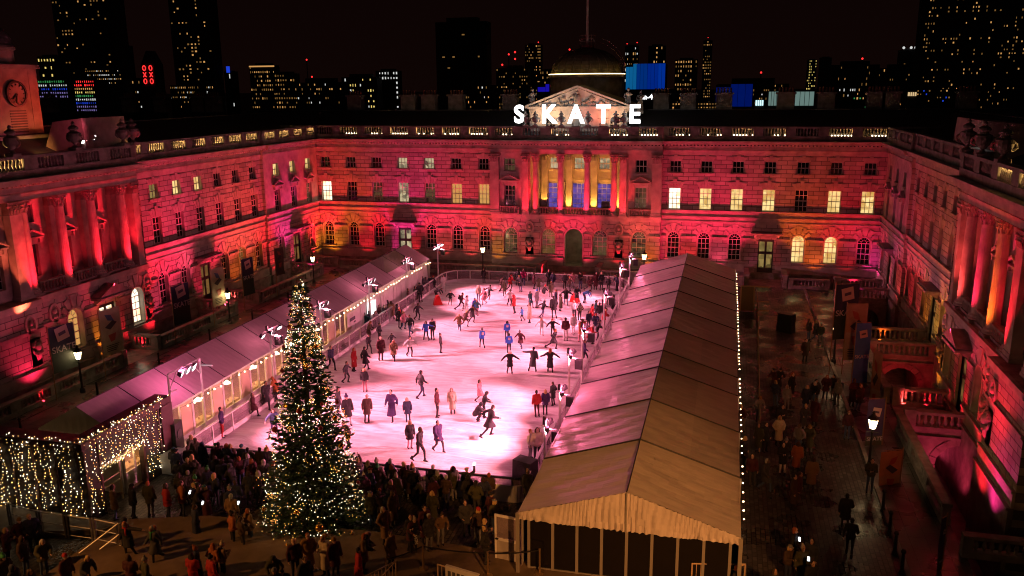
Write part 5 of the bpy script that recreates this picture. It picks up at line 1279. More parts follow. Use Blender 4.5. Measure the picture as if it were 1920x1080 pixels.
def J(lean=0,twist=0,lk=(.10,-.03,.49),rk=(-.10,-.03,.49),la=(.11,.02,.09),ra=(-.11,.02,.09),lf=0,rf=0,
      le=(.25,.03,1.12),re=(-.25,.03,1.12),lh=(.26,-.08,.88),rh=(-.26,-.08,.88),pel=(0,0,.93),head=(0,-.02),hip=0):
    j={}; P=V3(pel); ln=R(lean); up=V3((0,-math.sin(ln),math.cos(ln))); fwd_=V3((0,-math.cos(ln),-math.sin(ln)))
    j['pel']=P; j['waist']=P+up*.17; j['chest']=P+up*.36; j['neck']=P+up*.53; j['head']=P+up*.685+V3((head[0],head[1],0)); j['up']=up; j['fwd']=fwd_
    for s,n in ((1,'l'),(-1,'r')):
        j[n+'s']=P+up*.475+V3((s*.175,0,0)); j[n+'hip']=P+V3((s*.09,0,-.03))
    j['lk'],j['rk'],j['la'],j['ra'],j['lf'],j['rf']=V3(lk),V3(rk),V3(la),V3(ra),lf,rf
    j['le'],j['re'],j['lh'],j['rh']=V3(le),V3(re),V3(lh),V3(rh); return j
POSES={
 'stand':J(),
 'pocket':J(le=(.31,.06,1.14),re=(-.31,.06,1.14),lh=(.21,-.12,.96),rh=(-.21,-.12,.96),la=(.13,.04,.09),ra=(-.13,0,.09)),
 'phone':J(le=(.24,-.04,1.13),re=(-.24,-.04,1.13),lh=(.07,-.30,1.22),rh=(-.06,-.30,1.2),head=(0,-.05)),
 'raise':J(le=(.25,.03,1.12),lh=(.24,-.10,.90),re=(-.30,-.20,1.50),rh=(-.24,-.34,1.74)),
 'walk':J(lean=3,lk=(.10,-.22,.52),la=(.10,-.25,.10),rk=(-.10,.02,.48),ra=(-.10,.33,.16),rf=-25,le=(.26,.12,1.14),lh=(.27,.12,.9),re=(-.26,-.08,1.14),rh=(-.24,-.28,.98)),
 'glide':J(lean=10,pel=(0,0,.88),lk=(.12,-.16,.49),la=(.12,-.05,.10),rk=(-.11,.02,.46),ra=(-.13,.28,.15),rf=-15,le=(.36,-.02,1.17),re=(-.36,-.02,1.17),lh=(.5,-.15,1.0),rh=(-.5,-.12,1.0)),
 'stride':J(lean=14,pel=(0,0,.86),lk=(.12,-.25,.52),la=(.12,-.16,.10),rk=(-.18,.18,.48),ra=(-.30,.55,.22),rf=-35,le=(.36,.12,1.2),lh=(.48,.22,1.02),re=(-.36,-.1,1.16),rh=(-.38,-.36,1.1)),
 'armsout':J(lean=4,lk=(.12,-.08,.49),la=(.16,-.08,.09),rk=(-.12,.04,.48),ra=(-.17,.12,.10),le=(.42,.02,1.24),re=(-.40,-.06,1.27),lh=(.66,-.12,1.12),rh=(-.62,-.18,1.05)),
 'hold':J(lean=5,pel=(0,0,.89),lk=(.16,-.10,.48),la=(.25,.0,.09),rk=(-.14,-.06,.48),ra=(-.24,.05,.09),le=(.44,-.02,1.32),lh=(.70,-.06,1.30),re=(-.27,.04,1.13),rh=(-.30,-.1,.9)),
 'bend':J(lean=62,pel=(0,.12,.90),lk=(.11,.0,.48),la=(.12,.06,.09),rk=(-.11,.02,.48),ra=(-.12,.12,.09),le=(.2,-.42,.98),re=(-.2,-.42,.98),lh=(.17,-.52,.74),rh=(-.17,-.52,.74),head=(0,-.02)),
 'lean':J(lean=20,pel=(0,.05,.92),le=(.28,-.16,1.16),re=(-.28,-.16,1.16),lh=(.2,-.38,1.05),rh=(-.2,-.38,1.05)),
 'crouch':J(lean=35,pel=(0,.16,.48),lk=(.14,-.22,.5),la=(.13,.0,.09),rk=(-.14,-.22,.5),ra=(-.13,.02,.09),le=(.27,-.2,.72),re=(-.27,-.2,.72),lh=(.16,-.42,.62),rh=(-.16,-.42,.62)),
}
BODY={};COAT={}
def feat(bm,c,r,slot):
    pass
def bodymesh(pose):
    if pose in BODY: return BODY[pose]
    j=POSES[pose]; mb=MB(); caps=[]
    def c(p,q,a,b,l): cap(mb,p,q,a,b); caps.append((V3(p),V3(q),max(a,b),l))
    up,fw_=j['up'],j['fwd']
    c(j['pel']+V3((.06,0,0)),j['pel']+V3((-.06,0,0)),.125,.125,2); c(j['pel'],j['waist'],.125,.115,1); c(j['waist']+V3((.04,0,0)),j['chest']+V3((.06,0,0)),.105,.115,1); c(j['waist']+V3((-.04,0,0)),j['chest']+V3((-.06,0,0)),.105,.115,1)
    c(j['ls'],j['rs'],.075,.075,1); c(j['chest'],j['neck'],.09,.065,1); c(j['neck']-up*.02,j['head']-up*.06,.055,.052,0)
    h=j['head']; ell(mb,h+up*.015,.078,.098,.118); caps.append((h-up*.05,h+up*.06,.1,0)); ell(mb,h+fw_*.05-up*.06,.05,.05,.055)
    cap(mb,h+fw_*.092+up*.012,h+fw_*.112-up*.025,.012,.016,6)
    for s in (-1,1): cap(mb,h+V3((s*.078,.008,0))+up*.02,h+V3((s*.08,.012,0))-up*.025,.016,.012,6)
    for n,s in (('l',1),('r',-1)):
        c(j[n+'s'],j[n+'e'],.055,.043,1); d=(j[n+'h']-j[n+'e']).normalized(); c(j[n+'e'],j[n+'h']-d*.03,.042,.03,1)
        c(j[n+'h']-d*.02,j[n+'h']+d*.05,.032,.03,0)
        c(j[n+'hip'],j[n+'k'],.092,.062,2); c(j[n+'k'],j[n+'a'],.06,.042,2)
        f=R(j[n+'f']); t=V3((0,-math.cos(f),math.sin(f))); a=j[n+'a']; dn=V3((0,-math.sin(f),-math.cos(f)))
        c(a+V3((0,0,.07)),a+dn*.02,.056,.054,3); c(a+dn*.045-t*.06,a+dn*.05+t*.13,.043,.036,3)
    me=remesh(mb,.021,1)
    nf=len(me.polygons); idx=[]
    for p in me.polygons:
        x=p.center; best=9;bl=1
        for a,b,r,l in caps:
            d=b-a; t=max(0,min(1,(x-a).dot(d)/max(d.length_squared,1e-8))); e=(x-(a+d*t)).length-r
            if e<best: best=e;bl=l
        idx.append(bl)
    # fingers, face features and skate blades joined on
    ex=MB()
    for n,s in (('l',1),('r',-1)):
        d=(j[n+'h']-j[n+'e']).normalized(); a=d.orthogonal().normalized(); side=V3((0,1,0)) if abs(d.y)<.7 else V3((0,0,1)); side=(side-d*side.dot(d)).normalized(); nr=d.cross(side)*s
        w0=j[n+'h']
        for k,(o,ln) in enumerate(((-.027,.062),(-.009,.078),(.009,.074),(.027,.058))):
            b=w0+d*.05+side*o; m1=b+d*ln*.55-nr*.012; m2=m1+d*ln*.42-nr*.028; ex.tube(b,m1,.0095,5,0,.0088); ex.tube(m1,m2,.0088,5,0,.007)
        b=w0+d*.005-side*.028; m1=b+d*.03-side*.028-nr*.012; ex.tube(b,m1,.011,5,0,.0095); ex.tube(m1,m1+d*.03-nr*.012,.0095,5,0,.007)
        f=R(j[n+'f']); t=V3((0,-math.cos(f),math.sin(f))); dn=V3((0,-math.sin(f),-math.cos(f))); an=j[n+'a']
    for s in (-1,1): ex.ball(h+fw_*.088+V3((s*.03,0,0))+up*.03,.011,4,4); ex.tube(h+fw_*.094+V3((s*.045,0,0))+up*.05,h+fw_*.098+V3((s*.018,0,0))+up*.052,.005,4,4)
    ex.tube(h+fw_*.098-up*.056-V3((.022,0,0)),h+fw_*.098-up*.056+V3((.022,0,0)),.006,4,5)
    v=[tuple(q.co) for q in me.vertices]; fcs=[tuple(p.vertices) for p in me.polygons]; n0=len(v)
    v+=ex.v; fcs+=[tuple(i+n0 for i in q) for q in ex.f]; idx+=ex.m
    out=bpy.data.meshes.new('person'); out.from_pydata(v,[],fcs)
    for _ in range(6): out.materials.append(BLACK)
    out.polygons.foreach_set('material_index',idx); out.polygons.foreach_set('use_smooth',[True]*len(fcs)); out.update(); bpy.data.meshes.remove(me)
    BODY[pose]=out; return out
def coatmesh(pose,style):
    k=(pose,style)
    if k in COAT: return COAT[k]
    j=POSES[pose]; mb=MB(); up=j['up']; g=.025 if style in('jacket','shirt') else .032
    if style=='shirt': g=.012
    if style=='puffer': g=.05
    if pose in('bend','crouch'): hem=.0
    cap(mb,j['pel']+V3((.06,0,0))+up*.02,j['pel']+V3((-.06,0,0))+up*.02,.125+g,.125+g); cap(mb,j['pel'],j['waist'],.125+g,.115+g)
    for s in (-1,1): cap(mb,j['waist']+V3((s*.04,0,0)),j['chest']+V3((s*.065,0,0)),.105+g,.118+g)
    cap(mb,j['ls']+V3((-.01,0,0)),j['rs']+V3((.01,0,0)),.08+g*.7,.08+g*.7); cap(mb,j['chest'],j['neck'],.095+g,.065+g*.6)
    for n in 'lr':
        d=(j[n+'h']-j[n+'e']).normalized(); cap(mb,j[n+'s'],j[n+'e'],.058+g,.046+g); cap(mb,j[n+'e'],j[n+'h']-d*.02,.045+g*.9,.036+g*.7)
    hemz={'jacket':0,'shirt':0,'puffer':.70,'coat':.56,'long':.36,'dress':.62,'skirt':.60}[style]
    if hemz and pose not in('bend','crouch'):
        kx=(j['lk']+j['rk'])/2; w_=.25 if style!='dress' else .3; t=(j['pel'].z-hemz)/(j['pel'].z-.49); c0=j['pel']; c1=V3((c0.x+(kx.x-c0.x)*t*.8,c0.y+(kx.y-c0.y)*t*.8,hemz)); sp=abs(j['lk'].x-j['rk'].x)/2+abs(j['lk'].y-j['rk'].y)*.4
        i=len(mb.v); n=14; rings=[(c0+up*.1,.15,.13),(c0,.17+g*.4,.15+g*.4),(c0*.5+c1*.5,.19+sp*.12,.17+abs(j['lk'].y-j['rk'].y)*.2),(c1,w_*.78+sp*.3,.185+abs(j['lk'].y-j['rk'].y)*.38)]
        for c,rx,ry in rings:
            for q in range(n): a=2*math.pi*q/n; f=1+.06*math.sin(5*a+1); mb.v.append((c.x+rx*f*math.cos(a),c.y+ry*f*math.sin(a),c.z))
        for r_ in range(3):
            for q in range(n): q2=(q+1)%n; mb.f.append((i+(r_+1)*n+q,i+(r_+1)*n+q2,i+r_*n+q2,i+r_*n+q)); mb.m.append(0)
        mb.f.append(tuple(i+q for q in range(n))); mb.m.append(0); e=i+3*n; mb.f.append(tuple(e+q for q in reversed(range(n)))); mb.m.append(0)
    me=remesh(mb,.026,1); me.name='coat'; me.materials.clear(); me.materials.append(BLACK); COAT[k]=me; return me
HAIR={}
def hairmesh(kind):
    if kind in HAIR: return HAIR[kind]
    mb=MB()
    if kind=='hood':
        ell(mb,(0,.03,.0),.125,.13,.15); cap(mb,(.09,.03,-.1),(-.09,.03,-.1),.07,.07)
    elif kind in('beanie','bobble'):
        ell(mb,(0,.012,.05),.094,.112,.1); cap(mb,(.0,-.085,.035),(0,.1,.02),.03,.03)
        for k in range(12): a=2*math.pi*k/12; b=2*math.pi*(k+1)/12; cap(mb,(.084*math.cos(a),.012+.1*math.sin(a),.035),(.084*math.cos(b),.012+.1*math.sin(b),.035),.02,.02)
        if kind=='bobble': ell(mb,(0,.02,.18),.05,.05,.05)
    elif kind=='cap':
        ell(mb,(0,.012,.05),.092,.11,.09); cap(mb,(.04,-.13,.04),(-.04,-.13,.04),.03,.03)
    else:
        ell(mb,(0,.022,.035),.09,.1,.105); ell(mb,(0,.05,-.02),.078,.07,.09)
        if kind=='long':
            for s in (-1,0,1): cap(mb,(s*.055,.06,.02),(s*.075,.085 if s==0 else .06,-.24),.05,.045)
            for s in (-1,1): cap(mb,(s*.078,.0,.03),(s*.085,.0,-.2),.03,.03)
        if kind=='bun': ell(mb,(0,.08,.13),.055,.055,.05)
        if kind=='tail': cap(mb,(0,.11,.06),(0,.15,-.14),.04,.025)
        if kind=='bob':
            for s in (-1,1): cap(mb,(s*.075,.03,.02),(s*.08,.03,-.08),.045,.05)
            cap(mb,(0,.07,.02),(0,.08,-.08),.06,.05)
    me=remesh(mb,.017,1); me.name='hair'; me.materials.clear(); me.materials.append(BLACK); HAIR[kind]=me; return me
PC={'black':(.012,.012,.014),'charcoal':(.04,.04,.045),'navy':(.018,.024,.06),'burgundy':(.06,.01,.016),'brown':(.055,.03,.018),'tan':(.20,.12,.06),'cream':(.5,.43,.32),'white':(.78,.76,.74),'pink':(.42,.19,.22),'red':(.38,.015,.02),'blue':(.03,.13,.62),'sky':(.08,.3,.75),'teal':(.02,.1,.12),'olive':(.05,.05,.022),'grey':(.2,.2,.21),'purple':(.04,.018,.09),'mustard':(.26,.14,.02),'orange':(.34,.10,.025),'green':(.03,.22,.06),'denim':(.06,.1,.2),'blonde':(.5,.34,.14),'ginger':(.33,.09,.025),'darkbrown':(.03,.017,.01),'silver':(.4,.39,.37),'magenta':(.42,.03,.16)}
def cloth(c): return mat('cloth_'+c,PC[c],.8,noise=.12,nscale=9)
SKIN=[mat('skin_%d'%i,c,.55) for i,c in enumerate(((.56,.34,.25),(.62,.40,.30),(.34,.19,.12),(.12,.065,.04)))]
DARKF=mat('eye_dark',(.015,.01,.01),.3); LIP=mat('lip',(.3,.08,.07),.5)
def person(loc,rz,h,pose,style,cc,lc,hair,hc,label,group=None,skin=None,shoe='black',extra=None,rd=random):
    me=bodymesh(pose); o=link('person',me,None,loc,(0,0,rz)); s=h/1.735; o.scale=(s*rd.uniform(.96,1.05),s*rd.uniform(.96,1.05),s)
    sk=SKIN[skin if skin is not None else rd.choices((0,1,2,3),(4,4,1.5,1))[0]]
    for i,m in enumerate((sk,cloth(cc),cloth(lc),cloth(shoe),DARKF,LIP)): setmat(o,i,m)
    c=link('coat' if style not in('shirt','dress','skirt') else ('shirt' if style=='shirt' else 'dress'),coatmesh(pose,style),o); setmat(c,0,cloth(cc))
    j=POSES[pose]; hm=link('hair' if hair not in('beanie','bobble','hood','cap') else 'hat',hairmesh(hair),o,tuple(j['head'])); hm.rotation_euler.x=math.atan2(-j['up'].y,j['up'].z); setmat(hm,0,cloth(hc))
    if hair in('beanie','bobble','cap') and rd.random()<.5:
        h2=link('hair',hairmesh('bob'),o,tuple(j['head'])); h2.rotation_euler.x=hm.rotation_euler.x; setmat(h2,0,cloth(rd.choice(('darkbrown','blonde','brown'))))
    if extra and extra[0]=='pack':
        b=MB(); b.box(-.15,.15,.0,.16,-.2,.22); b.box(-.12,.12,.16,.21,-.15,.02); k=b.build('backpack',[cloth(extra[1])],o,loc=tuple(j['chest']+V3((0,.13,0))))
    if extra and extra[0]=='scarf':
        b=MB(); n=10
        for q in range(n): a,e=2*math.pi*q/n,2*math.pi*(q+1)/n; b.tube((.085*math.cos(a),.085*math.sin(a),0),(.085*math.cos(e),.085*math.sin(e),0),.04,6)
        b.tube((.05,-.1,0),(.06,-.16,-.3),.035,6); b.build('scarf',[cloth(extra[1])],o,True,tuple(j['neck']+V3((0,-.01,.02))))
    if extra and extra[0]=='emblem':
        b=MB(); y=.155
        b.poly([(-.11,y,.09),(.09,y,.12),(.11,y,-.09),(-.09,y,-.12)]); b.build('back_emblem',[mat('emblem_pale',(.62,.42,.40),.6)],o,loc=tuple(j['chest']))
    o.rotation_euler.x=R(rd.uniform(-3,3)); o.rotation_euler.y=R(rd.uniform(-3,3))
    return tag(o,label,'person',group)
def height_at(p,hy,z0):
    lo,hi=z0+.3,z0+3
    for _ in range(40):
        m=(lo+hi)/2
        if proj((p.x,p.y,m))[1]>hy: lo=m
        else: hi=m
    return lo-z0
# (head x, head y, feet x, feet y, pose, facing, style, coat, legs, hair, hair colour, label, [extra])
A_=(640,360); B_=(640,720)
def S(o,hx,hy,fx,fy,*r): return (o[0]+hx/3,o[1]+hy/3,o[0]+fx/3,o[1]+fy/3)+r
SK=[
S(A_,803,432,803,512,'stand',0,'dress','black','black','bob','darkbrown','skater in short black dress standing at the far boards, alone by the first panels'),
S(A_,895,480,898,560,'glide',120,'jacket','brown','black','tail','darkbrown','skater in brown jacket with ponytail gliding near the far boards'),
S(A_,920,498,918,585,'stand',200,'coat','olive','black','hood','olive','skater in hooded olive parka walking toward the far boards'),
S(A_,945,462,948,555,'glide',60,'puffer','red','charcoal','beanie','red','skater in red puffer and red beanie near the far boards'),
S(A_,992,435,990,526,'stand',160,'coat','black','black','short','darkbrown','skater in black knee coat leaning at the far boards beside magenta jacket'),
S(A_,1022,435,1023,526,'pocket',150,'jacket','magenta','denim','bob','brown','skater in magenta jacket and jeans at the far boards'),
S(A_,1083,455,1085,545,'stand',100,'coat','burgundy','black','long','darkbrown','skater in burgundy coat with long dark hair by the far boards'),
S(A_,1165,440,1163,530,'pocket',0,'puffer','black','black','beanie','pink','skater in black puffer and pink beanie by the far boards'),
S(A_,1255,455,1255,545,'stand',20,'jacket','charcoal','black','short','darkbrown','skater in charcoal jacket resting at the far boards'),
S(A_,1300,462,1300,543,'lean',340,'puffer','pink','grey','bun','brown','skater in pale pink puffer leaning by the far boards'),
S(A_,1347,450,1345,545,'phone',30,'jacket','black','denim','cap','black','skater with black cap and jeans holding hands together at the far boards'),
S(A_,1428,450,1428,550,'stand',10,'long','burgundy','black','bob','black','skater in long burgundy coat at the far boards near the corner'),
S(A_,1462,452,1462,552,'pocket',30,'coat','black','black','bun','blonde','skater in black coat with blonde bun at the far boards near the corner'),
S(A_,1552,462,1552,556,'lean',300,'jacket','navy','black','short','brown','skater in navy jacket at the last far board before the big tent'),
S(A_,575,466,576,556,'walk',20,'coat','white','white','long','black','skater in white coat with long black hair at the far left rink corner'),
S(A_,545,532,540,612,'bend',60,'jacket','black','black','bob','darkbrown','skater in black bent over a red skating aid near the cafe tent'),
S(A_,610,552,612,638,'glide',10,'jacket','black','grey','short','darkbrown','child skater in black jacket and grey trousers gliding alone','kid'),
S(A_,660,562,675,662,'stride',90,'jacket','burgundy','black','short','black','skater striding in burgundy jacket with black backpack',('pack','black')),
S(A_,696,582,702,672,'glide',80,'puffer','white','white','tail','darkbrown','skater all in white puffer and trousers behind the backpack skater'),
S(A_,768,532,770,615,'stand',10,'jacket','cream','denim','hood','cream','skater in cream hoodie and jeans gliding in the far half'),
S(A_,802,540,803,634,'walk',300,'coat','pink','grey','bob','brown','skater in soft pink coat in the far half'),
S(A_,815,528,828,608,'stride',120,'jacket','charcoal','black','short','darkbrown','skater in charcoal jacket striding away behind the soft pink coat'),
S(A_,740,628,737,735,'glide',30,'coat','charcoal','black','beanie','navy','skater in charcoal coat with navy beanie and a mustard scarf',('scarf','mustard')),
S(A_,750,600,752,690,'stand',200,'jacket','blue','denim','cap','blue','skater in blue cap and blue jacket close behind the mustard scarf skater'),
S(A_,770,606,764,695,'glide',330,'jacket','teal','pink','bob','darkbrown','skater in teal jacket with pink trousers near rink middle'),
S(A_,665,682,665,780,'glide',350,'puffer','tan','denim','bob','blonde','blonde skater in padded tan jacket and jeans gliding toward the camera'),
S(A_,793,768,792,878,'walk',200,'jacket','blue','black','short','darkbrown','rink steward in blue jacket with pale back emblem, apart in mid rink',('emblem','x')),
S(A_,930,726,930,832,'stand',190,'jacket','blue','black','bob','black','rink steward in blue jacket with long dark hair, farther of the stacked pair',('emblem','x')),
S(A_,943,812,943,905,'stand',185,'jacket','blue','black','short','black','rink steward in blue jacket just behind the arms wide woman',('emblem','x')),
S(A_,942,894,947,1022,'armsout',5,'coat','black','black','beanie','white','woman in black coat and white beanie skating with arms held wide'),
S(A_,1077,872,1075,1010,'hold',170,'long','charcoal','black','short','black','man in long charcoal puffer holding hands at arm length'),
S(A_,1175,882,1175,1012,'armsout',175,'long','black','black','long','ginger','woman with ginger hair and long black puffer holding hands, arms spread'),
S(A_,943,545,946,642,'glide',20,'jacket','white','black','short','brown','skater in white top and black trousers in the far half'),
S(A_,970,578,975,682,'stand',250,'puffer','red','black','hood','red','skater in hooded red puffer beside the white top skater'),
S(A_,1020,648,1018,725,'glide',250,'jacket','sky','black','short','darkbrown','small child in bright sky blue jacket gliding mid rink','kid'),
S(A_,1058,622,1058,736,'stand',280,'long','cream','black','long','darkbrown','skater in long cream coat beside the child in sky blue'),
S(A_,1062,560,1065,650,'walk',40,'coat','teal','charcoal','bob','brown','skater in dark teal coat in the far crowd'),
S(A_,1092,550,1098,652,'stand',60,'puffer','grey','grey','beanie','sky','skater in grey puffer with sky blue beanie in the far crowd'),
S(A_,1135,520,1138,615,'glide',60,'jacket','black','white','bobble','red','skater in black jacket, white trousers and red bobble hat in the far crowd'),
S(A_,1175,504,1178,592,'stand',200,'coat','olive','olive','beanie','mustard','skater in olive coat and mustard beanie in the far crowd'),
S(A_,1208,568,1206,640,'stand',90,'puffer','navy','navy','cap','mustard','skater in navy puffer and mustard cap behind the black puffer man'),
S(A_,1135,608,1130,704,'stride',130,'jacket','black','denim','hood','black','hooded skater in black jacket and jeans kicking a leg back'),
S(A_,1198,586,1198,712,'walk',190,'puffer','black','black','short','darkbrown','tall man in black puffer gliding away mid rink'),
S(A_,1235,590,1232,670,'stand',120,'long','olive','black','bob','brown','skater in long olive coat beside tall man in black'),
S(A_,1262,542,1263,637,'armsout',0,'puffer','black','denim','hood','brown','skater in black puffer with brown fur hood, arms out'),
S(A_,1330,540,1326,628,'lean',20,'coat','black','black','bob','black','adult in black coat guiding a red skating aid in the far half'),
S(A_,1372,545,1372,624,'bend',70,'jacket','sky','navy','short','brown','adult in sky blue jacket bending beside a red skating aid'),
S(A_,1310,610,1311,712,'stand',5,'shirt','white','black','long','ginger','ginger skater in white jumper and black trousers mid rink'),
S(A_,1410,626,1408,727,'glide',80,'coat','red','black','long','darkbrown','skater in red coat with dark hair approaching the big tent side'),
S(A_,1450,622,1448,738,'stand',190,'jacket','black','white','short','darkbrown','skater in black jacket and white trousers near the big tent side'),
S(A_,1472,588,1474,690,'walk',60,'jacket','charcoal','charcoal','short','black','skater in all charcoal beside a slim lit pole'),
S(A_,1525,578,1530,692,'pocket',270,'coat','black','black','short','darkbrown','man in black coat with red scarf at the tent side boards',('scarf','red')),
S(A_,1478,655,1480,765,'lean',90,'puffer','red','black','beanie','black','skater in red puffer and black beanie hugging the tent side boards'),
S(A_,1130,702,1127,808,'glide',0,'shirt','white','white','long','blonde','slim blonde skater all in white mid rink'),
S(A_,1193,718,1192,815,'armsout',10,'jacket','black','black','beanie','orange','skater in black jacket with orange beanie balancing with arms out'),
S(A_,1198,764,1193,884,'stride',60,'coat','black','black','long','ginger','ginger woman in black coat pushing off below the balancing skater'),
S(A_,1262,708,1262,836,'stand',185,'jacket','burgundy','white','short','black','man in burgundy jacket and white trousers gliding away'),
S(A_,1302,690,1303,797,'stand',20,'puffer','white','white','beanie','red','skater in white quilted coat with red beanie'),
S(A_,1357,694,1354,850,'walk',210,'puffer','orange','pink','short','brown','skater in orange padded jacket close to the tent side crowd'),
S(A_,1398,738,1402,860,'stride',100,'skirt','red','black','beanie','white','skater in red flared skirt coat and white beanie by the tent boards'),
S(A_,1450,768,1442,836,'lean',100,'jacket','black','black','short','darkbrown','skater in black clinging to the tent boards behind red skirt'),
S(A_,1370,833,1367,962,'walk',90,'jacket','purple','black','short','brown','man in purple jacket hunched near the tent boards'),
S(A_,1392,670,1390,770,'stand',30,'jacket','navy','black','bob','black','skater in navy jacket amid the tent side cluster'),
S(A_,385,543,382,640,'pocket',90,'coat','brown','black','short','brown','skater in brown coat standing at the cafe side boards, far end'),
S(A_,415,533,418,622,'stand',60,'coat','black','black','bob','black','skater in black coat, second along the far cafe side boards'),
S(A_,441,510,447,618,'pocket',20,'puffer','black','black','beanie','charcoal','tall skater in black puffer and charcoal beanie at the far cafe side'),
S(A_,468,480,478,578,'stand',30,'long','charcoal','black','hood','charcoal','hooded figure in ankle length charcoal coat at the far cafe side'),
S(A_,500,474,504,558,'stand',330,'coat','navy','black','long','darkbrown','skater in navy coat with long hair, nearest the far rink corner'),
S(A_,418,620,430,722,'glide',40,'jacket','black','black','short','brown','man in black jacket skating out from the cafe side boards'),
S(A_,294,614,290,716,'stand',200,'long','tan','black','long','brown','woman in long tan coat at the cafe side boards'),
S(A_,318,640,312,725,'pocket',90,'coat','charcoal','black','bob','black','skater in charcoal coat right beside the long tan coat'),
S(A_,243,636,243,738,'phone',30,'jacket','black','black','short','black','man in black jacket looking at his hands at cafe side boards'),
S(A_,212,648,214,730,'pocket',60,'jacket','burgundy','black','short','darkbrown','person in burgundy jacket at cafe side boards beside man in black'),
S(A_,155,678,157,770,'pocket',60,'puffer','navy','black','short','black','person in navy puffer leaning at cafe side boards near the fir tree'),
S(A_,188,700,190,775,'lean',40,'jacket','grey','black','bob','brown','person in grey jacket leaning beside navy puffer at cafe side'),
S(A_,335,648,332,762,'stand',30,'coat','black','black','bob','black','skater in black coat with red scarf near the cafe boards',('scarf','red')),
S(A_,345,668,352,774,'glide',60,'puffer','pink','denim','bun','blonde','blonde skater in pink puffer and jeans near the cafe boards'),
S(A_,385,690,391,808,'walk',320,'jacket','black','denim','short','brown','man in black jacket and jeans strolling across near cafe boards'),
S(A_,470,722,478,832,'hold',340,'jacket','blue','black','long','darkbrown','woman in blue coat reaching an arm out, beside a friend'),
S(A_,502,714,514,832,'stand',330,'jacket','black','black','tail','black','friend in black jacket with grey backpack beside the blue coat woman',('pack','grey')),
S(A_,165,745,160,842,'lean',70,'coat','brown','black','long','ginger','ginger person in brown coat leaning on cafe side boards'),
S(A_,210,738,213,846,'pocket',60,'jacket','charcoal','black','short','black','person in charcoal jacket past the ginger woman at cafe side'),
S(A_,164,802,154,908,'walk',40,'jacket','black','charcoal','beanie','brown','skater in black with brown beanie next to the fir tree'),
S(A_,222,814,222,946,'stand',20,'coat','burgundy','brown','short','brown','man in dark burgundy coat and brown trousers'),
S(A_,284,790,282,872,'glide',30,'jacket','charcoal','black','long','black','small skater in charcoal with long black hair behind tan coat','kid'),
S(A_,290,832,295,948,'walk',350,'coat','tan','black','long','ginger','woman in tan coat with long ginger hair striding near the cafe side'),
S(A_,378,808,386,928,'glide',20,'shirt','white','charcoal','bob','black','skater in white top and charcoal tights, arms low'),
S(A_,62,878,70,1008,'stand',60,'long','red','black','long','ginger','ginger woman in long red coat at the fir tree edge'),
S(A_,112,872,140,1006,'walk',120,'coat','black','black','short','black','man in black coat stepping away from the red coat'),
S(A_,18,948,32,1074,'glide',60,'jacket','charcoal','charcoal','short','brown','man in charcoal jacket half hidden by the fir tree'),
S(A_,137,992,135,1122,'stand',350,'jacket','black','pink','bob','blonde','blonde woman in black jacket and pink trousers'),
(792,694,790,746,'walk',120,'jacket','black','navy','short','black','lone man in black jacket crossing mid rink'),
S(B_,42,58,44,236,'stand',20,'coat','black','white','bobble','purple','woman in white with open black coat and purple bobble hat'),
S(B_,140,62,144,218,'stand',10,'coat','brown','black','short','darkbrown','man in brown coat near the fir tree, feet apart'),
S(B_,293,34,288,206,'walk',340,'long','purple','black','short','darkbrown','man in long purple coat walking in the near half'),
S(B_,372,78,377,212,'stand',0,'dress','navy','navy','long','blonde','blonde woman in navy dress in the near half'),
S(B_,547,22,541,186,'stand',80,'jacket','burgundy','black','short','darkbrown','man in burgundy bomber jacket standing alone in the near half'),
S(B_,626,24,628,168,'stand',0,'long','cream','black','long','brown','woman in long cream coat standing alone in the near half'),
S(B_,790,-18,782,102,'walk',60,'coat','pink','brown','long','brown','woman in dusky pink coat behind the lunging skaters'),
S(B_,838,112,830,294,'stride',110,'coat','black','black','short','darkbrown','tall person in black lunging past a crouching friend'),
S(B_,765,128,768,208,'crouch',100,'puffer','charcoal','charcoal','hood','black','person in dark puffer crouching on the ice after a fall'),
S(B_,812,70,806,190,'lean',100,'jacket','black','black','beanie','black','person in black leaning over the crouching figure'),
S(B_,386,205,386,362,'stand',20,'dress','black','pink','long','blonde','blonde woman in black dress and pink tights'),
S(B_,442,244,438,436,'walk',60,'jacket','black','black','short','brown','tall slim man all in black nearest the front rail'),
S(B_,543,208,550,382,'walk',40,'puffer','purple','charcoal','short','black','man in dark purple parka skating in the near half'),
S(B_,1090,38,1102,184,'stand',200,'jacket','red','burgundy','bun','darkbrown','woman in red jacket at the tent side, first of the trio'),
S(B_,1145,34,1146,172,'stand',190,'puffer','purple','black','long','blonde','blonde woman in dark purple puffer, middle of the tent side trio'),
S(B_,1195,-8,1192,120,'pocket',230,'coat','black','black','short','brown','man in black coat behind heavy spotlights, last of the trio'),
S(B_,1046,252,1062,418,'stand',60,'jacket','white','grey','short','ginger','man in white jacket and grey trousers under the near spotlight pole'),
S(B_,1098,208,1100,444,'stand',10,'jacket','cream','black','bob','brown','person in pale cream jacket facing the near spotlight pole'),
S(B_,1168,210,1165,340,'lean',250,'shirt','white','black','long','darkbrown','person in white leaning over the tent corner boards'),
S(B_,47,208,42,358,'lean',300,'jacket','brown','black','short','brown','person in brown jacket bending by the fir tree edge'),
(412.5,764,418,820,'stand',80,'jacket','purple','red','short','brown','man in plum jacket and red trousers against the cafe boards'),
(472,737,477,782,'walk',70,'coat','burgundy','black','bob','brown','woman in burgundy coat holding the cafe handrail'),
(495,715,498,768,'walk',30,'coat','black','black','short','black','man in black coat stepping out beside the orange jacket'),
(514,712,518,752,'lean',250,'puffer','orange','black','long','ginger','person in orange padded jacket leaning over the cafe handrail'),
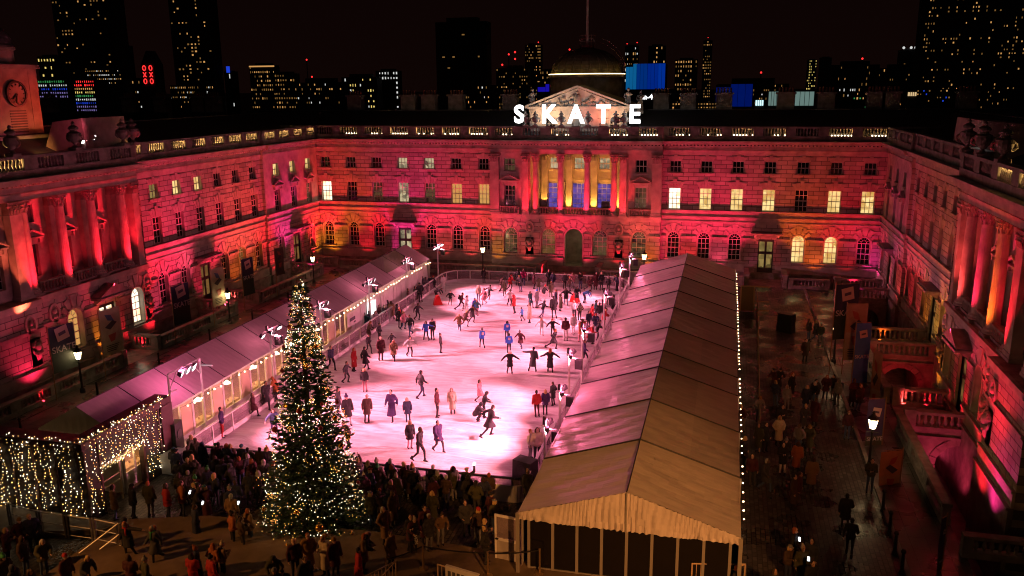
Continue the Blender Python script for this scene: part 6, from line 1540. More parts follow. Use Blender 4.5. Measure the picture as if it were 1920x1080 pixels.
(519,765,515,815,'glide',20,'jacket','denim','purple','bob','brown','child in denim jacket and purple trousers beside the fir tree','kid'),
(633,728,634,774,'stand',60,'coat','charcoal','black','long','darkbrown','skater in charcoal coat peeping past the right edge of the fir tree'),
(620,648,622,694,'walk',40,'jacket','navy','black','short','brown','skater in navy jacket emerging from behind the fir tree top'),
]
XS=random.Random(5)
for i,(zx,zy,desc) in enumerate(((455,560,'in the cafe side group'),(400,560,'behind the far cafe side group'),(525,555,'stepping toward the far corner'),(230,700,'at the boards behind two friends'),(262,690,'by the boards beside tan coat'),(135,775,'at the boards past the fir'),(345,600,'along the boards between groups'),(1110,560,'in the thick of the far crowd'),(1190,535,'at the back of the far crowd'),(1285,560,'at the edge of the far crowd'),(1010,560,'in front of the magenta jacket'),(1395,560,'in the far corner crowd'),(1500,560,'by the tent boards, far end'),(1430,700,'in the tent side cluster, centre'),(1505,640,'in the tent side cluster, far end'),(1340,720,'leaving the tent side cluster'),(1425,790,'near end of the tent cluster'),(700,760,'alone near the fir tree'),(560,905,'gliding in the open middle'),(1010,880,'crossing the open ice near mid rink'))):
    cc=('navy','brown','charcoal','burgundy','black','teal','grey','olive')[i%8]; st=('jacket','coat','puffer')[i%3]; hr=('short','long','beanie','bob','bun','bobble','tail')[i%7]; hc=('darkbrown','black','red','blonde','brown','grey','black')[i%7]
    SK.append((640+zx/3,360+zy/3-26,640+zx/3,360+zy/3,('stand','glide','walk','pocket','lean','stride')[i%6],XS.uniform(0,360),st,cc,('black','denim','charcoal')[i%3],hr,hc,'skater in %s %s with %s, %s'%(cc,st,{'short':'short brown hair','long':'long black hair','beanie':'red beanie','bob':'blonde bob','bun':'brown bun','bobble':'grey bobble hat','tail':'black ponytail'}[hr],desc)))
prd=random.Random(21)
for row in SK:
    hx,hy,fx,fy,pose,face,style,cc,lc,hair,hc,label=row[:12]; ex=row[12] if len(row)>12 else None
    p=uz(fx,fy,.0); h=height_at(p,hy,0)
    if pose in('bend','crouch','lean'): h=1.68
    else: h=max(1.05 if ex=='kid' else 1.5,min(1.95,h+.02))
    toCam=math.atan2(p.x,p.y)
    person((p.x,p.y,-.005),R(face)-toCam,h,pose,style,cc,lc,hair,hc,label,extra=ex if isinstance(ex,tuple) else None,rd=prd)
# red skating aids and phones
def skaid(label,px,py,rz):
    p=uz(px,py,0); t=thing('skating_aid',label,'skating aid',(p.x,p.y,0),rz); m=MB(); m.prism([(-.42,0),(.42,0),(.3,.3),(.12,.85),(-.12,.85),(-.3,.45)],-.26,.26,'y'); m.build('body',[mat('aid_red',(.75,.02,.02),.35)],t)
    k=MB(); k.tube((0,-.34,.8),(0,.34,.8),.03,6); k.build('handle',[BLACK],t)
skaid('red wedge shaped skating aid pushed by the bent skater near the cafe tent',821,571,R(30))
skaid('red wedge shaped skating aid between two adults in the far half',1078,566,R(-20))
# ---------------- crowd off the ice: (head x, head y) with optional overrides
def H(o,s,pts): return [(o[0]+x/s,o[1]+y/s) for x,y in pts]
Z1=H((320,740),6,[(240,460),(268,512),(437,470),(555,520),(660,440),(740,500),(795,440),(862,520),(918,545),(1040,550),(1132,545),(205,580),(70,735),(25,600),(60,620),(185,720),(228,700),(490,700),(560,728),(628,690),(862,860),(1042,720),(1150,740),(782,700),(852,680),(395,830),(100,870),(285,990),(180,850),(700,790),(930,730),(480,880),(330,770)])
Z2=H((620,820),6,[(322,198),(432,262),(505,268),(545,330),(645,248),(690,300),(820,278),(885,332),(950,268),(1165,310),(1218,362),(1335,330),(1420,290),(1770,392),(1725,462),(1640,510),(1142,445),(1282,442),(1030,430),(445,335),(405,440),(1800,622),(1650,800),(1850,690),(1520,430),(750,400),(560,600),(960,360)])
Z2b=[(620+370/6,820+150/6),(620+1555/6,820+320/6)]
Z3=H((620,820),6,[(1050,775),(1095,850),(1222,800),(882,858),(610,790),(690,600),(1525,702),(1735,910)])+H((480,900),6,[(1190,600),(1130,760),(1500,572)])+[(988,968*0+880),(912,985)]
Z4=H((160,900),6,[(1245,82),(1215,272),(1630,172),(1620,362),(1742,392),(1830,312),(1240,730),(1190,812),(1422,712),(1512,702),(1415,862),(500,852),(440,440),(762,498),(650,872),(1250,22),(500,40),(900,60),(1060,30),(700,30),(300,60)])
Z5=H((0,900),6,[(30,530),(195,430),(335,392),(440,652),(725,832),(920,832),(40,850),(320,985),(235,640),(150,960)])
Z6=H((480,900),6,[(215,802),(420,685),(570,602),(762,640),(872,652),(345,935),(530,880),(180,1022)])
Z7=H((1380,680),6,[(435,45),(495,35),(630,112),(465,205),(590,242),(790,250),(895,155),(910,202),(1022,120),(1110,130),(1152,190),(1322,200),(1390,242),(530,470),(270,672),(345,672),(90,460),(268,352),(720,690),(850,680),(1270,540),(900,402),(775,442),(560,850)])
Z7b=H((1380,780),6,[(205,432),(345,482),(705,632),(670,672),(1530,492),(100,230)])+H((1380,900),6,[(645,555),(842,672),(600,722),(740,760),(850,905),(25,950),(440,1012)])+H((1380,520),6,[(830,482),(905,492),(965,512),(790,700)])
STY=('jacket','coat','puffer','long'); SN={'jacket':'jacket','coat':'knee coat','puffer':'puffer','long':'long coat'}
DARK=('black','charcoal','navy','brown','olive','burgundy'); HN={'short':'short','long':'long','bob':'bobbed','bun':'bun of','tail':'ponytail of'}
used=set(o.get('label') for o in COL.objects)
crd=random.Random(33)
def crowd(pts,zone,group,face,cols=DARK,poses=('stand','pocket','phone','stand','lean'),z=None,hh=1.70):
    for hx,hy in pts:
        p=uz(hx,hy,(GZ if z is None else z)+hh); z0=GZ if z is None else z
        for _ in range(300):
            cc=crd.choice(cols); st=crd.choice(STY); lc=crd.choice(('black','denim','charcoal','black','navy','grey')); po=crd.choice(poses); hat=crd.random()<.35
            if hat: hr=crd.choice(('beanie','bobble','hood','cap')); hc=cc if hr=='hood' else crd.choice(('grey','red','mustard','cream','teal','black','green','pink')); hd=('with the hood up' if hr=='hood' else 'and %s %s'%(hc,{'beanie':'beanie','bobble':'bobble hat','cap':'cap'}[hr]))
            else: hr=crd.choice(('short','long','bob','bun','tail')); hc=crd.choice(('darkbrown','black','brown','blonde','ginger','silver')); hd='with %s %s hair'%(HN[hr],{'darkbrown':'dark brown'}.get(hc,hc))
            ex=None; tail=''
            if crd.random()<.14: bc=crd.choice(('grey','mustard','navy','red')); ex=('pack',bc); tail=' and %s backpack'%bc
            lab='%s in %s %s %s%s, %s'%('spectator' if 'rail' in zone else 'visitor',cc,SN[st],hd,tail,zone)
            if lab not in used and len(lab.split())<=16: break
        if group==G1 and p.y>35.35 and p.x>-26.2: p.y=35.3-crd.random()*.12
        used.add(lab)
        f=face+crd.uniform(-50,50)-math.degrees(math.atan2(p.x,p.y))
        person((p.x,p.y,z0),R(f),hh*crd.uniform(.96,1.05),po,st,cc,lc,hr,hc,lab,group,extra=ex,rd=crd)
G1='spectators packed along the front rail'; G2='visitors on the near deck'; G3='visitors in the dark lane'
xr=random.Random(77)
Z1=Z1+[(xr.uniform(345,515),xr.uniform(862,925)) for _ in range(6)]; Z2=Z2+[(xr.uniform(690,930),xr.uniform(885,925)) for _ in range(5)]
crowd(Z1,'at the rail beside the light pavilion',G1,180)
crowd(Z2,'at the front rail past the tree',G1,180)
crowd(Z2b,'arm up at the front rail',G1,180,poses=('raise',))
crowd(Z3,'on deck before the big tent',G2,60,cols=DARK+('tan','cream','red'),z=DZ)
crowd(Z4,'between light pavilion and tree',G2,120,cols=DARK+('tan','red','orange'))
crowd(Z5,'below the ramp railing',G2,40)
crowd(Z6,'in front of the tree foot',G2,0,cols=DARK+('cream','tan','mustard'),z=DZ)
crowd(Z7,'in the lane crowd',G3,0,cols=DARK+('black','charcoal','grey'))
crowd(Z7b,'farther out in the dark lane',G3,30,cols=DARK+('tan',),poses=('stand','phone','walk'))
def one(hx,hy,z0,face,pose,st,cc,lc,hr,hc,lab,ex=None,h=1.72):
    p=uz(hx,hy,z0+h*.99); return person((p.x,p.y,z0),R(face)-math.atan2(p.x,p.y),h,pose,st,cc,lc,hr,hc,lab,extra=ex,rd=crd)
one(1589.3,927,GZ,185,'walk','coat','black','black','short','black','solitary person in black coat walking up the wet lane, farther of two')
one(1597.5,974,GZ,180,'walk','jacket','black','black','short','black','person in black jacket and trousers walking up the lane, closer to camera')
one(1380+495/6,680+600/6,GZ,20,'pocket','long','cream','black','long','blonde','woman in long cream coat standing out in the lane crowd')
one(1380+690/6,780+285/6,GZ,170,'stand','long','orange','black','bob','brown','person in long rust orange coat seen from behind in the lane')
one(1380+865/6,780+470/6,GZ,190,'stand','long','tan','black','bob','darkbrown','person in long amber tan coat, back turned, by the wet patch')
one(1380+545/6,780+300/6,GZ,10,'phone','skirt','black','white','bob','black','woman in flared black coat with white tights in the lane')
one(773,965,DZ,0,'phone','jacket','black','black','short','brown','man in black sweatshirt whose trousers carry white letters down one leg')
one(1190/6+480,602/6+900,DZ,80,'phone','coat','tan','black','bob','ginger','ginger bobbed woman in tan coat, hands at chest, on the deck')
one(288,985,.1,300,'walk','coat','charcoal','black','short','silver','grey haired person in charcoal coat with bright green scarf, on the deck',('scarf','green'))
one(238,975,.1,330,'hold','coat','black','black','long','ginger','ginger person in black coat and red scarf reaching toward the ramp post',('scarf','red'))
one(988,882,GZ,180,'lean','coat','black','black','short','black','person in black coat leaning on the rail beside the loudspeaker')
# the lettering on the trousers
lp=uz(776,1005,DZ+.75); me=text_mesh('NOW',.17,.006); me.materials.append(mat('white_print',(.8,.78,.74),.6))
for v in me.vertices: v.co=(-v.co.y,0,v.co.x)
for o in COL.objects:
    if o.get('label','').startswith('man in black sweatshirt'):
        q=link('trouser_lettering',me,o,(.21,-.115,.63)); q.rotation_euler=(0,0,R(8))
def phone(label,px,py,z,rz=0):
    p=uz(px,py,z); t=thing('phone',label,'phone',p,rz); m=MB(); m.box(-.05,.05,-.008,0,-.09,.09); m.build('case',[BLACK],t); m=MB(); m.quad((-.045,-.010,-.08),(.045,-.010,-.08),(.045,-.010,.08),(-.045,-.010,.08)); o=m.build('screen',[emis('phone_screen',(.85,.92,1),5)],t); t.rotation_euler=(R(-40),0,rz)
for px,py,z,l in ((447,943,1.25,'glowing phone screen among the crowd left of the fir tree, flat bright one'),(380,943,1.2,'pinkish glowing phone held beside the blonde visitor'),(1499,1011,1.2,'glowing phone held by the group lowest in the lane'),(1516,1048,1.2,'second glowing phone in the group lowest in the lane'),(356,923,1.4,'small bluish phone glow behind the blonde visitor'),(889,870,1.95,'phone held up high above the front rail crowd')): phone(l,px,py,z)
# ================================================================== SKYLINE ACROSS THE RIVER
DARKB=mat('night_facade',(.035,.03,.03),.7)
WC={'w':emis('far_window_warm',(1,.50,.15),.6),'c':emis('far_window_cool',(.9,.92,.9),.7),'d':emis('far_window_dim',(.9,.45,.12),.22),'r':emis('far_red',(1,.03,.03),1.6),'b':emis('far_blue',(.02,.08,1),.6),'g':emis('far_green',(.1,.7,.2),.4),'y':emis('far_yellow',(1,.75,.2),.8),'v':emis('far_violet',(.4,.3,.8),.45)}
for m in WC.values(): m.cycles.emission_sampling='NONE'
def tower_b(label,x0,x1,ytop,dist,nx,nz,dens,codes='wd',ybot=205,seed=0,wz=.5,wx=.55,name='city_tower',rows=None,crown=None,faces=True):
    a=uy(x0,ytop,dist); b=uy(x1,ytop,dist); xc=(a.x+b.x)/2; W_=b.x-a.x; zt=a.z; zb=-8
    t=thing(name,label,'building',(xc,dist,zb)); H_=zt-zb; m=MB(); dp=max(W_*.35,8); m.box(-W_/2,W_/2,0,dp,0,H_); m.box(-W_/2*.6,W_/2*.6,dp*.2,dp*.8,H_,H_+W_*.08); m.build('wall',[DARKB],t)
    rd=random.Random(seed); per={}
    zlo=uy(x0,ybot,dist).z-zb; blobs=[(rd.random(),rd.random()*1.1,rd.uniform(.12,.35)) for _ in range(5)]
    for j in range(nz):
        rowlit=rd.random()
        for i in range(nx):
            lit_=(rows(i,j,rd) if rows else (rd.random()<dens*(1.5 if rowlit>.6 else .6)*(.35+1.5*max(math.exp(-(((i+.5)/nx-bx)**2+((j+.5)/nz-bz)**2)/(br*br)) for bx,bz,br in blobs))))
            if not lit_: continue
            c=lit_ if isinstance(lit_,str) else (rd.choice(codes) if rd.random()<.55 else ('d' if 'd' in codes or 'w' in codes else codes[0]))
            x=-W_/2+W_*(i+.5)/nx; z=zlo+(H_-zlo)*(j+.5)/nz; w_=W_/nx*wx*rd.uniform(.4,1); h_=(H_-zlo)/nz*wz*rd.uniform(.6,1)
            per.setdefault(c,MB()).quad((x-w_/2,-.1,z-h_/2),(x+w_/2,-.1,z-h_/2),(x+w_/2,-.1,z+h_/2),(x-w_/2,-.1,z+h_/2))
    for c,M in per.items(): o=M.build('lit_window',[WC[c]],t); o['kind']='stuff'
    if crown: crown(t,W_,H_,dp)
    return t
def redlamps(*fr):
    def f(t,W_,H_,dp):
        m=MB()
        for q,dz in fr: m.ball((W_*q,0,H_+dz),W_*.022+.25,0,5)
        m.build('warning_light',[WC['r']],t)
    return f
tower_b('broad dark tower block, far left, speckled with amber windows',88,196,-60,560,18,40,.16,'wwd',seed=1,crown=None)
tower_b('slim dark tower rising out of frame with two lamp rows',306,382,-90,620,11,44,.17,'wwd',seed=2)
tower_b('shoulder block beside the slim dark tower',382,402,110,640,3,16,.45,'wd',seed=3)
tower_b('office block with diagonal grid of white lights',198,237,86,640,8,9,.9,'c',seed=4,wz=.35,wx=.5)
tower_b('low roof terrace block lit yellow, beside the clock turret',69,102,106,520,6,7,.5,'yy',seed=5,wz=.4)
def rainbow(i,j,rd):
    return ('r','r','w','y','g','c','b','v','v')[min(8,max(0,int(8-j+rd.random())))] if rd.random()<.9 else False
tower_b('long block with rows of rainbow lit windows',66,125,150,430,14,5,.9,seed=6,rows=rainbow,wz=.6,ybot=185)
tower_b('angled block whose lit windows fade from red to violet',137,176,150,425,10,9,.9,seed=7,rows=rainbow,wz=.6,ybot=210)
tower_b('low glass block with a warm strip roof line',155,226,130,470,20,4,.7,'wc',seed=8,wz=.35,ybot=160)
tower_b('low building filling the gap before the red lettered tower',224,262,150,480,10,6,.4,'wc',seed=9)
def oxo(t,W_,H_,dp):
    m=MB(); s=W_*.15
    for cx in (-W_*.25,W_*.25):
        for k,ch in enumerate('OXO'):
            cz=H_-s*1.6-k*s*2.9
            if ch=='O':
                n=14
                for q in range(n):
                    a,b=2*math.pi*q/n,2*math.pi*(q+1)/n; m.tube((cx+s*.75*math.cos(a),-.3,cz+s*1.05*math.sin(a)),(cx+s*.75*math.cos(b),-.3,cz+s*1.05*math.sin(b)),s*.22,5)
            else:
                for sg in (-1,1): m.tube((cx-s*.75,-.3,cz-sg*s),(cx+s*.75,-.3,cz+sg*s),s*.22,5)
    m.build('red_lettering',[WC['r']],t); p=MB(); p.prism([(-W_*.5,0),(W_*.5,0),(0,W_*.9)],0,dp,'y'); p.build('roof',[DARKB],t).location.z=H_
tower_b('small tower with red glowing circles and crosses in two columns',264,288,121,412,2,3,.0,seed=10,crown=oxo,ybot=180,name='lettered_tower')
tower_b('long low riverside block under the slim tower with white windows',318,400,160,420,24,5,.55,'wc',seed=11,wz=.4)
tower_b('flat roofed hotel block with lit roof edge and amber windows',467,514,123,600,12,10,.6,'wwd',seed=12,crown=lambda t,W_,H_,dp:(lambda m:(m.box(-W_/2,W_/2,-.3,0,H_-1.2,H_-.2),m.build('roof_light',[WC['w']],t)))(MB()))
tower_b('lower annex block right beside the hotel block',514,552,138,600,8,8,.55,'wd',seed=13)
tower_b('low riverside terrace with white points of light',552,640,155,560,22,6,.16,'cw',seed=14)
tower_b('tiny block topped by blue light',420,436,134,640,4,4,.3,'cg',seed=15,crown=lambda t,W_,H_,dp:(lambda m:(m.box(-W_*.2,W_*.2,-.2,0,H_-1,H_+4),m.build('roof_light',[WC['b']],t)))(MB()))
tower_b('low office block with a white lit upper floor',640,706,145,620,14,6,.22,'yc',seed=16)
tower_b('office block with two bright white floor strips at its top',704,746,133,640,8,8,.2,'cw',seed=17,rows=lambda i,j,rd:'c' if j in(6,7) and rd.random()<.85 else (('c' if i==7 and rd.random()<.8 else False)))
tower_b('tall unlit concrete tower with faint floor lines',816,911,42,700,10,24,.015,'d',seed=18)
tower_b('riverside strip with white lights under the unlit tower',865,925,160,560,16,5,.3,'cw',seed=19)
tower_b('slender residential tower topped by a red lamp',984,1014,84,800,9,22,.38,'wd',seed=20,crown=redlamps((.35,2)))
tower_b('cluster of mid rise blocks before the slender residential tower',930,990,128,780,14,12,.28,'wd',seed=21,crown=redlamps((-.3,3),(.1,8),(.1,14)))
tower_b('low blocks between residential tower and dome',1012,1044,132,790,8,8,.3,'wd',seed=22)
tower_b('tower with slanted white top lights and two red lamps',1172,1197,86,900,7,12,.5,'wc',seed=23,crown=redlamps((-.35,2),(.4,3)))
tower_b('dark tower with a vertical row of amber lamps',1216,1248,86,900,7,14,.15,'w',seed=24,rows=lambda i,j,rd:'w' if i==3 or rd.random()<.1 else False)
tower_b('brightly lit square office block past the blue building',1266,1308,112,700,9,11,.7,'ww',seed=25)
tower_b('pointed slim tower with red tip light',1319,1336,76,1000,5,24,.6,'wd',seed=26,crown=redlamps((0,3)))
tower_b('slim block with one bright column of windows',1515,1532,112,800,6,18,.5,'wd',seed=27,rows=lambda i,j,rd:'y' if i==1 or rd.random()<.25 else False)
tower_b('dark slab next to the bright column block',1538,1560,108,820,5,14,.12,'d',seed=28)
tower_b('broad low hotel with faint window grid',1560,1650,122,640,22,8,.10,'dcw',seed=29)
tower_b('stepped brick block with row of roof lamps',1648,1742,128,600,22,9,.14,'dw',seed=30)
tower_b('stair tower block topped by four white lamps',1688,1730,94,640,6,10,.06,'d',seed=31,crown=lambda t,W_,H_,dp:(lambda m:([m.ball((W_*q,0,H_+1.5),.9,0,5) for q in (-.35,-.02,.18,.4)],m.build('roof_light',[WC['c']],t)))(MB()))
tower_b('huge concrete tower on the far right, amber windows scattered',1742,1960,-40,480,42,34,.13,'wwd',seed=32)
tower_b('low riverside arcade of amber lamps under the office block',1260,1345,192,420,16,2,.7,'w',seed=33)
tower_b('low riverside row with cream lit shop windows',1345,1480,158,520,34,6,.22,'wcd',seed=34)
tower_b('low riverside row with scattered blue lamps below the huge tower',1640,1800,168,460,30,6,.18,'wbd',seed=35)
tower_b('low row with green lit sign boards',1600,1690,172,430,16,4,.22,'gw',seed=36)
# the blue floodlit concrete theatre
def theatre(label,x0,x1,yt,yb,dist,em,n):
    a=uy(x0,yt,dist);b=uy(x1,yt,dist); t=thing('theatre_block',label,'building',((a.x+b.x)/2,dist,-8)); W_=b.x-a.x;H_=a.z+8; m=MB(); zb=uy(x0,yb,dist).z+8
    m.box(-W_/2,W_/2,.2,W_*.7,0,H_-.3); m.build('wall',[DARKB],t); f=MB()
    for k in range(n): f.box(-W_/2+W_*k/n+.08,-W_/2+W_*(k+1)/n-.08,-.5*(k%2),.19,zb,H_-(1.5 if k in(0,1) else 0),min(len(em)-1,int(k*len(em)/n)))
    f.build('floodlit_face',em,t); return t
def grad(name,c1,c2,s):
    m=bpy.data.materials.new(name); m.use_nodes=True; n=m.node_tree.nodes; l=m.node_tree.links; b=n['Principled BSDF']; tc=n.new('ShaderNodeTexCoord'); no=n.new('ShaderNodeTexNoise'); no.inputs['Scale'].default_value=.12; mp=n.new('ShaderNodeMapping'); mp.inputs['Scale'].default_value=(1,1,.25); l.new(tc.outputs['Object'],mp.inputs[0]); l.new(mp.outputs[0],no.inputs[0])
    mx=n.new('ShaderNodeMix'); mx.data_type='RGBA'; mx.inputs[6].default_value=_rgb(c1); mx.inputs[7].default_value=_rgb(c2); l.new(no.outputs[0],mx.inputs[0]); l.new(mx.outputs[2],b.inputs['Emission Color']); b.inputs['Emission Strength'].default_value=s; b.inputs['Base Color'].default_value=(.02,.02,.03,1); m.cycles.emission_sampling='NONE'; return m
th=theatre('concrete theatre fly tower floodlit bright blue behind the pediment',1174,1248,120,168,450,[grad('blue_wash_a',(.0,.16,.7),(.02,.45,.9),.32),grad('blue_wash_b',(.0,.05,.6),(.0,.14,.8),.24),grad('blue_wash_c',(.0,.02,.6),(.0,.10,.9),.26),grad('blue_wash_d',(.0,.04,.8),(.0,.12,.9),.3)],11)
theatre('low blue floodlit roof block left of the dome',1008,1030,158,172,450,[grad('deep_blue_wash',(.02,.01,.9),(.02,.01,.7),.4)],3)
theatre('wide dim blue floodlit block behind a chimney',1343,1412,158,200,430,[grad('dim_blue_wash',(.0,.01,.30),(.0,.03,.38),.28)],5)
def screen(label,x0,x1,y0,y1,dist,col,s,name='lit_screen'):
    a=uy(x0,y0,dist);b=uy(x1,y1,dist); t=thing(name,label,'screen',((a.x+b.x)/2,dist,-8)); W_=b.x-a.x; m=MB(); m.box(-W_/2,W_/2,0,.4,b.z+8,a.z+8); e=emis('screen_%s'%label[:9].replace(' ','_'),col,s); e.cycles.emission_sampling='NONE'; m.build('panel',[e],t)
    k=MB(); k.box(-W_/2-.3,W_/2+.3,.41,3,0,a.z+8.3); 
    for q in range(1,4): k.box(-W_/2+W_*q/4-.1,-W_/2+W_*q/4+.1,-.15,-.01,b.z+8,a.z+8)
    k.build('frame',[DARKB],t); return t
screen('small bright cyan white screen on the far riverbank',1417,1431,188,198,400,(.6,.95,1),1.3)
screen('pale teal lit glass hall, first of a pair across the river',1442,1460,172,198,400,(.35,.55,.5),.35,'glass_hall')
screen('pale teal lit glass hall with pinkish displays across the river',1492,1525,172,198,400,(.35,.55,.5),.4,'glass_hall')
screen('cream lit sign band at the foot of the huge tower',1703,1718,173,180,400,(1,.7,.35),.7)
def sign4():
    t=thing('scrolling_sign',"white lit letters on the theatre's message board",'sign',(uy(1222,182,449).x,449,-8)); me=text_mesh('en-4 De',3.6,.08); me.materials.append(emis('sign_white',(1,1,1),3)); a=uy(1222,186,449)
    for v in me.vertices: v.co=(v.co.x,0,v.co.y)
    link('lettering',me,t,(0,0,a.z+8)); m=MB(); m.box(-12,12,.2,2,0,a.z+13); m.build('board',[DARKB],t)
sign4()
for i,(px,py,c,t) in enumerate(((575,112,'r','above the low riverside terrace'),(585,144,'r','lower, beside the riverside terrace'),(954,102,'r','between the unlit tower and the slender residential tower'),(1068,93,'r','just before the dome'),(1427,136,'r','above the cream lit shop row'),(1617,110,'r','above the broad low hotel'))):
    p=uy(px,py,900); m=MB(); m.ball((0,0,p.z+8),1.0,0,5); m.tube((0,0,0),(0,0,p.z+7),.5,5,1); m.tube((-30,0,8),(30,0,8),.4,4,1); o=m.build('crane',[WC[c],DARKB],None,loc=(p.x,900,-8)); tag(o,'far crane mast with one red lamp '+t,'crane')
# ================================================================== LIGHT
RED=(1,.012,.03); CRIM=(1,.018,.08); MAG=(1,.03,.26); PNK=(1,.055,.14); SAL=(1,.06,.06); ORA=(1,.14,.012); AMB=(1,.25,.015); GOLD=(1,.45,.06)
def wash(x,y,nx,ny,col,e,top=11,z=.15,off=1.35,size=95):
    lamp('SPOT',(x+nx*off,y+ny*off,z),e,col,aim=(x+nx*.15,y+ny*.15,top*.62),spot_size=R(size),spot_blend=1,shadow_soft_size=.12)
E0=680
# back range, colours as photographed from the corner to the lane
for px,c,s in ((628,AMB,1.15),(690,RED,1.0),(735,MAG,1.1),(782,RED,.8),(833,SAL,1.0),(884,SAL,1.0)):
    p=uy(px,455,D); wash(p.x,D,0,-1,c,E0*s)
for px,c,s in ((935,AMB,.55),(990,SAL,.7),(1050,CRIM,.8),(1100,CRIM,.8),(1160,RED,1.0),(1218,ORA,.9)):
    p=uy(px,455,D-.7); wash(p.x,D-.7,0,-1,c,E0*s,top=9)
for px,c,s in ((1250,CRIM,.9),(1290,RED,1.0),(1348,PNK,1.0),(1402,MAG,1.0),(1470,RED,.9),(1528,ORA,1.0),(1590,RED,.45),(1640,MAG,.5)):
    p=uy(px,460,D); wash(p.x,D,0,-1,c,E0*s)
# tall narrow beams from the area up the two upper storeys
def beam(x,y,nx,ny,col,e,z=.05,off=2.7,top=10.2,size=62):
    lamp('SPOT',(x+nx*off,y+ny*off,z),e,col,aim=(x,y,top),spot_size=R(size),spot_blend=1,shadow_soft_size=.15)
EB=4900
for x,c,k in ((-43.9,RED,1.0),(-40.6,ORA,.5),(-37.6,RED,1.0),(-34.4,MAG,.9),(-31.2,CRIM,1.0),(-28.2,CRIM,.9),(-25.4,RED,.8)): beam(x,D,0,-1,c,EB*k)
for x,c,k in ((-5.2,CRIM,.9),(-2.1,CRIM,1.1),(1.0,CRIM,1.0),(4.1,SAL,.6),(7.2,ORA,.55),(10.3,RED,.55),(13.3,RED,.5)): beam(x,D,0,-1,c,EB*k)
for x,c,k in ((-22.2,CRIM,.8),(-18.0,RED,.7),(-15.3,CRIM,.8),(-12.5,RED,.9),(-8.5,SAL,.8)): beam(x,D-.7,0,-1,c,EB*k,off=3.0)
# loggia
for x,c in ((-19.36,RED),(-16.7,CRIM),(-13.92,CRIM),(-11.15,RED)):
    lamp('SPOT',(x-.15,D-2.0,5.0),3800,c,aim=(x,D-.8,10),spot_size=R(42),spot_blend=.8,shadow_soft_size=.1)
for x in (-20.4,-10.16): lamp('SPOT',(x,D-2.0,5.0),1700,RED,aim=(x,D-.8,10),spot_size=R(42),spot_blend=.8,shadow_soft_size=.1)
for x in (-18.95,-16.3,-13.6,-11.0): lamp('SPOT',(x,D+1.2,6.05),850,(1,.40,.06),aim=(x,D+2.0,9.5),spot_size=R(75),spot_blend=.8,shadow_soft_size=.08)
for x in (-23.0,-7.6): lamp('SPOT',(x,D-2.2,5.2),120,CRIM if x<-15 else SAL,aim=(x,D-.7,11),spot_size=R(75),spot_blend=1,shadow_soft_size=.1)
# wings
for Y,c,s in ((43.0,CRIM,1.0),(46.2,CRIM,.8),(49.6,AMB,.55),(52.9,RED,.6),(55.7,RED,.9)): wash(XL+(1.95 if Y<44.6 else 1.45),Y,1,0,c,E0*s,top=5)
for Y,c,s in ((58.2,PNK,1.1),(61.2,PNK,1.25),(64.2,CRIM,.8),(67.4,SAL,1.1),(70.2,ORA,.9),(73.2,ORA,.9),(76.6,RED,1.0),(80.5,PNK,1.2),(84.0,RED,.5),(86.6,AMB,.6)): wash(XL+.2,Y,1,0,c,E0*s)
for Y,c,k in ((57.5,RED,.8),(60.5,CRIM,1.1),(63.5,PNK,.9),(66.6,CRIM,.9),(69.7,SAL,.9),(72.8,SAL,.9),(75.9,RED,.9),(79.5,MAG,.8),(82.6,CRIM,.9),(86,RED,1)): beam(XL,Y,1,0,c,EB*1.25*k,off=3.3)
for Y,c,k in ((41.5,RED,.8),(49.8,CRIM,.35)): beam(XL+1.45,Y,1,0,c,EB*k,off=2.6,top=11.5)
for Y in (45.1,48.28,51.3,54.44): lamp('SPOT',(XL+2.6,Y-.2,5.0),5200,RED,aim=(XL+1,Y,10),spot_size=R(45),spot_blend=.8,shadow_soft_size=.1)
for Y in (46.7,49.8,52.9): lamp('SPOT',(XL+.8,Y,6.1),260,RED,aim=(XL-.3,Y,10),spot_size=R(110),spot_blend=1,shadow_soft_size=.1)
lamp('SPOT',(XL+2.9,42.6,4.6),2200,(1,.12,.06),aim=(XL+1,43.4,9),spot_size=R(60),spot_blend=1,shadow_soft_size=.1)
for Y,c,s in ((43.0,RED,1.5),(41.0,MAG,1.1),(46.2,RED,.6),(49.6,RED,.6),(52.9,RED,.5),(55.7,AMB,.5)): wash(XR-(1.95 if Y<44.6 else 1.45),Y,-1,0,c,E0*s,top=5,z=-1.2 if Y<44.6 else .1)
for Y,c,s in ((58.2,SAL,.9),(61.2,GOLD,.9),(64.2,GOLD,.8),(67.4,AMB,.7),(70.2,SAL,.6),(73.2,RED,.6),(76.6,SAL,.9),(80.5,PNK,1.0),(86.6,MAG,.7)): wash(XR-.2,Y,-1,0,c,E0*s)
for Y,c,k in ((57.5,SAL,.6),(60.5,SAL,.65),(63.5,SAL,.5),(66.6,ORA,.5),(69.7,RED,.6),(72.8,RED,.6),(75.9,CRIM,.6),(79.5,MAG,.4),(83.6,CRIM,.5)): beam(XR,Y,-1,0,c,EB*.62*k,off=3.3)
for Y,c,k in ((42.2,RED,.7),(46.7,RED,.5),(49.8,CRIM,.5),(52.9,SAL,.5)): beam(XR-1.45,Y,-1,0,c,EB*k,off=2.6,top=11.5)
for Y,c in ((45.1,RED),(48.28,ORA),(51.3,CRIM),(54.44,SAL)): lamp('SPOT',(XR-2.6,Y-.2,5.0),3600,c,aim=(XR-1,Y,10),spot_size=R(45),spot_blend=.8,shadow_soft_size=.1)
for Y in (44.3,46.7): lamp('SPOT',(XR-.8,Y,6.1),600,RED,aim=(XR+.3,Y,10),spot_size=R(110),spot_blend=1,shadow_soft_size=.1)
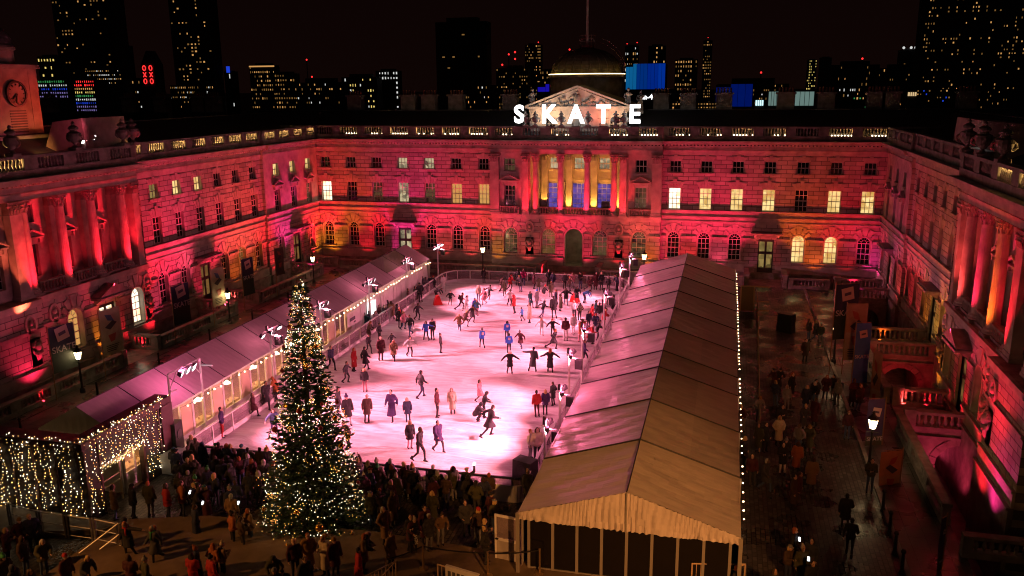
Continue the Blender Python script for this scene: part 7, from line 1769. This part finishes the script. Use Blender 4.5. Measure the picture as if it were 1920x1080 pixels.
lamp('SPOT',(12.6,53.8,-3.6),350,PNK,aim=(12.6,51.5,1),spot_size=R(110),spot_blend=1,shadow_soft_size=.1)
lamp('SPOT',(12.2,46.3,-3.2),400,PNK,aim=(12.6,49.0,0),spot_size=R(110),spot_blend=1,shadow_soft_size=.1)
lamp('SPOT',(12.4,60,-3.4),300,RED,aim=(12.6,62.8,0),spot_size=R(110),spot_blend=1,shadow_soft_size=.1)
# warm strips behind the parapets
WB=emis('parapet_bulb',(1,.8,.5),10); WB.cycles.emission_sampling='NONE'
rd=random.Random(9)
for root,ga,y,k in BALGAPS:
    B=MB(); n=0
    mw=root.matrix_world if False else Matrix.LocRotScale(root.location,root.rotation_euler.to_quaternion(),None)
    for i,(a,b) in enumerate(ga):
        if root is RIGHT and not (k=='p' and i in (2,3)): continue
        if root is BACK and k=='b' and rd.random()<.12: continue
        if k=='c' and i in (1,3): continue
        if root is LEFT and k=='p' and i not in (1,): continue
        if root is BACK and (a+OX<XL-.5 or b+OX>XR+.5): continue
        a0=a if rd.random()<.6 else a+(b-a)*rd.uniform(.2,.5); L=b-a0
        d=bpy.data.lights.new('lamp_light','AREA'); d.shape='RECTANGLE'; d.size=L; d.size_y=.12; d.energy=34*L; d.spread=R(100); d.color=(1,.56,.17); o=bpy.data.objects.new('lamp_light',d); COL.objects.link(o)
        o.matrix_world=mw@Matrix.Translation(((a0+b)/2,y+.28,14.2))@Matrix.Rotation(R(205),4,'X')
        m_=int(L/.27)
        if root is BACK:
            for j in range(m_):
                if rd.random()<.75: B.ball((a0+(j+.5)*L/m_+.13,y-.02,14.22),.06,0,4)
    if B.v: o=B.build('parapet_bulb',[WB],root); o['kind']='stuff'
# pediment floods
for x in (-19.5,-17.5,-13.2,-11.2): lamp('SPOT',(x,D-.2,14.3),800,(1,.52,.26) if x>-13 or x<-14 else (1,.14,.06),aim=(x*.9-1.5,D+1.7,17.8),spot_size=R(100),spot_blend=1,shadow_soft_size=.1)
# cafe interior, tree glow, entrance glow
for k in range(9): lamp('POINT',(-29.3,33.4+2.94*k,1.9),190,(1,.55,.18),shadow_soft_size=.25)
for z,r in ((1.2,2.6),(3.2,2.1),(6,1.4),(9,.8)):
    for a in (-100,-20,200): lamp('POINT',(-17.3+r*math.cos(R(a)),31.7+r*math.sin(R(a)),z),4,(1,.5,.15),shadow_soft_size=.2)
for x in (-36,-33,-30): lamp('POINT',(x,29.8,1.6),12,(1,.55,.2),shadow_soft_size=.3)
lamp('POINT',(-27.8,33,1.7),14,(1,.55,.2),shadow_soft_size=.3)
# sodium floodlights on the north block behind the viewpoint
lamp('SPOT',(9,4,17),33000,(1,.36,.085),aim=(-2.2,28.6,2.6),spot_size=R(30),spot_blend=1,shadow_soft_size=.4)
lamp('SPOT',(-34,16,11),7600,(1,.36,.08),aim=(-17,26.5,0),spot_size=R(58),spot_blend=.9,shadow_soft_size=.2)
lamp('SPOT',(10,4,14),340,(1,.42,.10),aim=(6,40,0),spot_size=R(60),spot_blend=1,shadow_soft_size=.4)
# faint moonless key so nothing is pure black
sd=bpy.data.lights.new('sun','SUN'); sd.energy=.006; sd.angle=R(15); sd.color=(1,.75,.65); so=bpy.data.objects.new('sun',sd); COL.objects.link(so); so.rotation_euler=(R(40),0,R(20))

lamp('SPOT',(XL+1.2,52.5,17.5),420,(1,.12,.2),aim=(XL-3,52,15.4),spot_size=R(80),spot_blend=1,shadow_soft_size=.2)
lamp('SPOT',(XR-1.2,40.5,16.8),260,(1,.40,.10),aim=(XR+3,44,15.4),spot_size=R(90),spot_blend=1,shadow_soft_size=.2)

for k in range(7):
    a=R(200+140*k/6); lamp('POINT',(-15.9+4.75*math.cos(a),D+10.5+4.75*math.sin(a),20.75),4.5,(1,.55,.12),shadow_soft_size=.1)

lamp('POINT',(-15.3,D+1.6,2.6),26,(.9,.62,.3),shadow_soft_size=.3)

for x in (-17.9,-15.25,-12.55): lamp('POINT',(x,D+.7,9.9),75,(1,.34,.05),shadow_soft_size=.2)
lamp('SPOT',(9,4,17),9000,(1,.30,.07),aim=(.5,56,3),spot_size=R(30),spot_blend=1,shadow_soft_size=.4)  # added amber spot, stands in for window sheen on the far tent slope
